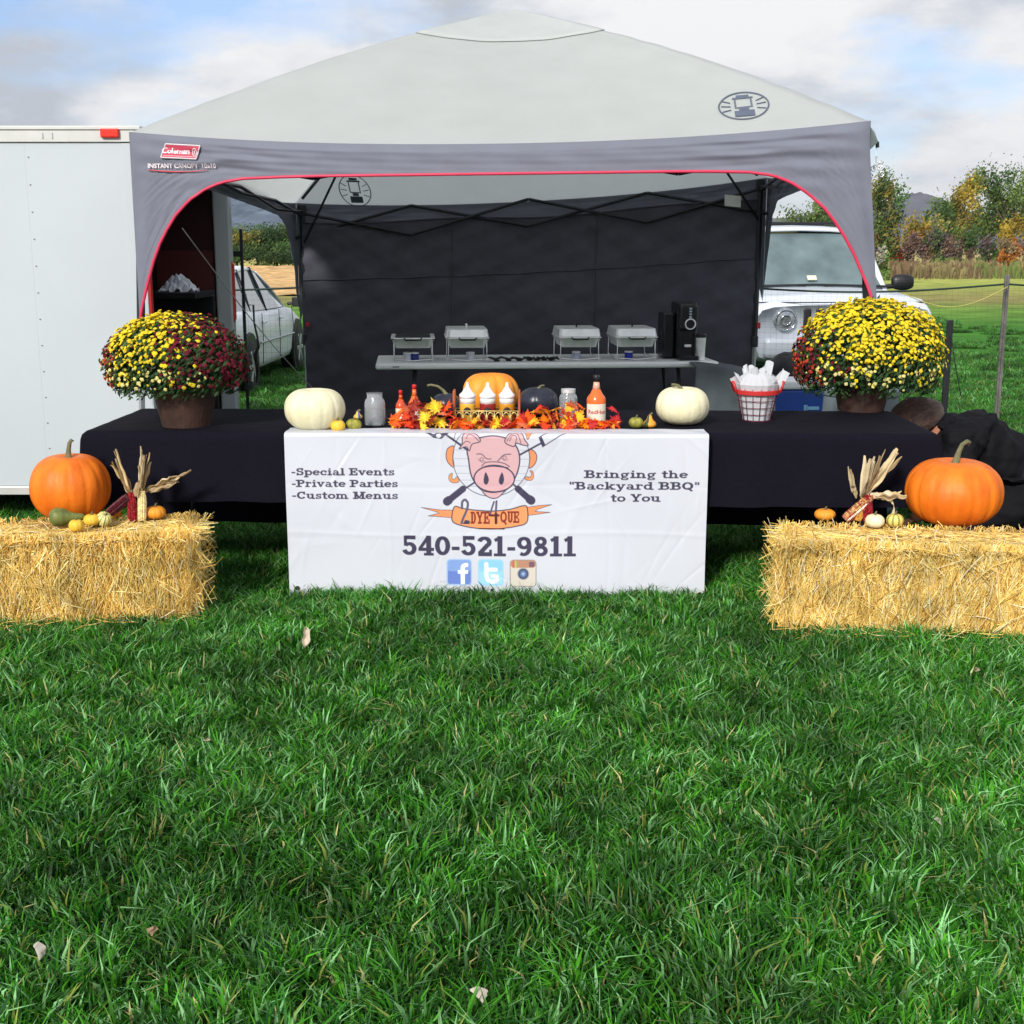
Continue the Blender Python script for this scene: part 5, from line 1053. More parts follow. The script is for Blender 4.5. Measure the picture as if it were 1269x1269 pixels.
# autumn leaf garland
lfm = amat('silk_leaf', .55, .3, spec=.3, var=.1, scale=30)
LOBES = [(0, -.5), (.10, -.30), (.42, -.42), (.33, -.18), (.72, -.12), (.52, .06), (.80, .34), (.46, .26), (.40, .46), (.22, .34), (.26, .62), (.13, .60), (0, 1.0)]
LOBES = LOBES + [(-x, y_) for x, y_ in reversed(LOBES[1:-1])]
def leaf_mesh(col, seed):
    rg = np.random.default_rng(seed); b = MB(); b.col = col; n = len(LOBES); vs = [(0, .05, .10)] + [(x * .5, y_ * .5, .12 - .30 * (abs(x) ** 1.6) * .6 - .12 * max(0, y_) + rg.normal(0, .02)) for x, y_ in LOBES]
    b.add(vs, [(0, i + 1, (i + 1) % n + 1) for i in range(n)]); o = b.build('leaf', lfm, None); c = o.data
    cols_ = c.color_attributes['Col'].data; cols_[0].color = (min(1, col[0] * 1.15), col[1] * 1.6 + .03, col[2], 1); bpy.data.objects.remove(o); return c
LC = [(.86, .08, .01), (.90, .20, .01), (.88, .42, .03), (.70, .045, .02), (.30, .015, .02), (.85, .30, .04), (.86, .55, .05), (.74, .16, .10), (.55, .02, .04)]
lms = [leaf_mesh(c, i) for i, c in enumerate(LC)]
gar = empty('leaf_garland', (0, 5.75, TZ), 0, 'garland of red, orange and yellow silk maple leaves along the table front', 'garland'); rg = np.random.default_rng(5)
spans = [(486, 562, 34, (504, 532)), (563, 648, 22, (519, 535)), (648, 704, 22, (508, 534)), (698, 766, 30, (504, 534)), (486, 764, 26, (527, 537))]
wl_ = []
for (u0, u1, n, (v0, v1)) in spans:
    for k in range(n):
        u = u0 + (u1 - u0) * (k + rg.random()) / n; v = rg.uniform(v0, v1)
        if 583 < u < 632 and v < 524: v = rg.uniform(527, 536)
        if 722 < u < 756 and v < 529: v = rg.uniform(529, 536)
        gp = onz(u, 531, TZ); dep = gp.y - .02 + rg.uniform(-.05, .0); q = at(u, v, dep); q.z = max(q.z, TZ + .018)
        o = bpy.data.objects.new('leaf', lms[(int(u / 9) + rg.integers(3)) % len(lms)] if rg.random() < .7 else lms[rg.integers(len(lms))]); COL.objects.link(o); o.parent = gar; o.location = q - gar.location; sc = rg.uniform(.070, .112); o.scale = (sc,) * 3
        o.rotation_euler = (R(rg.uniform(20, 85)), R(rg.uniform(-35, 35)), R(rg.uniform(-180, 180)) * .9); wl_.append(q)
b = MB(); wl_.sort(key=lambda q: q.x); ctr = [Vector((x, onz(CX + x * 285, 531, TZ).y - .02, TZ + .012 + .006 * math.sin(x * 30))) - gar.location for x in np.linspace(-.50, .45, 40)]; b.tube(ctr, .003, 5); b.build('twig', stem_m, gar, smooth=True)
# fry basket full of white tissue
p = onz(937, 521, TZ); bk = empty('wire_basket', (p.x, p.y, TZ), 0, 'wire fry basket with a red rim at the right of the table', 'basket'); r0, r1, hh = .066, .098, .155
wire_m = mat('maroon_wire', (.16, .02, .04), .4, .3)
rad = lambda z: r0 + (r1 - r0) * z / hh
for k in range(16): a = 2 * math.pi * k / 16; b = MB(); b.tube([(math.cos(a) * (rad(z_) + .002), math.sin(a) * (rad(z_) + .002), z_) for z_ in (0, hh)], .0017, 5); b.build('upright_wire', wire_m, bk, smooth=True)
for z_ in (.003, .034, .066, .098): b = MB(); b.tube([(math.cos(a) * (rad(z_) + .003), math.sin(a) * (rad(z_) + .003), z_) for a in np.linspace(0, 2 * math.pi, 33)], .0017, 5); b.build('ring_wire', wire_m, bk, smooth=True)
b = MB(); b.lathe([(rad(.132) + .004, .128), (rad(.15) + .006, .128), (rad(.15) + .007, .148), (rad(.15) + .002, .148)], 32); b.build('rim_band', M['red'], bk, smooth=False, bevel=.001)
for sg in (-1, 1):
    b = MB(); b.tube([(sg * (r1 + .004), -.03, .135), (sg * (r1 + .020), -.03, .185), (sg * (r1 + .022), .03, .185), (sg * (r1 + .004), .03, .135)], .006, 7); b.build('handle', M['red'], bk, smooth=True)
ts = empty('tissue_paper', (p.x, p.y, TZ + .004), 0, 'crumpled white tissue paper filling the red rimmed basket', 'tissue paper'); tm = mat('white_tissue', (.66, .67, .70), .8, var=.02, translucent=.25)
b = MB(); b.lathe([(0, 0.0), (r0 - .004, 0.002), (rad(.14) - .006, .14), (.098, .17), (.085, .20), (.05, .225), (0, .235)], 40, rib=lambda a: 1 + .02 * math.sin(a * 9) - .015 * math.sin(a * 17)); b.build('paper_body', tm, ts, smooth=False)
rg = np.random.default_rng(15)
for k in range(15):
    a = 2 * math.pi * k / 15 + rg.normal(0, .2); ro = rg.uniform(.03, .10); tp_ = Vector((math.cos(a) * ro * 1.25, math.sin(a) * ro, rg.uniform(.22, .265) if ro < .06 else rg.uniform(.175, .235))); bs_ = Vector((math.cos(a) * ro * .6, math.sin(a) * ro * .6, .12)); sd_ = Vector((-math.sin(a + rg.normal(0, .6)), math.cos(a), 0)).normalized(); w = rg.uniform(.06, .10); b = MB(); s0 = rg.uniform(0, 9)
    b.grid(lambda u, v: bs_.lerp(tp_, v) + sd_ * w * (u - .5) * (1 - .55 * v * abs(u - .3) * 2) + Vector((math.cos(a), math.sin(a), 0)) * .010 * math.sin(u * 8 + s0) + Vector((0, 0, .022 * (1 - abs(2 * u - 1.1)) * v)), 6, 5); b.build('paper_fold', tm, ts)
# ================================================================ FLOWER POTS
pot_m = mat('dark_terracotta', (.048, .022, .016), .65, var=.35, scale=9, bump=.3); leafg = amat('mum_leaf', .6, .2, spec=.3, var=.2, scale=9); petal = amat('mum_petal', .6, .25, spec=.2, var=.08)
def mum(u, v, rt, rb, ph, RX, RZ, zc, label, seed, split, nf, group='potted mums on the front table', cxo=0.):
    p = onz(u, v, TZ); t = empty('potted_mum', (p.x, p.y + rb, TZ), 0, label, 'potted flowers', group); rg = np.random.default_rng(seed)
    b = MB(); b.lathe([(0, 0), (rb, 0), (rb + .004, .02), (rt - .008, ph - .045), (rt + .006, ph - .043), (rt + .008, ph), (rt - .008, ph), (rt - .014, ph - .03), (0, ph - .03)], 36); b.build('pot', pot_m, t, smooth=False, bevel=.002)
    f = MB(); c = Vector((cxo, 0, zc)); RY = RX * .85
    def surf_pt(lo=-.30):
        while True:
            n = Vector(rg.normal(0, 1, 3)).normalized()
            if n.z > lo: return n
    for _ in range(9500):
        n = surf_pt(-.62); k = rg.uniform(.35, 1.08) ** .5; k *= 1 + .09 * vn(n.x * 5, n.y * 5, n.z * 5, seed); q = c + Vector((n.x * RX * k, n.y * RY * k, n.z * RZ * k)); s = rg.uniform(.006, .014); a = (n + Vector(rg.normal(0, .6, 3))).normalized(); e = a.orthogonal().normalized(); g2 = a.cross(e); br = rg.uniform(.6, 1.4); f.col = tuple(x * br for x in ((.030, .075, .022) if rg.random() < .7 else (.05, .10, .03)))
        f.add([q - e * s * 1.4, q - g2 * s * .6, q + e * s * 1.4 + a * .004, q + g2 * s * .6], [(0, 1, 2, 3)])
    f.build('foliage', leafg, t, stuff=True)
    f = MB(); f.col = (.05, .09, .03)
    for _ in range(60): n = surf_pt(-.5); f.tube([c + Vector((n.x * .05, n.y * .05, -RZ * .4)), c + Vector((n.x * RX * .6, n.y * RY * .6, n.z * RZ * .4)), c + Vector((n.x * RX, n.y * RY, n.z * RZ))], .002, 3, caps=False)
    f.build('stems', leafg, t, stuff=True)
    ye = MB(); re_ = MB()
    def flower(b, q, n, s, col, cc):
        n = n.normalized(); e = n.orthogonal().normalized(); g2 = n.cross(e); k = 9; b.col = col; ro = rg.uniform(0, 6); vs = [q + n * s * .35]
        for ring, (rr_, hh_) in enumerate(((.55, .42), (1.0, .12))):
            for i in range(k): a = ro + 2 * math.pi * i / k + ring * .35; r2 = rr_ * (1 + .12 * (-1) ** i); vs.append(q + (e * math.cos(a) + g2 * math.sin(a)) * s * r2 + n * s * hh_)
        vs += [q - n * s * .35]
        fs = [(0, 1 + i, 1 + (i + 1) % k) for i in range(k)] + [(1 + i, k + 1 + i, k + 1 + (i + 1) % k, 1 + (i + 1) % k) for i in range(k)] + [(k + 1 + i, 2 * k + 1, k + 1 + (i + 1) % k) for i in range(k)]
        b.add(vs, fs)
    pts_ = []
    for _ in range(nf * 12):
        if len(pts_) > nf: break
        n = surf_pt(-.42); q = Vector((n.x * RX, n.y * RY, n.z * RZ)); kind = split(n, rg)
        if kind is None: continue
        if any((q - o_).length < (.010 if n.z > .45 else .014) for o_ in pts_[-500:]): continue
        pts_.append(q); k = 1.0 + .08 * vn(n.x * 5, n.y * 5, n.z * 5, seed) + rg.uniform(-.09, .05); q2 = c + q * k; nn = Vector((n.x / RX, n.y / RY, n.z / RZ + 1.0)).normalized() + Vector(rg.normal(0, .25, 3))
        if kind == 'y': br = rg.uniform(.85, 1.1); flower(ye, q2, nn, rg.uniform(.006, .0105) if n.z < .2 else rg.uniform(.0075, .0125), ((.88 * br, .70 * br, .03) if n.z > .0 or rg.random() < .4 else (.86 * br, .78 * br, .28)), None)
        elif kind == 'o': flower(re_, q2, nn, rg.uniform(.008, .012), (.50, .07, .025), None)
        else: br = rg.uniform(.6, 1.3); flower(re_, q2, nn, rg.uniform(.007, .0115), (.16 * br, .012 * br, .028 * br), None)
    ye.build('yellow_blooms', petal, t, stuff=True); re_.build('crimson_blooms', petal, t, stuff=True)
    return t
def split_l(n, rg):
    a = n.x + .26 * rg.normal(); top = n.z
    if n.x < -.80: return 'o' if rg.random() < .35 else ('y' if rg.random() < .35 else 'r')
    if a < .12 and n.z > -.25: return 'y' if rg.random() < (.9 if top > .35 else .5 if top > .1 else .32) else None
    if n.z > .80 and a < .25: return 'r' if rg.random() < .5 else 'y'
    if a >= .12: return ('r' if rg.random() < .6 else None) if n.z > .05 else ('y' if rg.random() < .12 and n.x < .55 else ('r' if rg.random() < .25 or n.x > .8 else None))
    return 'y' if rg.random() < .15 else None
def split_r(n, rg):
    if n.x < -.88 + .1 * rg.normal(): return ('o' if rg.random() < .3 else 'r') if rg.random() < .6 else None
    if n.z < .5 and n.x < -.45 and rg.random() < .5: return 'r' if rg.random() < .10 else None
    if n.x > .86 and rg.random() < .35 and n.z > .3: return 'r'
    pr_ = .92 if n.z > .55 else (.70 if n.z > .3 else (.42 if n.z > 0 else .2))
    return 'y' if rg.random() < pr_ else None
mum(224, 531.5, .162, .108, .245, .310, .220, .285, 'potted mum with crimson right half, beside the white trailer', 61, split_l, 2600, cxo=-.035)
mum(1074, 512, .158, .112, .240, .360, .285, .258, 'potted mum almost all yellow, in front of the parked car', 62, split_r, 3300, cxo=.03)
# ================================================================ REAR TABLE AND CATERING GEAR
RYAW = R(4.5); c_, s_ = math.cos(RYAW), math.sin(RYAW); RP = Vector((-.955, 9.05, 0)); RAX = Vector((c_, s_, 0)); RAY = Vector((-s_, c_, 0))
rc = RP + RAX * 1.22 + RAY * .37
folding_table('folding_table', rc.x, rc.y, 2.44, .74, .752, RYAW, 'long white folding table against the dark rear wall', cat='table')
b = MB(); q = RP + RAX * .145 - RAY * .0025 + Vector((0, 0, .728)); 
for k in range(4): b.box(q + RAX * (.012 * k - .02), (.009, .002, .008), Matrix.Rotation(RYAW, 3, 'Z'))
tl = b.build('maker_mark', mat('grey_print', (.10, .10, .11), .6)); tl.parent = bpy.data.objects['folding_table.002'] if 'folding_table.002' in bpy.data.objects else None
if tl.parent: tl.matrix_parent_inverse = tl.parent.matrix_basis.inverted()
def RT(px, d=.33, z=.752):     # point on the rear table below image column px, d metres in from the front edge
    lo, hi = -.2, 2.6
    for _ in range(40):
        m_ = (lo + hi) / 2; q_ = RP + RAX * m_ + RAY * d; dep = q_.y * math.cos(PITCH) - (z - CAM_H) * math.sin(PITCH); x_ = CX + F * q_.x / dep
        if x_ < px: lo = m_
        else: hi = m_
    return Vector((q_.x, q_.y, z))
def rbox(b, w, d, z0, z1, r=.02, taper=0., n=5):
    """rounded-corner tray or lid"""
    rings = [(z0, 1 - taper)] + [(z0 + (z1 - z0) * k / 3, 1 - taper * (1 - k / 3)) for k in (1, 2)] + [(z1, 1)]
    pl = []
    for sx, sy, a0 in ((1, -1, -90), (1, 1, 0), (-1, 1, 90), (-1, -1, 180)):
        for k in range(n + 1): a = R(a0 + 90 * k / n); pl.append((sx * (w / 2 - r) + r * math.cos(a), sy * (d / 2 - r) + r * math.sin(a)))
    vs = [Vector((x * s, y * s, z)) for z, s in rings for x, y in pl]; m_ = len(pl); fs = [(i * m_ + k, i * m_ + (k + 1) % m_, (i + 1) * m_ + (k + 1) % m_, (i + 1) * m_ + k) for i in range(3) for k in range(m_)] + [tuple(range(m_ - 1, -1, -1)), tuple(3 * m_ + k for k in range(m_))]; b.add(vs, fs)
def chafer(px, lid, label, knob='steel'):
    p = RT(px, .30); t = empty('chafing_dish', p, RYAW, label, 'chafing dish', 'chafing dishes on the rear table'); w, d = .275, .46
    b = MB()
    for sx in (-1, 1):
        for sy in (-1, 1): b.tube([(sx * w * .50, sy * d * .46, 0), (sx * w * .49, sy * d * .46, .155)], .0035, 6)
        b.tube([(sx * w * .50, -d * .46, .02), (sx * w * .50, d * .46, .02)], .003, 5)
    b.tube([(-w * .56, -d * .46, .022), (0, -d * .46 - .01, .010), (w * .56, -d * .46, .022)], .0035, 6); b.tube([(-w * .53, -d * .46, .15), (w * .53, -d * .46, .15)], .004, 6); b.tube([(-w * .53, d * .46, .15), (w * .53, d * .46, .15)], .004, 6)
    b.build('stand', M['steel'], t, smooth=True)
    b = MB(); rbox(b, w, d, .098, .165, .03, .10); pan = b.build('water_pan', M['steel'], t, smooth=False, bevel=.002)
    b = MB(); rbox(b, w * 1.13, d * 1.06, .163, .171, .03); b.build('rim', M['steel'], pan, bevel=.002)
    b = MB(); b.tube([(-.06, -d * .53, .168), (-.052, -d * .53 - .022, .158), (.052, -d * .53 - .022, .158), (.06, -d * .53, .168)], .006, 6); b.build('handle', M['dark_steel'], pan, smooth=True)
    if lid:
        b = MB(); rbox(b, w * 1.1, d * 1.02, .228, .172, .035, .06); l_ = b.build('lid', M['steel'], t, bevel=.004)
        b = MB(); b.tube([(-.0, -.02, .222), (0, -.02, .246)], .006, 6); b.tube([(0, -.045, .25), (0, .01, .25)], .009, 8); b.build('lid_handle', M['steel'] if knob == 'steel' else M['black'], l_, smooth=True)
    else:
        b = MB(); rbox(b, w * .9, d * .9, .171, .176, .03); b.build('food_pan', M['dark_steel'], t)
    return t
chafer(512, False, 'chafing dish without its lid at the left end of the white table'); chafer(578, True, 'chafing dish with lid and bright metal knob, second from the left'); chafer(713.5, True, 'chafing dish with lid right of the row of tongs', 'black'); chafer(782, True, 'chafing dish with lid closest to the coffee maker', 'black')
for px, cols, lab in ((505, (.62, .64, .70), 'silver fuel can under the lidless chafing dish'), (514, (.03, .05, .25), 'blue fuel can under the lidless chafing dish'), (583, (.60, .63, .70), 'silver fuel can under the second chafing dish'), (714, (.42, .45, .58), 'grey blue fuel can under the third chafing dish'), (779, (.02, .03, .35), 'deep blue fuel can under the chafing dish by the coffee maker')):
    p = RT(px, .22); t = empty('fuel_can', p, 0, lab, 'fuel can'); b = MB(); b.lathe([(0, 0), (.030, 0), (.030, .052), (.027, .055), (.0, .055)], 16); b.build('tin', mat('can_paint', cols, .35, .3), t, smooth=False); b = MB(); b.lathe([(.031, .05), (.031, .058), (.018, .061), (0, .061)], 16); b.build('lid', M['steel'], t)
for i, px in enumerate((607, 622, 637, 652, 664, 676, 688)):
    p = RT(px, .12 + .02 * (i % 2)); t = empty('serving_tongs', p, R(20 * i), ['black tongs lying nearest the lidded chafing dish with the bright knob', 'black tongs second in the row from the bright knobbed chafing dish', 'black tongs third in the row from the bright knobbed chafing dish', 'black tongs in the very middle of the row on the white table', 'black tongs just past the middle of the row toward the coffee maker', 'black tongs second in the row from the black knobbed chafing dish', 'black tongs lying nearest the first black knobbed chafing dish'][i], 'tongs', 'black serving tongs on the rear table'); 
    for sg in (-1, 1): b = MB(); b.tube([(-.05, 0, .016), (0, sg * .014, .026), (.05, sg * .022, .012)], [.006, .007, .010], 6); b.build('arm', M['black'], t, smooth=True)
    b = MB(); b.lathe([(0, 0), (.02, .0), (.024, .012), (0, .014)], 10, (.05, 0, 0)); b.build('head', M['black'], t)
# coffee maker
p = RT(846, .30); t = empty('coffee_maker', p, RYAW, 'tall black single cup coffee maker on the white table', 'coffee maker'); K = mat('glossy_black', (.010, .010, .013), .25, var=.1)
b = MB(); rbox(b, .145, .27, .0, .405, .03); b.build('body', K, t, bevel=.006)
b = MB(); b.box((-.118, .05, .165), (.086, .22, .33)); b.build('water_tank', K, t, bevel=.015)
b = MB(); b.box((0, -.175, .015), (.14, .10, .03)); b.build('drip_tray', K, t, bevel=.006); b = MB(); b.box((0, -.145, .30), (.13, .06, .19)); b.build('brew_head', K, t, bevel=.02)
b = MB(); b.tube([(.012 + .036 * math.cos(a), -.178, .255 + .036 * math.sin(a)) for a in np.linspace(0, 6.283, 25)], .0055, 6); b.build('chrome_ring', M['steel'], t, smooth=True)
for k in range(4): b = MB(); b.box((.012, -.177, .305 + .020 * k), (.020, .005, .012)); b.build('button', mat('pale_blue_button', (.45, .55, .62), .3), t, bevel=.002)
b = MB(); b.box((0, -.165, .10), (.05, .01, .018)); b.build('spout', M['steel'], t, bevel=.003)
p = RT(868, .12); t = empty('travel_tumbler', p, 0, 'stainless steel tumbler with black lid beside the coffee maker', 'tumbler'); b = MB(); b.lathe([(0, 0), (.030, 0), (.032, .08), (.037, .165), (0, .166)], 20); b.build('cup', M['steel'], t, smooth=False); b = MB(); b.lathe([(.038, .160), (.038, .180), (.030, .19), (0, .191)], 20); b.build('lid', M['black'], t)
# grey draped stack, cooler, bin, black bag
b = MB(); g0 = at(863, 470, 8.92); g1 = at(962, 470, 8.92)
def drape(u, v):
    x = g0.x + (g1.x - g0.x) * u; top = .745 - .10 * u ** 2; 
    if v < .3: k = v / .3; return Vector((x - .01, 9.45 - .5 * k, top + .006 * vn(x * 9, k * 5)))
    k = (v - .3) / .7; return Vector((x + .03 * k * (u - .5), 8.95 - .05 * k + .03 * vn(x * 11, k * 3, 1) * k, top - (top - .05) * k))
b.grid(drape, 30, 36); tag(b.build('grey_drape', mat('grey_green_cloth', (.070, .085, .095), .85, var=.25, scale=5, bump=.3), smooth=True, solid=.004), 'grey cloth draped over a stack at the right end of the white table', 'cloth')
p = at(982, 470, 10.9); t = empty('cooler', (2.37, 10.95, 0), R(4), 'blue cooler with white lid behind the tissue filled basket', 'cooler'); bm = mat('cooler_blue', (.012, .06, .33), .4); b = MB(); b.box((0, 0, .20), (.52, .34, .36)); b.build('body', bm, t, bevel=.02); b = MB(); b.box((0, 0, .42), (.56, .38, .075)); b.build('lid', M['white_plastic'], t, bevel=.02)
b = MB(); b.tube([(-.29, 0, .36), (-.31, -.10, .39), (-.31, .10, .39), (-.29, 0, .36)], .01, 6); b.build('handle', M['white_plastic'], t); b = MB(); b.box((.14, -.173, .225), (.11, .004, .028)); b.box((.08, -.173, .23), (.03, .004, .045)); b.box((.14, -.173, .19), (.07, .004, .012)); b.build('maker_badge', mat('pale_blue_print', (.25, .55, .8), .4), t); b = MB(); b.box((.16, -.192, .425), (.10, .004, .012)); b.build('lid_mark', M['dark_steel'], t)
p = at(1066, 506, 7.55); t = empty('grey_bin', (p.x, 7.55, 0), 0, 'grey plastic bin with a flared lower body behind the yellow mum pot', 'bin'); b = MB(); b.lathe([(0, 0), (.26, 0), (.255, .03), (.212, .70), (.222, .705), (.222, .735), (.20, .74), (0, .738)], 30); b.build('body', mat('galvanised_grey', (.14, .17, .19), .6, var=.25, scale=6), t, smooth=False, bevel=.003); b = MB()
for k in range(3): b.lathe([(.262 - .018 * k, .12 + .22 * k), (.268 - .018 * k, .13 + .22 * k), (.260 - .018 * k, .14 + .22 * k)], 30)
b.build('rib', M['alu'], t)
b = MB()
def bagf(u, v):
    a = u * 2 * math.pi; f_ = (v - .5) * math.pi; r_ = math.cos(f_) ** .6; return Vector((2.62 + .34 * r_ * math.cos(a), 11.9 + .2 * r_ * math.sin(a), .30 + .30 * math.sin(f_) + .03 * vn(a * 2, f_ * 3)))
b.grid(bagf, 30, 16, wrap=True); tag(b.build('black_bag', M['black'], smooth=True), 'black bag behind the blue cooler', 'bag')

# ================================================================ CARS
paint_w = mat('silver_white_paint', (.80, .83, .85), .4, var=.02, coat=.15); paint_s = mat('pale_silver_paint', (.66, .70, .76), .35, var=.03, coat=.25); car_glass = mat('tinted_car_glass', (.10, .14, .16), .06, var=.1, spec=.9, coat=.5); chrome = mat('chrome', (.7, .7, .72), .12, 1); lens = mat('lamp_lens', (.30, .33, .36), .2, .5, coat=.6, var=.4, scale=40)
def wheel(parent, x, y, r, w, sg):
    b = MB(); b.M = Matrix.Translation((x, y, r)) @ Matrix.Rotation(R(90), 4, 'X'); b.lathe([(r * .62, -w / 2), (r * .94, -w / 2), (r, -w * .35), (r, w * .35), (r * .94, w / 2), (r * .62, w / 2)], 30); ty = b.build('wheel', M['rubber'], parent, smooth=True)
    b = MB(); b.M = Matrix.Translation((x, y + sg * w * .42, r)) @ Matrix.Rotation(R(90), 4, 'X'); b.lathe([(0, -.015), (r * .66, -.02), (r * .66, .02), (0, .015)], 24); b.build('rim_disc', M['dark_steel'], ty)
    for k in range(6): a = k * math.pi / 3; b = MB(); b.box((x + math.cos(a) * r * .33, y + sg * w * .52, r + math.sin(a) * r * .33), (r * .62, .02, r * .16), Matrix.Rotation(-a, 3, 'Y')); b.build('spoke', M['alu'], ty, bevel=.006)
def carbody(name, loc, yaw, st, gh, wheels, wr, paint, label, hw_scale=1., tyre=.21):
    """x forward. st: stations (x, z sill, z belt, half width); gh: greenhouse (x, z top, half width at roof)"""
    t = empty(name, loc, yaw, label, 'car'); b = MB(); n = len(st); sec = 17
    def ring(x, z0, z1, hw):
        pts_ = []
        prof_ = [(.0, z1 + .035), (.45, z1 + .030), (.80, z1 + .012), (.93, z1 - .02), (.985, z1 - .09), (1.0, z1 - (z1 - z0) * .38), (.985, z0 + .12), (.95, z0 + .03), (.85, z0)]
        for f_, z in prof_: pts_.append(Vector((x, f_ * hw, z)))
        return [Vector((p.x, -p.y, p.z)) for p in reversed(pts_[1:])] + pts_
    fine = []
    for i in range(n - 1):
        for k in range(6):
            f_ = k / 6; g_ = f_ * f_ * (3 - 2 * f_); a, c = st[i], st[i + 1]; fine.append((a[0] + (c[0] - a[0]) * f_, *(a[j] + (c[j] - a[j]) * g_ for j in (1, 2, 3))))
    fine.append(st[-1]); vs = []; 
    for s in fine: vs += ring(*s)
    m_ = len(ring(*fine[0])); fs = [(i * m_ + k, i * m_ + k + 1, (i + 1) * m_ + k + 1, (i + 1) * m_ + k) for i in range(len(fine) - 1) for k in range(m_ - 1)] + [tuple(range(m_)), tuple((len(fine) - 1) * m_ + k for k in range(m_ - 1, -1, -1))]
    b.add(vs, fs); b.build('body', paint, t, smooth=True)
    return t, fine
def belt_at(fine, x):
    for a, c in zip(fine, fine[1:]):
        if (a[0] - x) * (c[0] - x) <= 0 and a[0] != c[0]: f_ = (x - a[0]) / (c[0] - a[0]); return a[2] + (c[2] - a[2]) * f_, a[3] + (c[3] - a[3]) * f_
    return fine[0][2], fine[0][3]
# --- white sedan on the left, seen from behind on its right-hand side
sd_t, fine = carbody('sedan', (-3.66, 15.35, 0), R(90 - 1), [(-2.35, .42, .80, .70), (-2.25, .30, .93, .82), (-1.6, .24, .97, .87), (-.6, .22, .93, .89), (.6, .22, .90, .89), (1.2, .22, .88, .88), (2.0, .26, .74, .82), (2.3, .34, .60, .70)], None, None, .32, paint_w, 'white sedan seen through the left opening of the tent')
def glasshouse(t, gl, roofm, pill, glassm=car_glass):
    """gl: list of (x_bottom, z_bottom, hw_bottom, x_top, z_top, hw_top) stations from rear to front"""
    b = MB(); vs = []
    for (xb, zb, wb, xt, zt, wt) in gl: vs += [Vector((xb, -wb, zb)), Vector((xt, -wt, zt)), Vector((xt, wt, zt)), Vector((xb, wb, zb))]
    n = len(gl); b.add(vs, [(i * 4, i * 4 + 1, i * 4 + 5, i * 4 + 4) for i in range(n - 1)] + [(i * 4 + 2, i * 4 + 3, i * 4 + 7, i * 4 + 6) for i in range(n - 1)] + [(0, 3, 2, 1), (n * 4 - 4, n * 4 - 3, n * 4 - 2, n * 4 - 1)]); b.build('window_glass', glassm, t)
    b = MB(); vs = []
    for k, (xb, zb, wb, xt, zt, wt) in enumerate(gl):
        for f_ in (-1, -.9, -.5, 0, .5, .9, 1): vs.append(Vector((xt + (.04 if k == n - 1 else (-.04 if k == 0 else 0)), f_ * (wt + .012), zt + .035 * (1 - f_ * f_) + .006 - (.02 if abs(f_) == 1 else 0))))
    b.add(vs, [(i * 7 + k, i * 7 + k + 1, (i + 1) * 7 + k + 1, (i + 1) * 7 + k) for i in range(n - 1) for k in range(6)]); b.build('roof', roofm, t, smooth=True, solid=.03)
    for (i, w_) in pill:
        xb, zb, wb, xt, zt, wt = gl[i]
        for sg in (-1, 1): b = MB(); b.tube([(xb, sg * (wb + .004), zb - .03), ((xb + xt) / 2 + (.03 if i == n - 1 else 0) * 0, sg * ((wb + wt) / 2 + .012), (zb + zt) / 2 + .01), (xt, sg * (wt + .004), zt + .015)], w_, 6, flat=.6); b.build('pillar', roofm if i in (0, n - 1) else M['black'], t, smooth=True)
glasshouse(sd_t, [(-1.75, .95, .74, -1.05, 1.36, .56), (-1.0, .93, .80, -.75, 1.40, .60), (-.25, .92, .82, -.15, 1.42, .61), (.65, .90, .80, .25, 1.38, .58), (1.25, .89, .74, .42, 1.35, .56)], paint_w, [(0, .05), (1, .014), (2, .016), (4, .024)])
for x in (-1.42, 1.38):
    for sg in (-1, 1): wheel(sd_t, x, sg * .80, .315, .20, sg)
    for sg in (-1, 1): b = MB(); b.M = Matrix.Translation((x, sg * .872, .33)) @ Matrix.Rotation(R(90), 4, 'X'); b.lathe([(.33, -.022), (.375, -.022), (.385, 0), (.375, .022), (.33, .022)], 30); b.build('wheel_arch', M['black'], sd_t)
for sg in (-1, 1):
    for x in (-.85, .12, 1.0): b = MB(); b.tube([(x, sg * .896, .30), (x, sg * .905, .60), (x + (.06 if x < 1 else 0), sg * .885, .90)], .005, 5); b.build('door_seam', M['black'], sd_t)
    b = MB(); b.tube([(-1.0, sg * .905, .56), (1.0, sg * .905, .54)], .012, 6); b.build('side_moulding', M['alu'], sd_t)
    for x in (-.72, .25): b = MB(); b.box((x, sg * .905, .79), (.15, .03, .03)); b.build('door_handle', paint_w, sd_t, bevel=.008)
    b = MB(); b.box((.95, sg * 1.0, .96), (.12, .18, .13)); b.tube([(.95, sg * .84, .93), (.95, sg * .95, .95)], .025, 6); b.build('side_mirror', M['black'], sd_t, bevel=.03)
    b = MB(); b.box((-2.24, sg * .66, .78), (.06, .26, .14)); b.build('tail_lamp', M['red'], sd_t, bevel=.02)
sd_t.scale = (1, 1, .92)
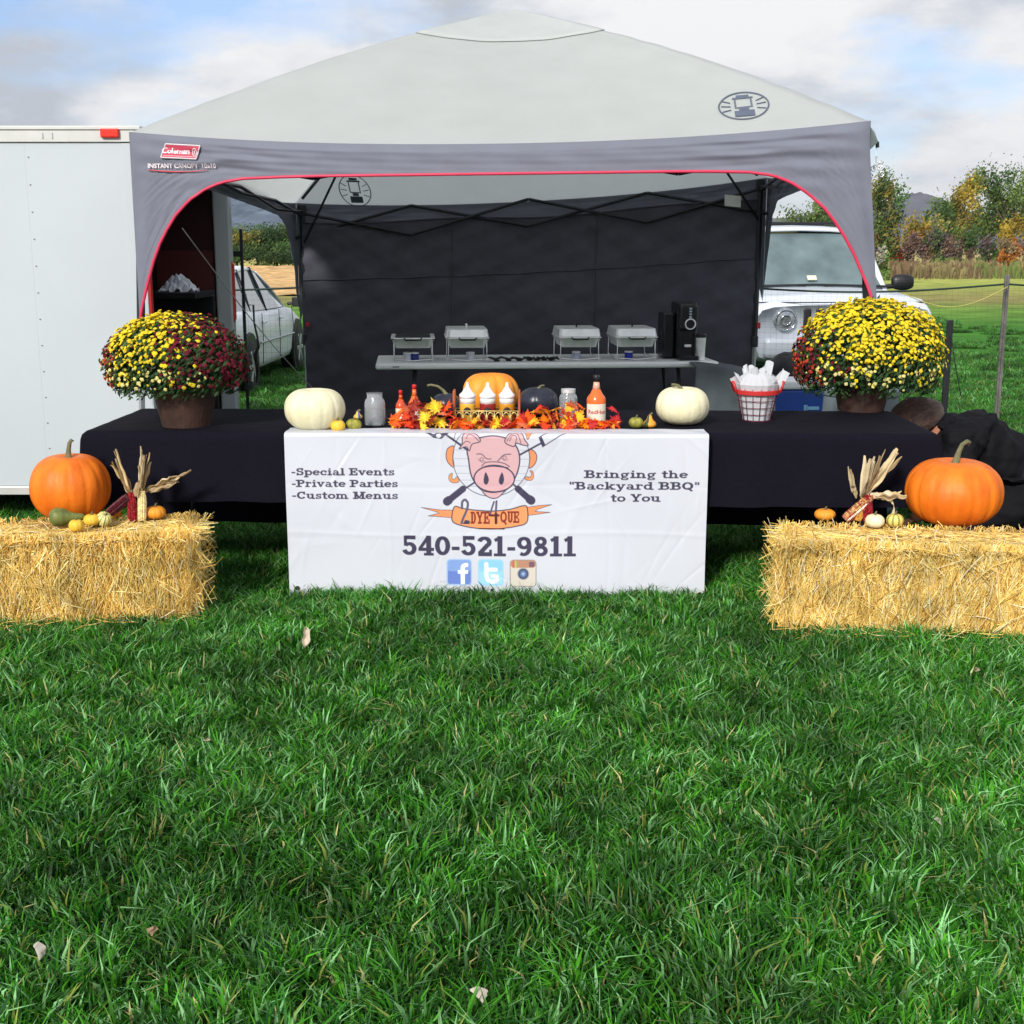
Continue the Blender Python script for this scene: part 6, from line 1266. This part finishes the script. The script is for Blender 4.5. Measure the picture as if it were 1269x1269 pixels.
# --- SUV on the right, nose towards the tent
sv, fine = carbody('suv', (3.24, 15.2, 0), R(-90 + 2), [(-2.2, .40, 1.02, .80), (-2.1, .36, 1.06, .88), (-1.0, .34, 1.07, .91), (.4, .34, 1.07, .92), (.9, .34, 1.09, .92), (1.3, .36, 1.08, .93), (1.9, .40, 1.05, .93), (2.12, .42, 1.0, .91), (2.2, .44, .95, .89)], None, None, .36, paint_s, 'silver white four wheel drive car with roof rack, nose to the tent')
glasshouse(sv, [(-2.1, 1.08, .82, -1.95, 1.66, .66), (-1.1, 1.08, .84, -1.05, 1.72, .68), (-.1, 1.08, .84, -.10, 1.74, .68), (.62, 1.09, .82, .15, 1.72, .67), (.98, 1.10, .78, .28, 1.70, .66)], paint_s, [(4, .042)], mat('windscreen_glass', (.13, .18, .19), .08, var=.35, scale=2.5, spec=.35))
for x in (-1.35, 1.33):
    for sg in (-1, 1):
        wheel(sv, x, sg * .86, .37, .24, sg); b = MB(); b.M = Matrix.Translation((x, sg * .90, .42)) @ Matrix.Rotation(R(90), 4, 'X')
        b.lathe([(.38, -.045), (.415, -.04), (.425, 0), (.415, .04), (.38, .045)], 34); b.build('wheel_arch', paint_s, sv, smooth=True)
for sg in (-1, 1):
    b = MB(); b.grid(lambda u, v: Vector((.78 + .06 * abs(math.sin(v * 3.1416)) ** .6 * math.cos(u * 6.283), sg * 1.04 - .125 * math.cos(v * 3.1416), 1.17 + .088 * abs(math.sin(v * 3.1416)) ** .5 * math.sin(u * 6.283))), 20, 14, wrap=True); b.tube([(.78, sg * .84, 1.12), (.78, sg * .96, 1.13)], .03, 6); b.build('side_mirror', M['black'], sv, bevel=.035)
    b = MB(); b.M = Matrix.Translation((2.19, sg * .60, .84)) @ Matrix.Rotation(R(90), 4, 'Y'); b.lathe([(.0, .05), (.075, .05), (.115, .035), (.125, 0), (.13, -.06)], 26); hl = b.build('headlight', lens, sv, smooth=True)
    b = MB(); b.M = Matrix.Translation((2.20, sg * .60, .84)) @ Matrix.Rotation(R(90), 4, 'Y'); b.tube([(.10 * math.cos(a), .10 * math.sin(a), .048) for a in np.linspace(0, 6.283, 25)], .008, 5); b.tube([(.05 * math.cos(a), .05 * math.sin(a), .055) for a in np.linspace(0, 6.283, 17)], .007, 5); b.build('lamp_ring', chrome, hl, smooth=True)
    b = MB(); b.tube([(-1.7, sg * .60, 1.80), (-.8, sg * .62, 1.83), (.1, sg * .60, 1.79)], .018, 6); b.build('roof_rail', M['black'], sv, smooth=True)
for x in (-.95, -.1): b = MB(); b.tube([(x, -.60, 1.82), (x, .60, 1.82)], .016, 6); b.build('roof_bar', M['black'], sv)
for k in range(7): b = MB(); b.box((2.20, -.375 + .125 * k, .84), (.03, .078, .22)); b.build('grille_slot', M['black'], sv, bevel=.02)
b = MB(); b.tube([(2.06, -.84, 1.005), (2.20, -.45, 1.01), (2.22, 0, 1.012), (2.20, .45, 1.01), (2.06, .84, 1.005)], .006, 5); b.tube([(1.0, -.80, 1.13), (1.02, 0, 1.15), (1.0, .80, 1.13)], .014, 5); b.build('hood_seam', M['black'], sv)
b = MB(); b.box((2.24, 0, .56), (.16, 1.62, .20)); b.build('bumper', paint_s, sv, bevel=.04)
b = MB(); b.box((.86, 0, 1.19), (.01, .10, .07), Matrix.Rotation(R(-52), 3, 'Y')); b.build('windscreen_sticker', mat('cream_sticker', (.75, .72, .55), .6), sv); bpy.data.objects['windscreen_sticker'].location = (.03, 0, .03)
for sg in (-1, 1): b = MB(); b.tube([(1.03, sg * .10, 1.135), (1.0, sg * .55, 1.145)], .007, 5); b.build('wiper', M['black'], sv)
# ================================================================ MESH FENCE
fence = empty('mesh_fence', (0, 11.3, 0), 0, 'dark green plastic mesh fence on metal stakes behind the tent', 'fence'); FH = 1.24
fp = [(-13, 13.6), (-8, 12.6), (-4.6, 11.9), (-1.2, 11.5), (1.6, 11.45), (4.22, 11.18), (7.6, 11.6), (11.5, 12.4), (16, 14)]
net_m = mat('dark_green_mesh', (.016, .035, .025), .7, var=.2)
for i, (x, y_) in enumerate(fp):
    b = MB(); b.box((x, y_ - 11.3, .66), (.040, .020, 1.32)); b.box((x, y_ - 11.3 - .016, .66), (.012, .022, 1.32)); b.build('fence_stake', mat('stake_metal', (.16, .15, .14), .6, .4, var=.5, scale=12), fence)
for (x0, y0), (x1, y1) in zip(fp, fp[1:]):
    b = MB(); L = math.hypot(x1 - x0, y1 - y0); nx = int(L / .05); nz = 24
    def P(f_, z): sg_ = .07 * math.sin(f_ * math.pi) * (z / FH) ** 2; return Vector((x0 + (x1 - x0) * f_, y0 + (y1 - y0) * f_ - 11.3 - .03 + .03 * math.sin(f_ * 9 + z * 4), max(.02, z - sg_)))
    def strip(a, c, w):
        d_ = (c - a).normalized(); s2 = d_.cross(Vector((0, 1, 0))).normalized() * w; b.add([a - s2, a + s2, c + s2, c - s2], [(0, 1, 2, 3)])
    for k in range(nx): strip(P(k / nx, .04), P(k / nx, FH * .5), .0004); strip(P(k / nx, FH * .5), P(k / nx, FH), .0004)
    for j in range(nz + 1):
        for k in range(8): strip(P(k / 8, .04 + (FH - .04) * j / nz), P((k + 1) / 8, .04 + (FH - .04) * j / nz), .006 if j == 0 else .0004)
    b.build('mesh_netting', net_m, fence, stuff=True)
    b = MB(); b.tube([P(k / 16, FH) for k in range(17)], .009, 5); b.build('top_cord', net_m, fence)
b = MB(); b.tube([Vector((4.22 - .02, 11.1, 1.22)).lerp(Vector((3.35, 11.2, 1.16)), k / 16) - Vector((0, 0, .14 * math.sin(k / 16 * math.pi))) for k in range(17)], .004, 4); tag(b.build('loose_string', mat('yellow_string', (.5, .45, .12), .7), smooth=True), 'thin yellow string looping from the fence stake toward the car', 'string')
p = at(1174, 450, 9.3); b = MB(); b.box((p.x, 9.3, .52), (.042, .03, 1.04)); t = tag(b.build('black_stake', M['black'], bevel=.004), 'black stake standing behind the yellow mum', 'stake')
b = MB(); b.tube([(p.x + .01, 9.28, .92), (p.x + .04, 9.26, .74), (p.x + .07, 9.26, .62), (p.x + .10, 9.26, .50)], .004, 5); b.build('cord', M['black'], t)
p = at(303, 400, 9.75); b = MB(); b.box((p.x, 9.75, .84), (.022, .022, 1.68)); t = tag(b.build('lock_rod', M['dark_steel'], bevel=.004), 'tall dark metal rod standing next to the trailer end post', 'pole'); b = MB(); b.box((p.x - .045, 9.75, 1.50), (.10, .02, .04)); b.build('bracket', M['black'], t)
b = MB(); s1 = at(313, 378, 9.7)
b.tube([at(308, 378, 9.7), at(314, 378, 9.7), at(315, 400, 9.7), at(319, 418, 9.7), at(320, 430, 9.7), at(316, 440, 9.7), at(319, 458, 9.7), at(318, 475, 9.7)], [.01, .018, .016, .018, .030, .036, .030, .008], 6, flat=.4); tag(b.build('black_strap', M['black'], smooth=True), 'black strap hanging off the rod in front of the sedan wheel', 'strap')

# ================================================================ PERSON
skin = mat('skin', (.36, .16, .10), .55, var=.08, bump=.05); hair_m = mat('auburn_hair', (.055, .022, .012), .5, var=.5, scale=30, bump=.4, bscale=120, sheen=.2); jk = mat('black_jacket', (.005, .005, .007), .8, var=.2, bump=.25, bscale=14, spec=.2); tro = mat('black_trousers', (.006, .006, .008), .85, bump=.3, bscale=12, spec=.2)
def skinned(name, nodes, edges, m, parent, sub=2, root=0):
    me = bpy.data.meshes.new(name); me.from_pydata([n[:3] for n in nodes], edges, []); o = bpy.data.objects.new(name, me); COL.objects.link(o); o.parent = parent
    sk = o.modifiers.new('skin', 'SKIN'); sk.use_smooth_shade = True
    lay = me.skin_vertices[0].data
    for i, n in enumerate(nodes): r_ = n[3] if hasattr(n[3], '__len__') else (n[3], n[3]); lay[i].radius = r_
    lay[root].use_root = True; s = o.modifiers.new('sub', 'SUBSURF'); s.levels = s.render_levels = sub; me.materials.append(m); return o
# kneeling on the grass, folded forward with the head towards the table end
PX, PY = 2.62, 6.62
pr = empty('person', (PX, PY, 0), 0, 'person in black crouching behind the right table end, brown hair, head bent down', 'person')
body = [(0, 0, .34, .15), (-.10, -.01, .47, .15), (-.24, -.02, .56, .165), (-.37, -.02, .595, .13), (-.43, -.02, .605, .058), (-.47, -.02, .63, .055),      # pelvis .. neck 5
        (-.36, -.17, .56, .075), (-.40, -.24, .34, .052), (-.56, -.22, .22, .038), (-.60, -.21, .19, .030),                                         # near arm 6-9
        (-.36, .14, .57, .075), (-.42, .20, .36, .052), (-.58, .16, .26, .038), (-.62, .15, .23, .030),                                              # far arm 10-13
        (-.02, -.12, .27, .10), (-.34, -.16, .10, .075), (.02, -.16, .065, .050), (.10, -.16, .05, .035), (-.02, .12, .27, .10), (-.34, .16, .10, .075), (.02, .16, .065, .050), (.10, .16, .05, .035)]
edges = [(0, 1), (1, 2), (2, 3), (3, 4), (4, 5), (3, 6), (6, 7), (7, 8), (8, 9), (3, 10), (10, 11), (11, 12), (12, 13), (0, 14), (14, 15), (15, 16), (16, 17), (0, 18), (18, 19), (19, 20), (20, 21)]
def body_mat():
    m = mat('body_cloth_and_skin', (.0085, .0085, .011), .8, var=.2, bump=.25, bscale=14, spec=.2); t = m.node_tree; p = t.nodes['Principled BSDF']; tcn = N(t, 'ShaderNodeTexCoord'); last = None
    for c, r_ in (((-.47, -.02, .64), .065), ((-.60, -.21, .19), .06), ((-.62, .15, .23), .06)):
        d_ = N(t, 'ShaderNodeVectorMath', operation='DISTANCE'); d_.inputs[1].default_value = c; t.links.new(tcn.outputs['Object'], d_.inputs[0]); l_ = N(t, 'ShaderNodeMath', operation='LESS_THAN'); l_.inputs[1].default_value = r_; t.links.new(d_.outputs['Value'], l_.inputs[0])
        if last is None: last = l_.outputs[0]
        else: mx_ = N(t, 'ShaderNodeMath', operation='MAXIMUM'); t.links.new(last, mx_.inputs[0]); t.links.new(l_.outputs[0], mx_.inputs[1]); last = mx_.outputs[0]
    old = p.inputs['Base Color'].links[0].from_socket; mm = N(t, 'ShaderNodeMixRGB'); t.links.new(last, mm.inputs[0]); t.links.new(old, mm.inputs[1]); mm.inputs[2].default_value = (.36, .16, .10, 1); t.links.new(mm.outputs[0], p.inputs['Base Color']); return m
skinned('body', body, edges, body_mat(), pr)
def grow(idx, k=.014): return [(b_[0], b_[1], b_[2], b_[3] + k) for b_ in (body[i] for i in idx)]
def sub(idx): mp_ = {v: i for i, v in enumerate(idx)}; return [(mp_[a], mp_[c]) for a, c in edges if a in mp_ and c in mp_]
ji = [0, 1, 2, 3, 6, 7, 8, 10, 11, 12]; jn = grow(ji, .032) + [(-.415, -.02, .60, .085)]; skinned('jacket', jn, sub(ji) + [(3, 10)], jk, pr)
dt = bpy.data.textures.new('folds', 'CLOUDS'); dt.noise_scale = .10; dt.noise_depth = 3
ti = [0, 14, 15, 16, 18, 19, 20]; skinned('trousers', grow(ti, .030), sub(ti), tro, pr)
for o in pr.children:
    if o.name.split('.')[0] in ('jacket', 'trousers'): o.modifiers['sub'].levels = o.modifiers['sub'].render_levels = 4; dm = o.modifiers.new('folds', 'DISPLACE'); dm.texture = dt; dm.strength = .07; dm.mid_level = .5
for sy in (-1, 1): b = MB(); b.M = Matrix.Translation((.12, sy * .16, .045)) ; b.grid(lambda u, v: Vector(((v - .5) * .27, math.cos(u * 6.283) * .045 * math.sin(max(.05, min(3.09, v * 3.14))) ** .5, math.sin(u * 6.283) * .045 * math.sin(max(.05, min(3.09, v * 3.14))) ** .5)), 14, 12, wrap=True); b.build('shoe', M['black'], pr, smooth=True)
# head: face turned down and away to the left
hp = Vector((-.545, -.02, .685)); Hm = Matrix.Translation(hp) @ Matrix.Rotation(R(-112), 4, 'Y') @ Matrix.Rotation(R(150), 4, 'Z')
def headf(u, v):
    a = u * 2 * math.pi; f_ = (v - .5) * math.pi; x = math.cos(f_) * math.cos(a); y_ = math.cos(f_) * math.sin(a); z = math.sin(f_)
    jaw = 1 - .22 * max(0, -z) ** 1.2; X2 = x * .096 * jaw + (.012 if x > 0 and z < 0 else 0) * max(0, -z); X2 += .022 * math.exp(-((y_ / .16) ** 2) - ((z + .12) / .13) ** 2) * (x > 0); X2 -= .008 * math.exp(-(((abs(y_) - .38) / .14) ** 2) - ((z - .05) / .10) ** 2) * (x > 0); X2 += .006 * math.exp(-((y_ / .25) ** 2) - ((z + .48) / .06) ** 2) * (x > 0)
    return Vector((X2, y_ * .078 * jaw, z * .118))
b = MB(); b.M = Hm; b.grid(headf, 36, 26, wrap=True); hd = b.build('head', skin, pr, smooth=True)
for sg in (-1, 1):
    b = MB(); b.M = Hm @ Matrix.Translation((-.004, sg * .076, -.008)); b.grid(lambda u, v: Vector((math.cos(u * 6.283) * .017 * math.sin(v * 3.14), sg * (.012 * math.sin(v * 3.14)) + sg * .008 * math.cos(u * 6.283) * -1, math.sin(u * 6.283) * .031 * math.sin(v * 3.14) + (v - .5) * .004)), 14, 8, wrap=True); b.build('ear', skin, hd, smooth=True)
    b = MB(); b.M = Hm @ Matrix.Translation((.083, sg * .030, .008)); b.lathe([(0, -.010), (.009, -.006), (.012, 0), (.009, .006), (0, .010)], 10); b.build('eye', mat('eye_white', (.7, .7, .68), .3), hd, smooth=True)
b = MB(); b.M = Hm
def hairf(u, v):
    a = u * 2 * math.pi; f_ = -1.35 + (math.pi / 2 + 1.35) * v; p = headf(u, .5 + f_ / math.pi); k = 1.20 + .10 * max(0, -.4 - f_) + .02 * vn(a * 9, f_ * 2) + .012 * math.sin(a * 40); 
    if math.cos(a) > .35 and f_ < .5: k = .93
    return Vector((p.x * k - .006, p.y * k, p.z * k + .004))
b.grid(hairf, 90, 20, wrap=True); b.build('hair', hair_m, pr, smooth=True)
rg = np.random.default_rng(4)
hs = MB(); hs.M = Hm
for _ in range(420):
    a = rg.uniform(1.2, 5.1); z0 = rg.uniform(.5, 1.4); P_ = []
    for k in range(5): f_ = z0 - k * .34; q_ = headf((a + .03 * k) / 6.283, .5 + max(-.6, f_) / math.pi); P_.append(Vector((q_.x * 1.22 - .008, q_.y * 1.22, q_.z * 1.20 + .004)))
    hs.tube(P_, [.0022, .0022, .002, .0018, .001], 3, caps=False)
hs.build('hair_strands', hair_m, pr, stuff=True, smooth=True)
# hands: palm and five fingers resting near the ground
for base_i, sg in ((9, -1), (13, 1)):
    P0 = Vector(body[base_i][:3]); h = MB(); d = Vector((-.9, 0, -.45)).normalized(); sd_ = Vector((0, 1, 0)); up = d.cross(sd_)
    h.tube([P0 - d * .01, P0 + d * .03, P0 + d * .07, P0 + d * .085], [.026, .036, .038, .030], 10, flat=.42)
    for k, (o_, ln) in enumerate(((-.028, .062), (-.010, .072), (.010, .068), (.028, .052))):
        q0 = P0 + d * .08 + sd_ * o_ ; h.tube([q0, q0 + d * ln * .45 - Vector((0, 0, .004)), q0 + d * ln * .8 - Vector((0, 0, .016)), q0 + d * ln - Vector((0, 0, .028))], [.009, .0085, .0078, .006], 7)
    q0 = P0 + d * .025 - sd_ * sg * .030; h.tube([q0, q0 + d * .028 - sd_ * sg * .018, q0 + d * .055 - sd_ * sg * .022 - Vector((0, 0, .01))], [.011, .010, .007], 7); h.build('hand', skin, pr, smooth=True)
# ================================================================ LITTER ON THE GRASS
hl_m = amat('dead_leaf', .8, .2, spec=.2, var=.15, scale=40)
def dead_leaf(u, v, w, h, col, label, seed, up=.8, cat='dry leaf', z=.065):
    p = onz(u, v, z); rg_ = np.random.default_rng(seed); b = MB(); b.col = col; a = rg_.uniform(-.3, .3); s0 = rg_.uniform(0, 6)
    def fn(q, r_):
        wd = math.sin(r_ * math.pi) ** .7 * (1 + .25 * math.sin(r_ * 9 + s0)); y_ = (q - .5) * w * wd; zz_ = r_ * h
        return Vector((y_ + .2 * w * math.sin(r_ * 3 + s0), zz_ * (1 - up) + .01 * math.sin(q * 6 + s0), zz_ * up + .12 * w * abs(2 * q - 1)))
    b.grid(fn, 6, 10); o = b.build('dry_leaf', hl_m, None, smooth=True, loc=p); tag(o, label, cat); return o
dead_leaf(379, 803, 0.032, 0.086, (.70, .60, .47), 'pale torn husk standing upright in the grass below the banner', 1, .97, z=.05); dead_leaf(595, 1242, 0.032, 0.034, (.58, .50, .42), 'pale curled leaf on the grass at the bottom centre of the lawn', 2, .4); dead_leaf(47, 1190, 0.025, 0.041, (.50, .46, .40), 'pale narrow leaf on the grass in the lower left corner', 3, .7)
dead_leaf(190, 1158, 0.021, 0.022, (.38, .26, .16), 'brown leaf scrap right of the pale leaf in the lower left corner', 4, .5); dead_leaf(1210, 832, 0.020, 0.022, (.42, .36, .25), 'small tan leaf below the right bale', 5, .5); dead_leaf(1165, 1022, 0.017, 0.022, (.40, .38, .28), 'tiny grey tan leaf on the right of the lawn', 6, .5); dead_leaf(256, 918, 0.021, 0.015, (.55, .48, .34), 'small straw coloured scrap on the left of the lawn', 7, .2)
dead_leaf(925, 748, 0.012, 0.160, (.62, .52, .30), 'loose straw stalk between banner and right bale', 8, .08, 'straw stalk', z=.03)
# ================================================================ HAZE
hz = MB(); hz.box((0, 1800, 90), (7400, 3800, 182.2)); o = hz.build('haze', None); hm_ = bpy.data.materials.new('thin_haze'); hm_.use_nodes = True; t = hm_.node_tree; t.nodes.clear(); oo = N(t, 'ShaderNodeOutputMaterial'); pv = N(t, 'ShaderNodeVolumePrincipled'); pv.inputs['Color'].default_value = (.80, .84, .95, 1); pv.inputs['Density'].default_value = .00011; pv.inputs['Anisotropy'].default_value = .2; t.links.new(pv.outputs[0], oo.inputs['Volume']); o.data.materials.append(hm_); tag(o, kind='stuff')
